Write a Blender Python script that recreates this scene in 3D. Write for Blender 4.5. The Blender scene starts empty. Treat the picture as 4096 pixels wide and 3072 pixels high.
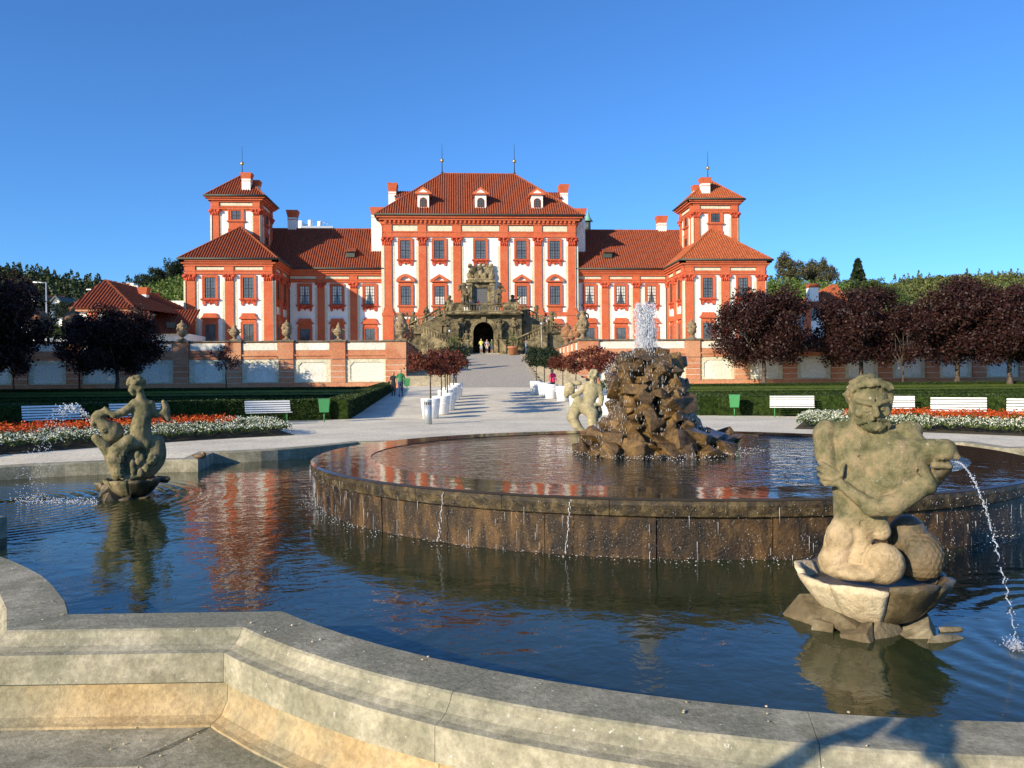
import bpy, bmesh, math, random
import numpy as np
from mathutils import Vector, Matrix, noise
random.seed(7); rng = np.random.default_rng(11)
scene = bpy.context.scene
COL = scene.collection
R = math.radians
# ------------------------------------------------------------------ camera
F_, CZ, YAW, PIT, ROL = 3200., 1.72, R(3.7), -11/3200., 0.0078
cd = bpy.data.cameras.new('camera'); cam = bpy.data.objects.new('camera', cd); COL.objects.link(cam)
cd.sensor_width = 36; cd.lens = F_/4096*36; cd.clip_start = .05; cd.clip_end = 9000
cam.location = (0, 0, CZ)
cam.rotation_mode = 'QUATERNION'
cam.rotation_quaternion = (Matrix.Rotation(-YAW, 4, 'Z') @ Matrix.Rotation(R(90)+PIT, 4, 'X') @ Matrix.Rotation(-ROL, 4, 'Z')).to_quaternion()
scene.camera = cam
# ------------------------------------------------------------------ light
SUN_AZ, SUN_EL = R(50), R(19.5)           # to the left of straight behind the facade normal
ts = Vector((-math.sin(SUN_AZ)*math.cos(SUN_EL), -math.cos(SUN_AZ)*math.cos(SUN_EL), math.sin(SUN_EL)))
sd = bpy.data.lights.new('sun', 'SUN'); sun = bpy.data.objects.new('sun', sd); COL.objects.link(sun)
sd.energy = 5.0; sd.angle = R(.5); sd.color = (1.0, .86, .64)
sun.rotation_euler = ts.to_track_quat('Z', 'Y').to_euler(); sun.location = (-60, -60, 60)
w = bpy.data.worlds.new('World'); scene.world = w; w.use_nodes = True
nt = w.node_tree; nt.nodes.clear()
sky = nt.nodes.new('ShaderNodeTexSky'); sky.sky_type = 'NISHITA'; sky.sun_disc = False
sky.sun_elevation = SUN_EL; sky.sun_rotation = R(230); sky.altitude = 300; sky.air_density = 1.0; sky.dust_density = .3; sky.ozone_density = 4.0
bg = nt.nodes.new('ShaderNodeBackground'); bg.inputs[1].default_value = .105
wo = nt.nodes.new('ShaderNodeOutputWorld')
tint = nt.nodes.new('ShaderNodeMix'); tint.data_type = 'RGBA'; tint.blend_type = 'MULTIPLY'; tint.inputs[0].default_value = 1; tint.inputs[7].default_value = (.58, .98, 1.40, 1)   # the camera's deep blue rendering of a clear sky
nt.links.new(sky.outputs[0], tint.inputs[6]); nt.links.new(tint.outputs[2], bg.inputs[0]); nt.links.new(bg.outputs[0], wo.inputs[0])
scene.view_settings.view_transform = 'Standard'; scene.view_settings.look = 'None'
scene.view_settings.exposure = .5; scene.view_settings.gamma = 1; scene.view_settings.use_curve_mapping = False
# ------------------------------------------------------------------ surveying (photo pixel -> place in the garden)
def ray(px, py):
    u = (px-2048)/F_; v = -(py-1536)/F_
    c, s = math.cos(ROL), math.sin(ROL); u, v = u*c+v*s, -u*s+v*c
    cp, sp = math.cos(PIT), math.sin(PIT); y = cp-v*sp; z = sp+v*cp
    cy, sy = math.cos(YAW), math.sin(YAW)
    return u*cy+y*sy, -u*sy+y*cy, z
def onY(px, py, Y):
    a, b, c = ray(px, py); t = Y/b; return Vector((a*t, Y, CZ+c*t))
def onZ(px, py, z):
    a, b, c = ray(px, py); t = (z-CZ)/c; return Vector((a*t, b*t, z))
AX = 3.07            # garden axis
FY = 12.7            # fountain centre
# ------------------------------------------------------------------ tags
def tag(o, label=None, cat=None, group=None, kind=None):
    if label: o['label'] = label
    if cat: o['category'] = cat
    if group: o['group'] = group
    if kind: o['kind'] = kind
    return o
def empty(name, loc=(0, 0, 0), rz=0, parent=None):
    o = bpy.data.objects.new(name, None); COL.objects.link(o); o.location = loc; o.rotation_euler = (0, 0, rz)
    o.empty_display_size = .2
    if parent: o.parent = parent
    return o
def thing(name, label, cat, loc=(0, 0, 0), rz=0, group=None):
    return tag(empty(name, loc, rz), label, cat, group)
def kids(o): return [c for c in o.children]
def copy_tree(o, parent=None):
    c = o.copy(); COL.objects.link(c); c.parent = parent
    for ch in kids(o): copy_tree(ch, c)
    return c
def place(root, loc, rz=0, label=None, scale=None):
    c = copy_tree(root); c.location = loc; c.rotation_euler = (0, 0, rz)
    if label: c['label'] = label
    if scale: c.scale = scale if hasattr(scale, '__len__') else (scale,)*3
    return c
# ------------------------------------------------------------------ mesh builder
class MB:
    def __init__(s): s.v = []; s.f = []; s.m = []; s.sm = []
    def add(s, vs, fs, mi=0, smooth=False):
        n = len(s.v); s.v.extend([tuple(p) for p in vs])
        for f in fs: s.f.append([i+n for i in f]); s.m.append(mi); s.sm.append(smooth)
        return s
    def box(s, x0, x1, y0, y1, z0, z1, mi=0):
        vs = [(x0,y0,z0),(x1,y0,z0),(x1,y1,z0),(x0,y1,z0),(x0,y0,z1),(x1,y0,z1),(x1,y1,z1),(x0,y1,z1)]
        return s.add(vs, [(3,2,1,0),(4,5,6,7),(0,1,5,4),(1,2,6,5),(2,3,7,6),(3,0,4,7)], mi)
    def frus(s, cx, cy, z0, z1, a0, b0, a1, b1, mi=0):
        vs = [(cx+sx*a0, cy+sy*b0, z0) for sx, sy in ((-1,-1),(1,-1),(1,1),(-1,1))]+[(cx+sx*a1, cy+sy*b1, z1) for sx, sy in ((-1,-1),(1,-1),(1,1),(-1,1))]
        return s.add(vs, [(3,2,1,0),(4,5,6,7),(0,1,5,4),(1,2,6,5),(2,3,7,6),(3,0,4,7)], mi)
    def lathe(s, prof, n=16, c=(0,0,0), mi=0, smooth=True, mod=None, caps=True):
        vs = []
        for r, z in prof:
            for i in range(n):
                a = 2*math.pi*i/n; rr = r*(mod(a, z) if mod else 1)
                vs.append((c[0]+rr*math.cos(a), c[1]+rr*math.sin(a), c[2]+z))
        fs = []
        for j in range(len(prof)-1):
            for i in range(n): fs.append((j*n+i, j*n+(i+1)%n, (j+1)*n+(i+1)%n, (j+1)*n+i))
        s.add(vs, fs, mi, smooth)
        if caps:
            k = len(s.v)-len(vs)
            s.f.append([k+i for i in range(n)][::-1]); s.m.append(mi); s.sm.append(False)
            s.f.append([k+(len(prof)-1)*n+i for i in range(n)]); s.m.append(mi); s.sm.append(False)
        return s
    def tube(s, a, b, ra, rb=None, n=6, mi=0, caps=True, smooth=True):
        a = Vector(a); b = Vector(b); rb = ra if rb is None else rb
        d = (b-a)
        if d.length < 1e-6: return s
        d.normalize(); u = d.orthogonal().normalized(); v = d.cross(u)
        vs = [tuple(a+(u*math.cos(2*math.pi*i/n)+v*math.sin(2*math.pi*i/n))*ra) for i in range(n)]+[tuple(b+(u*math.cos(2*math.pi*i/n)+v*math.sin(2*math.pi*i/n))*rb) for i in range(n)]
        fs = [(i, (i+1)%n, n+(i+1)%n, n+i) for i in range(n)]
        s.add(vs, fs, mi, smooth)
        if caps:
            k = len(s.v)-2*n
            s.f.append([k+i for i in range(n)][::-1]); s.m.append(mi); s.sm.append(False)
            s.f.append([k+n+i for i in range(n)]); s.m.append(mi); s.sm.append(False)
        return s
    def path(s, pts, r, n=6, mi=0):
        for i in range(len(pts)-1):
            ra = r[i] if hasattr(r, '__len__') else r; rb = r[i+1] if hasattr(r, '__len__') else r
            s.tube(pts[i], pts[i+1], ra, rb, n, mi)
        return s
    def prism(s, poly, y0, y1, mi=0):          # poly in (x, z), extruded along y
        n = len(poly)
        area = sum(poly[i][0]*poly[(i+1)%n][1]-poly[(i+1)%n][0]*poly[i][1] for i in range(n))
        if area < 0: poly = poly[::-1]
        vs = [(x, y0, z) for x, z in poly]+[(x, y1, z) for x, z in poly]
        fs = [tuple(range(n)), tuple(range(2*n-1, n-1, -1))]+[((i+1)%n, i, n+i, n+(i+1)%n) for i in range(n)]
        return s.add(vs, fs, mi)
    def plate(s, poly, z0, z1, mi=0):          # poly in (x, y), extruded along z
        n = len(poly)
        area = sum(poly[i][0]*poly[(i+1)%n][1]-poly[(i+1)%n][0]*poly[i][1] for i in range(n))
        if area < 0: poly = poly[::-1]
        vs = [(x, y, z0) for x, y in poly]+[(x, y, z1) for x, y in poly]
        fs = [tuple(range(n-1, -1, -1)), tuple(range(n, 2*n))]+[(i, (i+1)%n, n+(i+1)%n, n+i) for i in range(n)]
        return s.add(vs, fs, mi)
    def mesh(s, name, mats):
        me = bpy.data.meshes.new(name); me.from_pydata(s.v, [], s.f)
        for m in (mats if isinstance(mats, (list, tuple)) else [mats]): me.materials.append(m)
        if s.f:
            me.polygons.foreach_set('material_index', s.m); me.polygons.foreach_set('use_smooth', s.sm)
        me.update(); return me
    def build(s, name, mats, parent=None, loc=None):
        return link(name, s.mesh(name, mats), parent, loc)
def link(name, me, parent=None, loc=None, rot=None, scale=None):
    o = bpy.data.objects.new(name, me); COL.objects.link(o)
    if parent: o.parent = parent
    if loc is not None: o.location = loc
    if rot is not None: o.rotation_euler = rot
    if scale is not None: o.scale = scale
    return o
def npmesh(name, V, Fq, mats, midx=None, smooth=False):
    me = bpy.data.meshes.new(name)
    V = np.asarray(V, dtype=np.float32); Fq = np.asarray(Fq, dtype=np.int32); k = Fq.shape[1]
    me.vertices.add(len(V)); me.vertices.foreach_set('co', V.ravel())
    me.loops.add(Fq.size); me.loops.foreach_set('vertex_index', Fq.ravel())
    me.polygons.add(len(Fq)); me.polygons.foreach_set('loop_start', np.arange(0, Fq.size, k, dtype=np.int32))
    for m in (mats if isinstance(mats, (list, tuple)) else [mats]): me.materials.append(m)
    if midx is not None: me.polygons.foreach_set('material_index', np.asarray(midx, dtype=np.int32))
    me.polygons.foreach_set('use_smooth', np.full(len(Fq), smooth))
    me.update(calc_edges=True); me.validate(); return me
# ------------------------------------------------------------------ materials
def new_mat(name):
    m = bpy.data.materials.new(name); m.use_nodes = True
    nt = m.node_tree; b = nt.nodes['Principled BSDF']; return m, nt, b
def N(nt, t, **kw):
    n = nt.nodes.new(t)
    for k, v in kw.items():
        if k in n.inputs.keys(): n.inputs[k].default_value = v
        else: setattr(n, k, v)
    return n
def coords(nt, world=True, scale=(1,1,1)):
    if world: out = N(nt, 'ShaderNodeNewGeometry').outputs['Position']
    else: out = N(nt, 'ShaderNodeTexCoord').outputs['Object']
    if scale != (1,1,1):
        mp = N(nt, 'ShaderNodeMapping'); mp.inputs['Scale'].default_value = scale
        nt.links.new(out, mp.inputs['Vector']); out = mp.outputs[0]
    return out
def ramp(nt, fac, stops):
    r = N(nt, 'ShaderNodeValToRGB'); e = r.color_ramp.elements
    while len(e) > 1: e.remove(e[-1])
    e[0].position = stops[0][0]; e[0].color = (*stops[0][1], 1)
    for p, c in stops[1:]:
        x = e.new(p); x.color = (*c, 1)
    nt.links.new(fac, r.inputs[0]); return r.outputs[0]
def mix(nt, f, a, b, mode='MIX'):
    n = N(nt, 'ShaderNodeMix', data_type='RGBA', blend_type=mode)
    for i, v in ((0, f), (6, a), (7, b)):
        if hasattr(v, 'links'): nt.links.new(v, n.inputs[i])
        elif isinstance(v, (int, float)): n.inputs[i].default_value = v
        else: n.inputs[i].default_value = (*v, 1)
    return n.outputs[2]
def noi(nt, co, scale, detail=6, rough=.6, dist=0):
    n = N(nt, 'ShaderNodeTexNoise', Scale=scale, Detail=detail, Roughness=rough, Distortion=dist)
    nt.links.new(co, n.inputs['Vector']); return n.outputs[0]
def stone(name, ca, cb, scale=3, rough=.85, bump=.3, bscale=40, world=True, spots=None, spec=.3, stretch=(1,1,1), rrange=None, cc=None, big=None):
    """two-tone noise colour, fine relief, optional lichen spots"""
    m, nt, b = new_mat(name); co = coords(nt, world, stretch)
    c = ramp(nt, noi(nt, co, scale, 8, .65), [(.40, ca), (.60, cb)])
    if cc: c = mix(nt, ramp(nt, noi(nt, co, scale*.35, 5, .6, .5), [(.47, (0,0,0)), (.60, (1,1,1))]), c, cc)
    if spots:
        col, sc, th = spots
        f = ramp(nt, noi(nt, co, sc, 3, .7), [(th-.06, (0,0,0)), (th-.045, (1,1,1))])
        c = mix(nt, f, c, col)
    g = ramp(nt, noi(nt, co, bscale*.6, 4, .7), [(.35, (.76,.76,.76)), (.65, (1.16,1.16,1.16))])
    c = mix(nt, 1.0, c, g, 'MULTIPLY')
    nt.links.new(c, b.inputs['Base Color']); b.inputs['Roughness'].default_value = rough
    if rrange:
        rr = N(nt, 'ShaderNodeMapRange'); rr.inputs[3].default_value = rrange[0]; rr.inputs[4].default_value = rrange[1]
        nt.links.new(noi(nt, co, scale*2, 5), rr.inputs[0]); nt.links.new(rr.outputs[0], b.inputs['Roughness'])
    b.inputs['Specular IOR Level'].default_value = spec
    if bump:
        bp = N(nt, 'ShaderNodeBump', Strength=bump, Distance=.02)
        h = noi(nt, co, bscale, 6, .7)
        nt.links.new(h, bp.inputs['Height']); nt.links.new(bp.outputs[0], b.inputs['Normal'])
    return m
def leafm(name, cols, rough=.55, trans=.25, spec=.3):
    m, nt, b = new_mat(name)
    g = N(nt, 'ShaderNodeNewGeometry')
    c = ramp(nt, g.outputs['Random Per Island'], [(i/(len(cols)-1), c) for i, c in enumerate(cols)])
    nt.links.new(c, b.inputs['Base Color']); b.inputs['Roughness'].default_value = rough; b.inputs['Specular IOR Level'].default_value = spec
    tr = N(nt, 'ShaderNodeBsdfTranslucent'); nt.links.new(c, tr.inputs[0])
    mx = N(nt, 'ShaderNodeMixShader'); mx.inputs[0].default_value = trans
    nt.links.new(b.outputs[0], mx.inputs[1]); nt.links.new(tr.outputs[0], mx.inputs[2])
    nt.links.new(mx.outputs[0], nt.nodes['Material Output'].inputs[0]); return m
def plain(name, c, rough=.6, metal=0, spec=.4, var=.12, scale=6):
    m, nt, b = new_mat(name); co = coords(nt, False)
    v = ramp(nt, noi(nt, co, scale, 5), [(.3, tuple(x*(1-var) for x in c)), (.7, tuple(min(1, x*(1+var)) for x in c))])
    nt.links.new(v, b.inputs['Base Color']); b.inputs['Roughness'].default_value = rough; b.inputs['Metallic'].default_value = metal
    b.inputs['Specular IOR Level'].default_value = spec; return m
M = {}
M['red'] = stone('red_plaster', (.50,.11,.05), (.57,.14,.06), 1.2, .9, .08, 12, spec=.15, cc=(.54,.145,.07))
M['redorn'] = stone('red_carved_plaster', (.40,.06,.03), (.58,.11,.055), 3, .85, .5, 5, spec=.15)
M['pink'] = stone('weathered_salmon_plaster', (.46,.18,.095), (.53,.24,.13), .8, .9, .1, 12, spec=.15, cc=(.55,.28,.16))
M['white'] = stone('white_plaster', (.80,.79,.72), (.86,.85,.79), .5, .9, .06, 10, spec=.15)
M['cream'] = stone('cream_plaster', (.58,.55,.40), (.66,.63,.48), .6, .9, .06, 10, spec=.15)
M['dirtywhite'] = stone('weathered_white_plaster', (.66,.64,.55), (.80,.79,.71), .7, .9, .1, 10, spec=.15, cc=(.72,.70,.60))
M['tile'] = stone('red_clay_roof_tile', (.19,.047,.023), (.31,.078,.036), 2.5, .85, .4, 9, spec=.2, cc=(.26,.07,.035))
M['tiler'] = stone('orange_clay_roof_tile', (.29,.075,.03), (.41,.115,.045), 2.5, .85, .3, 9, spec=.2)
M['gutter'] = plain('dark_patina_copper', (.07,.085,.07), .6, .3)
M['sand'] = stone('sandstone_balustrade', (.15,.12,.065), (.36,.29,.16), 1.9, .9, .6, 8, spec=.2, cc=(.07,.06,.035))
M['sandd'] = stone('dark_sandstone', (.04,.034,.02), (.17,.14,.08), 2.2, .9, .7, 8, spec=.2, cc=(.20,.16,.09))  # darker mottled tone of the stair sandstone
M['terra'] = stone('terracotta_urn', (.24,.10,.045), (.36,.18,.09), 3, .85, .5, 10, spec=.2, cc=(.22,.15,.09))
M['urnst'] = stone('stone_urn', (.20,.145,.085), (.32,.24,.145), 3, .9, .5, 10, spec=.2)
M['pot'] = plain('terracotta_pot', (.42,.17,.08), .8)
M['cap'] = stone('grey_stone_cap', (.10,.09,.07), (.20,.18,.14), 2, .9, .3, 12, spec=.2)
M['coping'] = stone('grey_green_sandstone_coping', (.26,.24,.165), (.43,.39,.28), 3.4, .9, .4, 42, spec=.2, spots=((.50,.49,.42), 26, .735), cc=(.24,.23,.16))
M['warm'] = stone('ochre_sandstone', (.40,.285,.145), (.50,.38,.21), 1.8, .9, .5, 40, spec=.2, cc=(.30,.265,.17))
M['wetstone'] = None
M['statue'] = stone('weathered_statue_stone', (.20,.18,.105), (.36,.30,.18), 6, .9, .9, 26, world=False, spec=.2, spots=((.50,.48,.38), 34, .69), cc=(.17,.17,.085))
M['statuew'] = stone('clean_pale_statue_stone', (.62,.48,.30), (.74,.62,.42), 3, .88, .7, 30, world=False, spec=.2, cc=(.50,.43,.28))
M['sky_glass'] = None
M['whitepaint'] = plain('white_paint', (.80,.80,.80), .45, var=.03)
M['whiteplastic'] = plain('white_plastic', (.78,.78,.78), .4, var=.03)
M['greenmetal'] = plain('green_painted_metal', (.055,.25,.085), .45, var=.1)
M['darkmetal'] = plain('dark_metal', (.03,.03,.03), .5)
M['ashgrey'] = plain('brushed_grey_metal', (.45,.48,.50), .4, .4)
M['gold'] = plain('gilded_metal', (.60,.42,.14), .3, .8)
M['bark'] = stone('bark', (.06,.045,.035), (.13,.10,.075), 6, .95, .6, 30, world=False, stretch=(1,1,.3))
M['paving'] = None
def glassm(name, ca, cb, sc):
    m, nt, b = new_mat(name); co = coords(nt, True)
    c = ramp(nt, noi(nt, co, sc, 3), [(.4, ca), (.6, cb)])
    nt.links.new(c, b.inputs['Base Color']); b.inputs['Roughness'].default_value = .12; b.inputs['Specular IOR Level'].default_value = .8
    bp = N(nt, 'ShaderNodeBump', Strength=.15, Distance=.05); nt.links.new(noi(nt, co, 3, 2), bp.inputs['Height']); nt.links.new(bp.outputs[0], b.inputs['Normal'])
    return m
M['glass'] = glassm('window_glass', (.075,.09,.10), (.13,.145,.155), .5)
M['curtain'] = plain('white_curtain', (.62,.60,.55), .9)
M['lead'] = plain('lead_bars', (.035,.03,.03), .5)
M['grille'] = plain('iron_grille', (.12,.12,.12), .5)
# gravel
def gravel():
    m, nt, b = new_mat('pale_gravel'); co = coords(nt, True)
    c = ramp(nt, noi(nt, co, 9, 10, .85), [(.36, (.58,.52,.38)), (.5, (.80,.73,.57)), (.64, (.90,.85,.70))])
    d = ramp(nt, noi(nt, co, .35, 4), [(.38, (.84,.83,.82)), (.62, (1.06,1.05,1.04))])
    sp = ramp(nt, noi(nt, co, 14, 2, .5), [(.30, (.45,.42,.38)), (.36, (1,1,1))])
    c = mix(nt, 1, mix(nt, 1, c, d, 'MULTIPLY'), sp, 'MULTIPLY'); nt.links.new(c, b.inputs['Base Color']); b.inputs['Roughness'].default_value = .95
    b.inputs['Specular IOR Level'].default_value = .1
    bp = N(nt, 'ShaderNodeBump', Strength=.9, Distance=.03); nt.links.new(noi(nt, co, 22, 6, .8), bp.inputs['Height']); nt.links.new(bp.outputs[0], b.inputs['Normal'])
    return m
M['gravel'] = gravel()
M['cobble'] = stone('grey_cobble_ramp', (.36,.325,.26), (.50,.46,.38), 5, .85, .8, 14, spec=.3)
M['step'] = stone('pale_stone_steps', (.34,.29,.20), (.46,.40,.29), 2, .9, .4, 15)
def wet(name, ca, cb, cc, sc=2.2, r=(.12,.5), bs=26, bump=1.0, stretch=(1,1,1), dist=.02):
    m, nt, b = new_mat(name); co = coords(nt, True, stretch); c0 = coords(nt, True)
    c = ramp(nt, noi(nt, co, sc, 9, .7, .4), [(.37, ca), (.5, cb), (.63, cc)])
    nt.links.new(c, b.inputs['Base Color'])
    rr = N(nt, 'ShaderNodeMapRange'); rr.inputs[3].default_value = r[0]; rr.inputs[4].default_value = r[1]
    nt.links.new(noi(nt, c0, 5, 5, .7), rr.inputs[0]); nt.links.new(rr.outputs[0], b.inputs['Roughness'])
    b.inputs['Specular IOR Level'].default_value = .42
    bp = N(nt, 'ShaderNodeBump', Strength=bump, Distance=dist); nt.links.new(noi(nt, c0, bs, 6, .7), bp.inputs['Height']); nt.links.new(bp.outputs[0], b.inputs['Normal'])
    return m
M['wetdrum'] = wet('wet_mossy_drum_stone', (.006,.004,.002), (.038,.020,.006), (.125,.066,.018), 5.5, (.18,.6), 42, 1.0, (1,1,.38), .016)
M['wetrim'] = wet('wet_rim_stone', (.010,.007,.003), (.045,.029,.009), (.125,.088,.034), 8, (.2,.6), 45, 1.0, (1,1,1), .014)
M['wetrock'] = wet('wet_brown_rock', (.022,.013,.005), (.095,.055,.018), (.22,.125,.038), 3.2, (.06,.38), 24, 1.0, (1,1,1), .03)
M['wetdark'] = wet('algae_dark_wet_rock', (.03,.025,.015), (.09,.07,.035), (.18,.13,.07), 3, (.2,.6), 20, .8)
# water
def water(name, deep, bumps, rough=.02, ior=1.33):
    m, nt, b = new_mat(name); co = coords(nt, True)
    c = ramp(nt, noi(nt, co, .5, 4), [(.35, deep), (.7, tuple(x*1.9 for x in deep))])
    nt.links.new(c, b.inputs['Base Color']); b.inputs['Roughness'].default_value = rough; b.inputs['IOR'].default_value = ior
    b.inputs['Specular IOR Level'].default_value = .5
    prev = None
    for (sc, st, dist, stretch, ring) in bumps:
        bp = N(nt, 'ShaderNodeBump', Strength=st, Distance=dist)
        if ring is None: h = noi(nt, coords(nt, True, stretch), sc, 3, .55, .3)
        else:
            mp = N(nt, 'ShaderNodeMapping'); mp.inputs['Location'].default_value = (-ring[0], -ring[1], 0); nt.links.new(co, mp.inputs['Vector'])
            wv = N(nt, 'ShaderNodeTexWave', wave_type='RINGS', rings_direction='Z'); wv.inputs['Scale'].default_value = sc; wv.inputs['Distortion'].default_value = 2.2; wv.inputs['Detail'].default_value = 2; wv.inputs['Detail Scale'].default_value = .6
            nt.links.new(mp.outputs[0], wv.inputs['Vector'])
            ln = N(nt, 'ShaderNodeVectorMath', operation='LENGTH'); nt.links.new(mp.outputs[0], ln.inputs[0])
            fo = N(nt, 'ShaderNodeMapRange'); fo.inputs[1].default_value = .1; fo.inputs[2].default_value = ring[2]; fo.inputs[3].default_value = 1; fo.inputs[4].default_value = 0
            nt.links.new(ln.outputs['Value'], fo.inputs[0])
            mu = N(nt, 'ShaderNodeMath', operation='MULTIPLY'); nt.links.new(wv.outputs[1], mu.inputs[0]); nt.links.new(fo.outputs[0], mu.inputs[1]); h = mu.outputs[0]
        nt.links.new(h, bp.inputs['Height'])
        if prev is not None: nt.links.new(prev, bp.inputs['Normal'])
        prev = bp.outputs[0]
    nt.links.new(prev, b.inputs['Normal']); return m
M['waterlow'] = water('dark_pool_water', (.015,.021,.008), [(1.7,.5,.022,(1,1,1),None), (5,.5,.008,(1,1,1),None), (14,.5,.0025,(1,1,1),None), (1.6,.6,.012,(1,1,1),(4.6,4.9,2.6)), (1.6,.6,.018,(1,1,1),(-7.2,12.0,4))])
M['waterhi'] = water('rippled_upper_water', (.010,.016,.014), [(3.2,.6,.03,(1,1,1),None), (11,.6,.010,(1,1,1),None)])
M['waterfilm'] = water('thin_water_film', (.035,.028,.018), [(3,.35,.012,(1,1,1),None), (14,.3,.003,(1,1,1),None)])
def sprayed(name, c=(.92,.93,.95), a=.25):
    m, nt, b = new_mat(name); b.inputs['Base Color'].default_value = (*c, 1); b.inputs['Roughness'].default_value = .15; b.inputs['Specular IOR Level'].default_value = .8
    b.inputs['Transmission Weight'].default_value = a; b.inputs['IOR'].default_value = 1.2
    return m
M['spray'] = sprayed('white_water_spray', (.90,.93,.97), .45); M['drop'] = sprayed('water_droplet', (.95,.97,1), .8)
# foliage
M['plum'] = leafm('purple_plum_leaves', [(.014,.006,.006), (.032,.012,.010), (.058,.020,.015), (.026,.012,.010)], trans=.15)
M['plumred'] = leafm('red_leaves', [(.06,.012,.012), (.16,.03,.02), (.10,.05,.02), (.22,.05,.03)])
M['darkgreen'] = leafm('dark_green_leaves', [(.012,.022,.010), (.03,.05,.018), (.02,.03,.014)])
M['green'] = leafm('green_leaves', [(.035,.065,.018), (.07,.11,.03), (.11,.14,.035), (.05,.08,.02)])
M['autumn'] = leafm('autumn_grey_leaves', [(.07,.075,.035), (.12,.10,.05), (.09,.09,.04), (.05,.06,.03)])
M['hedge'] = leafm('box_hedge_leaves', [(.012,.026,.006), (.030,.055,.011), (.06,.09,.016), (.02,.04,.008)], trans=.12)
M['hedgeb'] = stone('hedge_body', (.010,.020,.005), (.032,.052,.011), 5, .95, 1, 14, spec=.05)
M['lawn'] = stone('lawn', (.08,.115,.02), (.15,.19,.035), 1.5, .95, .6, 20, spec=.05)
M['whitefl'] = leafm('white_petals', [(.55,.60,.42), (.78,.80,.66), (.66,.68,.55)], trans=.2)
M['orangefl'] = leafm('orange_petals', [(.40,.018,.010), (.62,.09,.012), (.48,.03,.010), (.74,.26,.02)], trans=.2)
M['palm'] = leafm('palm_leaves', [(.05,.11,.02), (.14,.22,.05)])
M['vine'] = leafm('vineyard_leaves', [(.05,.10,.015), (.11,.17,.03), (.16,.19,.04)])
# ------------------------------------------------------------------ sculpting: smooth-union distance field -> surface nets
class Sculpt:
    def __init__(s, sx=1., sy=1., sz=1., x0=0., z0=0., flipz=True):
        s.p = []; s.k = (sx, sy, sz, x0, z0)
    def P(s, x, z, v):
        sx, sy, sz, x0, z0 = s.k; return np.array([(x-x0)*sx, v*sy, (z0-z)*sz])
    def e(s, x, z, v, rx, rz=None, rv=None, k=20, mat=0, neg=False, tilt=0, n=0, nf=60):
        rz = rx if rz is None else rz; rv = rx if rv is None else rv
        sx, sy, sz = s.k[:3]
        s.p.append(('e', s.P(x, z, v), np.array([rx*sx, rv*sy, rz*sz]), k*sx, mat, neg, tilt, n*sx, nf)); return s
    def c(s, a, b, ra, rb=None, k=20, mat=0, neg=False, n=0, nf=60):
        rb = ra if rb is None else rb; sx = s.k[0]
        s.p.append(('c', s.P(*a), s.P(*b), ra*sx, rb*sx, k*sx, mat, neg, n*sx, nf)); return s
    def mesh(s, name, vox, mats):
        lo = np.full(3, 1e9); hi = np.full(3, -1e9)
        for p in s.p:
            if p[0] == 'e': r = p[2].max()*1.05+p[3]; a = p[1]-r; b = p[1]+r
            else: r = max(p[3], p[4])+p[5]; a = np.minimum(p[1], p[2])-r; b = np.maximum(p[1], p[2])+r
            neg = p[5] if p[0] == 'e' else p[7]
            if not neg: lo = np.minimum(lo, a); hi = np.maximum(hi, b)
        lo -= 2*vox; n = np.ceil((hi-lo)/vox).astype(int)+3
        D = np.full(n, 1e3, dtype=np.float32); I = np.zeros(n, dtype=np.int8)
        ax = [lo[i]+vox*np.arange(n[i]) for i in range(3)]
        for p in s.p:
            if p[0] == 'e':
                _, c, r, k, mat, neg, tilt, na, nf = p; pad = r.max()+k+3*vox; a = c-pad; b = c+pad
            else:
                _, A, B, ra, rb, k, mat, neg, na, nf = p; pad = max(ra, rb)+k+3*vox; a = np.minimum(A, B)-pad; b = np.maximum(A, B)+pad
            i0 = np.clip(((a-lo)/vox).astype(int), 0, n-1); i1 = np.clip(((b-lo)/vox).astype(int)+2, 1, n)
            sl = tuple(slice(i0[i], i1[i]) for i in range(3))
            X, Y, Z = np.meshgrid(*[ax[i][sl[i]] for i in range(3)], indexing='ij')
            if p[0] == 'e':
                x = X-c[0]; y = Y-c[1]; z = Z-c[2]
                if tilt: ct, st = math.cos(tilt), math.sin(tilt); x, z = x*ct+z*st, -x*st+z*ct
                k0 = np.sqrt((x/r[0])**2+(y/r[1])**2+(z/r[2])**2)+1e-6
                k1 = np.sqrt((x/r[0]**2)**2+(y/r[1]**2)**2+(z/r[2]**2)**2)+1e-6
                d = k0*(k0-1)/k1
            else:
                AB = B-A; L = float(AB@AB)+1e-9
                t = np.clip(((X-A[0])*AB[0]+(Y-A[1])*AB[1]+(Z-A[2])*AB[2])/L, 0, 1)
                d = np.sqrt((X-A[0]-t*AB[0])**2+(Y-A[1]-t*AB[1])**2+(Z-A[2]-t*AB[2])**2)-(ra+(rb-ra)*t)
            if na: d = d+na*(np.sin(nf*X+1)*np.sin(nf*Y+2)*np.sin(nf*Z)+.5*np.sin(2.3*nf*X)*np.sin(2.1*nf*Z+1))
            cur = D[sl]
            if neg:
                h = np.clip(.5-.5*(cur+d)/k, 0, 1); D[sl] = cur*(1-h)+(-d)*h+k*h*(1-h)
            else:
                I[sl] = np.where(d < cur, mat, I[sl])
                h = np.clip(.5+.5*(cur-d)/k, 0, 1); D[sl] = cur*(1-h)+d*h-k*h*(1-h)
        V, Fq, mi = nets(D, I, lo, vox)
        return npmesh(name, V, Fq, mats, mi, True)
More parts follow.
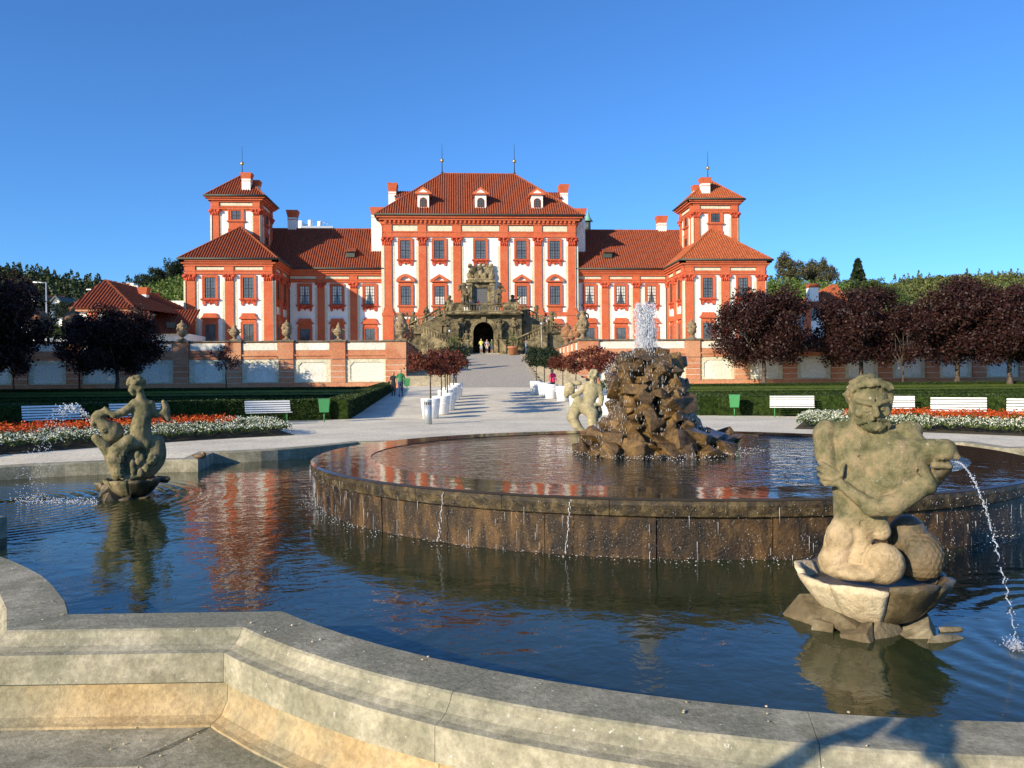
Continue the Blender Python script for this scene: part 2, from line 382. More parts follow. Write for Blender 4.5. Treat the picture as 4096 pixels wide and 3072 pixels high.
def nets(D, I, lo, vox):
    ins = D < 0; n = D.shape
    c = tuple(m-1 for m in n)
    cnt = np.zeros(c, dtype=np.float32); acc = np.zeros(c+(3,), dtype=np.float32)
    def sub(A, o): return A[o[0]:o[0]+c[0], o[1]:o[1]+c[1], o[2]:o[2]+c[2]]
    for axis in range(3):
        o1 = (axis+1)%3; o2 = (axis+2)%3
        for a in (0, 1):
            for b in (0, 1):
                p = [0,0,0]; p[o1] = a; p[o2] = b; q = list(p); q[axis] = 1
                d0 = sub(D, p); d1 = sub(D, q); m = (d0 < 0) != (d1 < 0)
                t = np.where(m, d0/(d0-d1+1e-12), 0)
                cnt += m
                acc[..., axis] += np.where(m, t, 0); acc[..., o1] += m*a; acc[..., o2] += m*b
    act = cnt > 0; idx = np.full(c, -1, dtype=np.int64); idx[act] = np.arange(act.sum())
    gi = np.argwhere(act); V = lo+vox*(gi+acc[act]/cnt[act][:, None])
    mv = I[gi[:, 0], gi[:, 1], gi[:, 2]]
    Fs = []
    for axis in range(3):
        o1 = (axis+1)%3; o2 = (axis+2)%3
        s0 = [slice(None)]*3; s1 = [slice(None)]*3; s0[axis] = slice(0, -1); s1[axis] = slice(1, None)
        m = ins[tuple(s0)] != ins[tuple(s1)]
        e = np.argwhere(m); e = e[(e[:, o1] > 0) & (e[:, o2] > 0) & (e[:, o1] < c[o1]) & (e[:, o2] < c[o2])]
        flip = ins[e[:, 0], e[:, 1], e[:, 2]]
        q = []
        for da, db in ((-1,-1), (0,-1), (0,0), (-1,0)):
            w_ = e.copy(); w_[:, o1] += da; w_[:, o2] += db; q.append(idx[w_[:, 0], w_[:, 1], w_[:, 2]])
        q = np.stack(q, 1); q[~flip] = q[~flip][:, ::-1]; Fs.append(q)
    Fq = np.concatenate(Fs); Fq = Fq[(Fq >= 0).all(1)]
    return V, Fq, mv[Fq[:, 0]]
# ------------------------------------------------------------------ leaves
def leaf_cloud(pts, size, rng_, aspect=1.6, nrm=None, flat=0.0):
    """one folded quad per point, random turn"""
    n = len(pts); u = rng_.normal(size=(n, 3))
    if flat: u[:, 2] *= (1-flat)
    u /= np.linalg.norm(u, axis=1)[:, None]+1e-9
    t = rng_.normal(size=(n, 3)); v = np.cross(u, t); v /= np.linalg.norm(v, axis=1)[:, None]+1e-9
    s = (size*rng_.uniform(.6, 1.35, n))[:, None]
    a = pts-u*s*aspect/2; b = pts+u*s*aspect/2; c = pts+v*s*.5; d = pts-v*s*.5
    V = np.stack([a, c, b, d], 1).reshape(-1, 3); Fq = np.arange(4*n).reshape(-1, 4)
    return V, Fq
def crown_points(n, rng_, r=(1,1,1), clumps=26, cr=.42, hollow=.55, bottom=-.75):
    """points in leafy clumps spread through an ellipsoid"""
    cs = []
    while len(cs) < clumps:
        p = rng_.normal(size=3); p /= np.linalg.norm(p); p *= rng_.uniform(hollow, 1.0)
        if p[2] > bottom: cs.append(p*np.array([1,1,1]))
    cs = np.array(cs); w = rng_.uniform(.5, 1.2, clumps); k = rng_.choice(clumps, n, p=w/w.sum())
    q = rng_.normal(size=(n, 3)); q /= np.linalg.norm(q, axis=1)[:, None]; q *= (rng_.uniform(0, 1, n)**.45)[:, None]*cr*(w[k][:, None]*.6+.5)
    tw = rng_.normal(size=(n, 3))*.03
    return (cs[k]+q+tw)*np.array(r)
def limbs(mb, base, h, r0, tips, rng_, n=7):
    """tapered trunk then bent limbs to the given tips"""
    base = Vector(base); top = base+Vector((0, 0, h))
    mid = base+Vector((rng_.uniform(-.04, .04)*h, 0, h*.5))
    mb.lathe([(r0*1.5, -.1), (r0*1.15, .12*h), (r0, .3*h)], n, base, caps=False)
    mb.path([base+Vector((0, 0, .3*h)), mid, top], [r0, r0*.95, r0*.85], n)
    for t in tips:
        t = Vector(t); m1 = top.lerp(t, .35)+Vector((rng_.uniform(-.1, .1), rng_.uniform(-.1, .1), .05))*(t-top).length
        m2 = top.lerp(t, .7)+Vector((rng_.uniform(-.08, .08), rng_.uniform(-.08, .08), .08))*(t-top).length
        mb.path([top-Vector((0, 0, .03)), m1, m2, t], [r0*.6, r0*.4, r0*.22, r0*.06], 5)
        for q in range(3):
            s = m1.lerp(t, .2+.25*q); d = Vector(rng_.normal(size=3)).normalized()*(t-top).length*.35; d.z = abs(d.z)*.7
            mb.path([s, s+d*.6, s+d], [r0*.2, r0*.12, r0*.03], 4)
    return mb
def tree_meshes(seed, R3, trunk_h, r0, nleaf, leaf, lm, clumps=30, cr=.42, flat=0., hollow=.45, cz=None, ntips=9, bottom=-.75):
    g = np.random.default_rng(seed); cz = trunk_h+R3[2]*.85 if cz is None else cz
    tips = []
    for i in range(ntips):
        a = 2*math.pi*i/ntips+g.uniform(-.3, .3); el = g.uniform(-.1, 1.2)
        tips.append((math.cos(a)*math.cos(el)*R3[0]*.75, math.sin(a)*math.cos(el)*R3[1]*.75, cz+math.sin(el)*R3[2]*.7))
    tm = limbs(MB(), (0,0,0), trunk_h, r0, tips, g).mesh('trunk', M['bark'])
    P = crown_points(nleaf, g, R3, clumps, cr, hollow, bottom); P[:, 2] += cz
    V, Fq = leaf_cloud(P, leaf, g)
    return tm, npmesh('crown', V, Fq, lm)
def tree(name, meshes, label, cat, loc, rz=0, group=None, scale=1.):
    t = thing(name, label, cat, loc, rz, group); t.scale = scale if hasattr(scale, '__len__') else (scale,)*3
    link('trunk', meshes[0], t); link('crown', meshes[1], t); return t
# ================================================================== GROUND
def gz(x, y):
    """garden slopes gently up to the palace; the fountain stands in a slightly lower corner"""
    if y < 38: z = -.42+(.46)*min(1, max(0, (y-13)/7)) if y < 20 else .04
    elif y < 80: z = .04+.0435*(y-38)
    else: z = 1.87
    if y > 36:                    # the parterres beside the avenue lie lower
        k = min(1, max(0, (abs(x-3.07)-8.3)/.9)); zp = .0+.0125*(min(y, 80)-36); z = z*(1-k)+min(z, zp)*k
    return z
def lin(a, b, s): return list(np.arange(a, b, s))
xs = [-6000,-3000,-1500,-700,-350,-180,-120,-90,-70,-55,-42,-34,-28,-24,-20,-16]+lin(-13, 17, .3)+[17,20,24,28,34,42,55,70,90,120,180,350,700,1500,3000,6000]
ys = [-600,-100,-40,-20,-10]+lin(-6, 26, .3)+[26,28,30,32,34,36,38,40,44,48,52,56,60,64,68,72,76,80,90,110,150,250,500,1000,2500,7000]
# ------------------------------------------------------------------ basin outline (inner edge of coping, relative to the fountain centre)
def quarter():
    """from the middle of the near lobe towards the middle of the left lobe"""
    pts = []; brk = []
    for i in range(15):
        a = math.asin(4.23/5.42)*i/14; pts.append((-5.42*math.sin(a), -4.03-5.42*math.cos(a)))
    pts.append((-5.60, -7.36)); c0 = len(pts)-1
    for p in [(-5.78,-7.03), (-6.08,-6.58), (-6.32,-6.26), (-6.58,-5.97), (-6.86,-5.68), (-7.14,-5.42), (-7.45,-5.20), (-7.78,-5.05), (-8.1,-4.94), (-8.38,-4.88)]: pts.append(p)
    c1 = len(pts)-1; pts.append((-8.2, -3.3))
    for i in range(1, 13):
        a = R(90)*i/12; pts.append((-8.2-4.6*math.sin(a), -3.3*math.cos(a)))
    return pts, [14, c0, c1, c1+1]
q, brk = quarter(); nq = len(q)
out = list(q); corners = list(brk)
out += [(x, -y) for x, y in q[:-1]][::-1]; corners += [2*nq-2-b for b in brk]
half = len(out)                       # near middle -> left -> far middle
out += [(-x, y) for x, y in out[1:-1]][::-1]; tot = len(out)
corners += [tot-b for b in corners[:]]
corners = sorted(set(c % tot for c in corners))
OUT = [(AX+x, FY+y) for x, y in out]
def offs(pts, d):
    """mitred offset to the outside (outline runs clockwise seen from above: near -> left -> far -> right)"""
    n = len(pts); res = []
    for i in range(n):
        p = Vector(pts[i-1]); c = Vector(pts[i]); nx = Vector(pts[(i+1)%n])
        a = (c-p).normalized(); b = (nx-c).normalized(); na = Vector((-a.y, a.x)); nb = Vector((-b.y, b.x))
        m = (na+nb).normalized(); k = 1/max(.45, m.dot(na)); res.append(tuple(c+m*d*k))
    return res
if sum(OUT[i][0]*OUT[(i+1)%tot][1]-OUT[(i+1)%tot][0]*OUT[i][1] for i in range(tot)) > 0: SG = -1
else: SG = 1
def inside(x, y, poly):
    r = False; j = len(poly)-1
    for i in range(len(poly)):
        xi, yi = poly[i]; xj, yj = poly[j]
        if (yi > y) != (yj > y) and x < (xj-xi)*(y-yi)/(yj-yi)+xi: r = not r
        j = i
    return r
HOLE = offs(OUT, .30*SG)
V = []; nx = len(xs)
for y in ys:
    for x in xs:
        z = gz(x, y)
        if -13 < x < 17.5 and 2 < y < 24 and inside(x, y, HOLE): z = -1.6
        V.append((x, y, z))
Fq = [(j*nx+i, j*nx+i+1, (j+1)*nx+i+1, (j+1)*nx+i) for j in range(len(ys)-1) for i in range(nx-1)]
o = link('ground', npmesh('ground', V, Fq, M['gravel'])); tag(o, kind='structure')
# stones of the basin wall: profile pieces swept along the outline, one mesh per stone
def arc_stones(mid, length=1.75, rng_=random.Random(3)):
    """cut the closed outline into stones; every corner is a joint. returns lists of (index, t) stations"""
    segs = []; c = corners
    for k in range(len(c)):
        a = c[k]; b = c[(k+1) % len(c)]; b = b if b > a else b+tot
        L = [0.]
        for i in range(a, b): L.append(L[-1]+(Vector(OUT[(i+1)%tot])-Vector(OUT[i%tot])).length)
        n = max(1, round(L[-1]/length)); cuts = [L[-1]*(j/n) for j in range(n+1)]
        for j in range(1, n): cuts[j] += rng_.uniform(-.15, .15)
        for j in range(n):
            s0, s1 = cuts[j], cuts[j+1]; st = []
            def at(s):
                for i in range(len(L)-1):
                    if s <= L[i+1]+1e-9: return (a+i, (s-L[i])/(L[i+1]-L[i]))
            st.append(at(s0+(.0 if j == 0 else 0)))
            for i in range(1, len(L)-1):
                if s0+.03 < L[i] < s1-.03: st.append((a+i, 0.))
            st.append(at(s1)); segs.append(st)
    return segs
SEGS = arc_stones(None)
def station(line, st):
    i, t = st; p = Vector(line[i%tot]); q_ = Vector(line[(i+1)%tot]); return p.lerp(q_, t)
def sweep(st, prof, gap=.0015, mi=None):
    """prof: list of (offset outward, z), closed loop; stone = sweep along stations, ends drawn in by gap"""
    lines = [LINES.setdefault(round(o_, 4), offs(OUT, o_*SG)) for o_, z in prof]
    pp = [[station(l, s) for s in st] for l in lines]
    mb = MB(); n = len(prof); m = len(st)
    vs = []
    for k in range(m):
        for j in range(n):
            p = pp[j][k].copy()
            if k == 0: p += (pp[j][1]-pp[j][0]).normalized()*gap
            if k == m-1: p -= (pp[j][-1]-pp[j][-2]).normalized()*gap
            vs.append((p.x, p.y, prof[j][1]))
    fs = [(k*n+j, k*n+(j+1)%n, (k+1)*n+(j+1)%n, (k+1)*n+j) for k in range(m-1) for j in range(n)]
    fs += [tuple(range(n))[::-1], tuple((m-1)*n+j for j in range(n))]
    if SG > 0: fs = [f[::-1] for f in fs]
    mb.add(vs, fs); return mb
LINES = {}
basin = thing('fountain_basin', 'lobed low grey stone wall of the lower fountain pool with steps outside', 'fountain basin', (0,0,0))
P_cop = [(0,.225), (.012,.24), (.345,.243), (.36,.232), (.375,.20), (.41,.165), (.455,.146), (.50,.14), (.503,-.03), (.30,-.03), (0,-.03)]
P_wall = [(.03,-.035), (.03,-.9), (.60,-.9), (.60,-.24), (.57,-.235), (.52,-.215), (.475,-.15), (.468,-.035)]
P_st1 = [(.40,-.255), (.40,-.62), (.98,-.62), (.98,-.40), (1.07,-.375), (1.08,-.27), (1.065,-.252)]
P_st2 = [(.95,-.43), (.95,-.8), (1.7,-.8), (1.7,-.425), (1.695,-.415)]
for st in SEGS:
    near = min((station(OUT, s).y for s in st)) < FY+1.5
    a = sweep(st, P_cop).build('coping_stone', M['coping'], basin)
    b = sweep(st, P_wall, .002).build('wall_stone', M['warm'], basin)
    if near: sweep(st, P_st1, .004).build('step_stone', M['coping'], basin); sweep(st, P_st2, .004).build('lower_step_stone', M['coping'], basin)
bev = None
# lower water
WL = offs(OUT, .03*SG)
me = bpy.data.meshes.new('pool_water'); me.from_pydata([(x, y, 0) for x, y in WL], [], [list(range(tot))]); me.materials.append(M['waterlow'])
if me.polygons[0].normal.z < 0: me.flip_normals()
tag(link('pool_water', me), kind='structure')
# pebbles on coping and steps
mb = MB(); rr = random.Random(5)
for i in range(230):
    side = rr.choice(['t', 't', 's', 'c'])
    if side == 'c': p = onZ(rr.uniform(200, 3900), 0, .245) if 0 else None
    x = rr.uniform(-3.2, 1.4); y = rr.uniform(3.6, 4.75)
    if side == 'c':
        k = rr.randrange(0, 26); d = rr.uniform(.04, .33); l = LINES[0.345] if 0.345 in LINES else OUT
        a = Vector(OUT[k]); b_ = Vector(LINES[.345][k]); pt = a.lerp(b_, rr.random()); x, y, z = pt.x, pt.y, .246
    else:
        if inside(x, y, LINES[.60]) or not inside(x, y, LINES[.98]): continue
        z = -.25
    r = rr.uniform(.003, .009)
    mb.lathe([(r*.5, 0), (r, r*.4), (r*.6, r*.9)], 5, (x, y, z))
tag(mb.build('pebbles', M['statuew']), 'scattered pale pebbles and grit lying on the basin steps', 'pebbles', kind='stuff')
# ================================================================== RAISED BASIN
DR = 5.26; DZ = .585
drum = thing('raised_basin', 'round raised inner basin of dark wet mossy stone overflowing into the pool', 'fountain basin', (AX, FY, 0))
def ring_stone(a0, a1, prof, n=5, jit=0):
    mb = MB(); m = len(prof); vs = []
    for k in range(n+1):
        a = a0+(a1-a0)*k/n
        for r, z in prof: vs.append((r*math.cos(a), r*math.sin(a), z))
    fs = [(k*m+j, (k+1)*m+j, (k+1)*m+(j+1)%m, k*m+(j+1)%m) for k in range(n) for j in range(m)]
    fs += [tuple(range(m)), tuple(n*m+j for j in range(m))[::-1]]
    return mb.add(vs, fs)
NS = 30
for i in range(NS):
    a0 = 2*math.pi*i/NS; a1 = 2*math.pi*(i+1)/NS; g = .0006
    prof = [(DR+.02, DZ), (DR+.065, DZ-.02), (DR+.075, DZ-.06), (DR+.06, DZ-.165), (DR+.02, DZ-.185), (DR-.8, DZ-.185), (DR-.8, DZ)]
    ring_stone(a0+g, a1-g, prof).build('rim_stone', [M['wetrim']], drum)
for i in range(NS):
    j = random.Random(i); a0 = 2*math.pi*(i+.4)/NS; a1 = 2*math.pi*(i+1.4)/NS; e = j.uniform(-.012, .012)
    prof = [(DR+.005+e, DZ-.185), (DR+e, .2), (DR-.01+e, -.3), (DR-.4, -.3), (DR-.4, DZ-.185)]
    ring_stone(a0+.0008, a1-.0008, prof).build('drum_stone', [M['wetdrum']], drum)
def disc(r, n=96, c=(AX, FY), z=0, name='d', m=None):
    me = bpy.data.meshes.new(name); me.from_pydata([(c[0]+r*math.cos(2*math.pi*i/n), c[1]+r*math.sin(2*math.pi*i/n), z) for i in range(n)], [], [list(range(n))]); me.materials.append(m); return me
tag(link('upper_water', disc(DR-.78, z=DZ-.006, name='upper_water', m=M['waterhi'])), kind='structure')
me = bpy.data.meshes.new('overflow_water'); n = 120; a = [(2*math.pi*i/n) for i in range(n)]
me.from_pydata([(AX+(DR-.80)*math.cos(t), FY+(DR-.80)*math.sin(t), DZ+.004) for t in a]+[(AX+(DR+.03)*math.cos(t), FY+(DR+.03)*math.sin(t), DZ+.004) for t in a]+[(AX+(DR+.07)*math.cos(t), FY+(DR+.07)*math.sin(t), DZ-.014) for t in a], [],
   [(k*n+i, (k+1)*n+i, (k+1)*n+(i+1)%n, k*n+(i+1)%n) for k in (0, 1) for i in range(n)])
me.materials.append(M['waterfilm']); tag(link('overflow_water', me), kind='structure')
# water streaks and foot drops; tiny white specks stand in for the drum's glints
mb = MB(); rr = random.Random(9)
for i in range(2600):
    a = R(rr.uniform(150, 330)); L = rr.uniform(.003, .012) if rr.random() < .965 else rr.uniform(.05, .2); z = rr.uniform(.02, DZ-.05); r = DR+(.078 if z > DZ-.165 else rr.uniform(.01, .05))
    p = Vector((AX+r*math.cos(a), FY+r*math.sin(a), z)); mb.tube(p, p-Vector((0, 0, L)), rr.uniform(.0012, .003), .001, 4)
for i in range(650):
    a = R(rr.uniform(165, 330)); r = DR+abs(rr.gauss(.03, .12)); s = rr.uniform(.003, .009)
    mb.lathe([(s*.6, 0), (s, s*.4), (s*.4, s*.8)], 5, (AX+r*math.cos(a), FY+r*math.sin(a), rr.uniform(0, .03)))
for (px, py0, py1) in ((1640, 1945, 2130), (2295, 2105, 2240)):
    a_ = onZ(px, 2035, .45); d = Vector((a_.x-AX, a_.y-FY)).normalized()
    for k in range(26):
        z = DZ-.02-k*.02-rr.uniform(0, .01); r = DR+.075+.012*math.sin(k*.8)
        p = Vector((AX+d.x*r+rr.uniform(-.012, .012)-k*.002, FY+d.y*r, z)); mb.tube(p, p-Vector((0, 0, .03)), rr.uniform(.003, .007), .002, 4)
tag(mb.build('overflow_drops_and_glints', M['spray']), 'drops and trickles on the wet drum of the raised basin, with white specks standing in for its glints', 'water drops', kind='stuff')
# ================================================================== ROCK FOUNTAIN
def rock_mesh(seed, mat, pts=16, flat=.0, bev=.06):
    rr = random.Random(seed); bm = bmesh.new()
    ax_, ay_, az_ = rr.uniform(.75, 1.1), rr.uniform(.7, 1.0), rr.uniform(.5, .85)
    for sx in (-1, 1):
        for sy in (-1, 1):
            for sz in (-1, 1):
                if rr.random() < .13: continue
                bm.verts.new((sx*ax_*rr.uniform(.62, 1.08), sy*ay_*rr.uniform(.62, 1.08), sz*az_*rr.uniform(.6, 1.08)))
    for i in range(pts//4): bm.verts.new((rr.gauss(0, .55)*ax_, rr.gauss(0, .55)*ay_, rr.choice((-1, 1))*az_*rr.uniform(.8, 1.15)))
    r = bmesh.ops.convex_hull(bm, input=bm.verts)
    bmesh.ops.delete(bm, geom=[g for g in r['geom_interior'] if isinstance(g, bmesh.types.BMVert)], context='VERTS')
    bmesh.ops.dissolve_limit(bm, angle_limit=R(14), verts=bm.verts, edges=bm.edges)
    bmesh.ops.bevel(bm, geom=bm.edges[:]+bm.verts[:], offset=bev, segments=2, affect='EDGES', profile=.6)
    bmesh.ops.triangulate(bm, faces=[f for f in bm.faces if len(f.verts) > 4])
    bmesh.ops.recalc_face_normals(bm, faces=bm.faces)
    me = bpy.data.meshes.new('rock'); bm.to_mesh(me); bm.free(); me.materials.append(mat)
    me.polygons.foreach_set('use_smooth', [True]*len(me.polygons)); me.update()
    return me
RK = [rock_mesh(40+i, M['wetrock'], 8+i%8, bev=.045) for i in range(16)]
rf = thing('rock_fountain', 'tall heap of wet brown rocks in the middle of the raised basin', 'rock fountain', (AX, FY, DZ-.05))
rr = random.Random(21)
def rprof(z):      # radius of the heap against height above the upper water
    pts = [(0, 1.20), (.15, 1.13), (.3, .97), (.45, .76), (.6, .62), (.8, .59), (1.0, .56), (1.2, .52), (1.45, .46), (1.62, .30), (1.7, .1)]
    for (a, ra), (b, rb) in zip(pts, pts[1:]):
        if z <= b: return ra+(rb-ra)*(z-a)/(b-a)
    return .1
core = MB(); core.lathe([(max(.03, rprof(k*.1)-.24+.04*math.sin(k*2.1)), k*.1) for k in range(17)], 14, (0,0,0)); core.build('core_rock', M['wetrock'], rf)
z = .06
while z < 1.6:
    r = rprof(z); s0 = .22 if z < .35 else .158
    n = max(3, int(2*math.pi*r/(s0*1.72))); ph = rr.uniform(0, 6)
    for i in range(n):
        a = ph+2*math.pi*i/n+rr.uniform(-.12, .12); s = s0*rr.uniform(.72, 1.35); q_ = r-s*.45+rr.uniform(-.07, .05)
        xo = -.06*z
        o = link('rock', rr.choice(RK), rf, (q_*math.cos(a)*1.0+xo, q_*math.sin(a), z+rr.uniform(-.04, .04)), (rr.uniform(-.5, .5), rr.uniform(-.5, .5), rr.uniform(0, 6)), (s*rr.uniform(.8, 1.4), s*rr.uniform(.8, 1.2), s*rr.uniform(.75, 1.2)))
    z += s0*.92
for (x, y, z, s) in [(-.1, -.1, 1.60, .17), (.16, -.05, 1.57, .17), (0, .15, 1.62, .16), (-.28, -.1, 1.5, .15), (.36, -.05, 1.45, .15), (1.12, .1, .22, .22), (1.28, .0, .16, .16), (1.05, -.25, .14, .2), (1.25, .25, .26, .17), (-1.15, -.35, .10, .17), (-.9, -.75, .09, .17), (-.45, -1.12, .12, .21), (.05, -1.05, .13, .27), (.62, -1.1, .09, .19), (-.25, -1.3, .03, .08), (-.75, -1.02, .1, .18), (.95, -.75, .13, .2)]:
    link('rock', rr.choice(RK), rf, (x, y, z), (rr.uniform(-.4, .4), rr.uniform(-.4, .4), rr.uniform(0, 6)), (s*1.25, s, s*1.05))
# the jet: rising core with ragged edges, plus splashes and trickles on the rocks
g = np.random.default_rng(4)
def streaks(mb, P, L, r, sides=4):
    for p, l, rr_ in zip(P, L, r): mb.tube(p-Vector((0, 0, l/2)), p+Vector((0, 0, l/2))+Vector((g.normal()*.01, g.normal()*.01, 0)), rr_, rr_*.35, sides, caps=False)
mb = MB(); jx, jy, jz = AX-.10, FY-.05, 2.08
top = 2.97
P = []; L = []; Rr = []
for i in range(4200):
    t = g.uniform(0, 1)**.85; zz = jz+(top-jz)*t; spread = .10+.10*(1-t)+.02*math.sin(zz*23)
    lob = (-.10, .0, .09)[g.integers(3)]*(.6+.5*t); x = jx+lob+g.normal()*spread*.33; y = jy+g.normal()*spread*.45
    if t > .9: zz -= g.uniform(0, .1)*abs(math.sin((x-jx)*22))*1.2
    P.append(Vector((x, y, zz))); L.append(g.uniform(.012, .07)*(1.1-.5*t)); Rr.append(g.uniform(.0015, .0065))
streaks(mb, P, L, Rr, 4)
for i in range(2600):
    t = g.uniform(0, 1); a = g.uniform(0, 2*math.pi); rad = abs(g.normal())*(.10+.16*(1-t)); s = g.uniform(.0015, .0055)
    mb.lathe([(s*.6, -s*.6), (s, 0), (s*.5, s*.7)], 4, (jx+rad*math.cos(a)-.03*(1-t), jy+rad*math.sin(a), jz+(top-jz)*t*.95))
tag(mb.build('water_jet', M['spray']), 'white jet of water shooting up from the top of the rock fountain', 'water jet', kind='stuff')
mb = MB()
for i in range(1100):
    a = g.uniform(math.pi*.85, math.pi*2.1); zz = g.uniform(.05, 1.62); r = rprof(zz)+g.uniform(0, .09)+(.12 if math.cos(a) < -.55 else 0)*g.uniform(0, 1.2); s = g.uniform(.0012, .0045)
    p = Vector((AX-.06*zz+r*math.cos(a), FY+r*math.sin(a), DZ-.05+zz)); mb.tube(p, p-Vector((0, 0, g.uniform(.006, .05))), s, s*.4, 4, caps=False)
for i in range(700):
    a = g.uniform(math.pi*.9, math.pi*2.0); r = 1.2+abs(g.normal())*.35; s = g.uniform(.003, .009)
    mb.lathe([(s*.6, -s*.3), (s, 0), (s*.4, s*.8)], 4, (AX+r*math.cos(a), FY+r*math.sin(a), DZ+g.uniform(0, .06)))
for i in range(420):            # veil of spray blown to the left of the heap
    t = g.uniform(0, 1); s = g.uniform(.002, .008)
    mb.lathe([(s*.6, -s*.6), (s, 0), (s*.5, s*.7)], 4, (AX-.62-.1*t+g.normal()*.09, FY-.15+g.normal()*.15, .75+1.25*t))
tag(mb.build('rock_splashes', M['spray']), 'splashing drops and trickles over the wet rocks', 'water drops', kind='stuff')
# ================================================================== PALACE
pal = thing('palace', 'red and white baroque palace with hipped tile roofs and two corner towers', 'palace', (AX, 0, 0))
# everything below is in palace coordinates: x from the axis, y = distance, z up
YC, YW, YP = 116., 117., 108.
HC, XW, XP0, XP1 = 13.85, 28.1, 27.75, 39.0          # half widths: centre, wing end, pavilion inner/outer
def part(mb, name, m, parent=pal): return mb.build(name, m, parent)
class Face:
    """local frame on a facade: u along, v up, out = towards the viewer"""
    def __init__(s, o, u, n): s.o = Vector(o); s.u = Vector(u); s.n = Vector(n)
    def P(s, u, d, z): return s.o+s.u*u+s.n*d+Vector((0, 0, z))
    def xform(s, mb):           # mb built in (u, -d, z) coordinates
        mb.v = [tuple(s.P(x, -y, z)) for x, y, z in mb.v]; return mb
def fbox(mb, u0, u1, d0, d1, z0, z1, mi=0): return mb.box(u0, u1, -d1, -d0, z0, z1, mi)
FC = Face((0, YC, 0), (1,0,0), (0,-1,0)); FW = Face((0, YW, 0), (1,0,0), (0,-1,0)); FP = Face((0, YP, 0), (1,0,0), (0,-1,0))
# walls -----------------------------------------------------------
part(MB().box(-HC+.06, HC-.06, YC, YC+14, 4, 25.0), 'central_wall', M['white'])
for s in (-1, 1):
    a, b = sorted((s*(HC-.5), s*(XP0+.6)))
    part(MB().box(a, b, YW, YW+10, 4, 17.7), 'wing_wall', M['white'])
    a, b = sorted((s*(XP0+.06), s*(XP1-.06)))
    part(MB().box(a, b, YP, YP+16, 4, 17.6), 'pavilion_wall', M['white'])
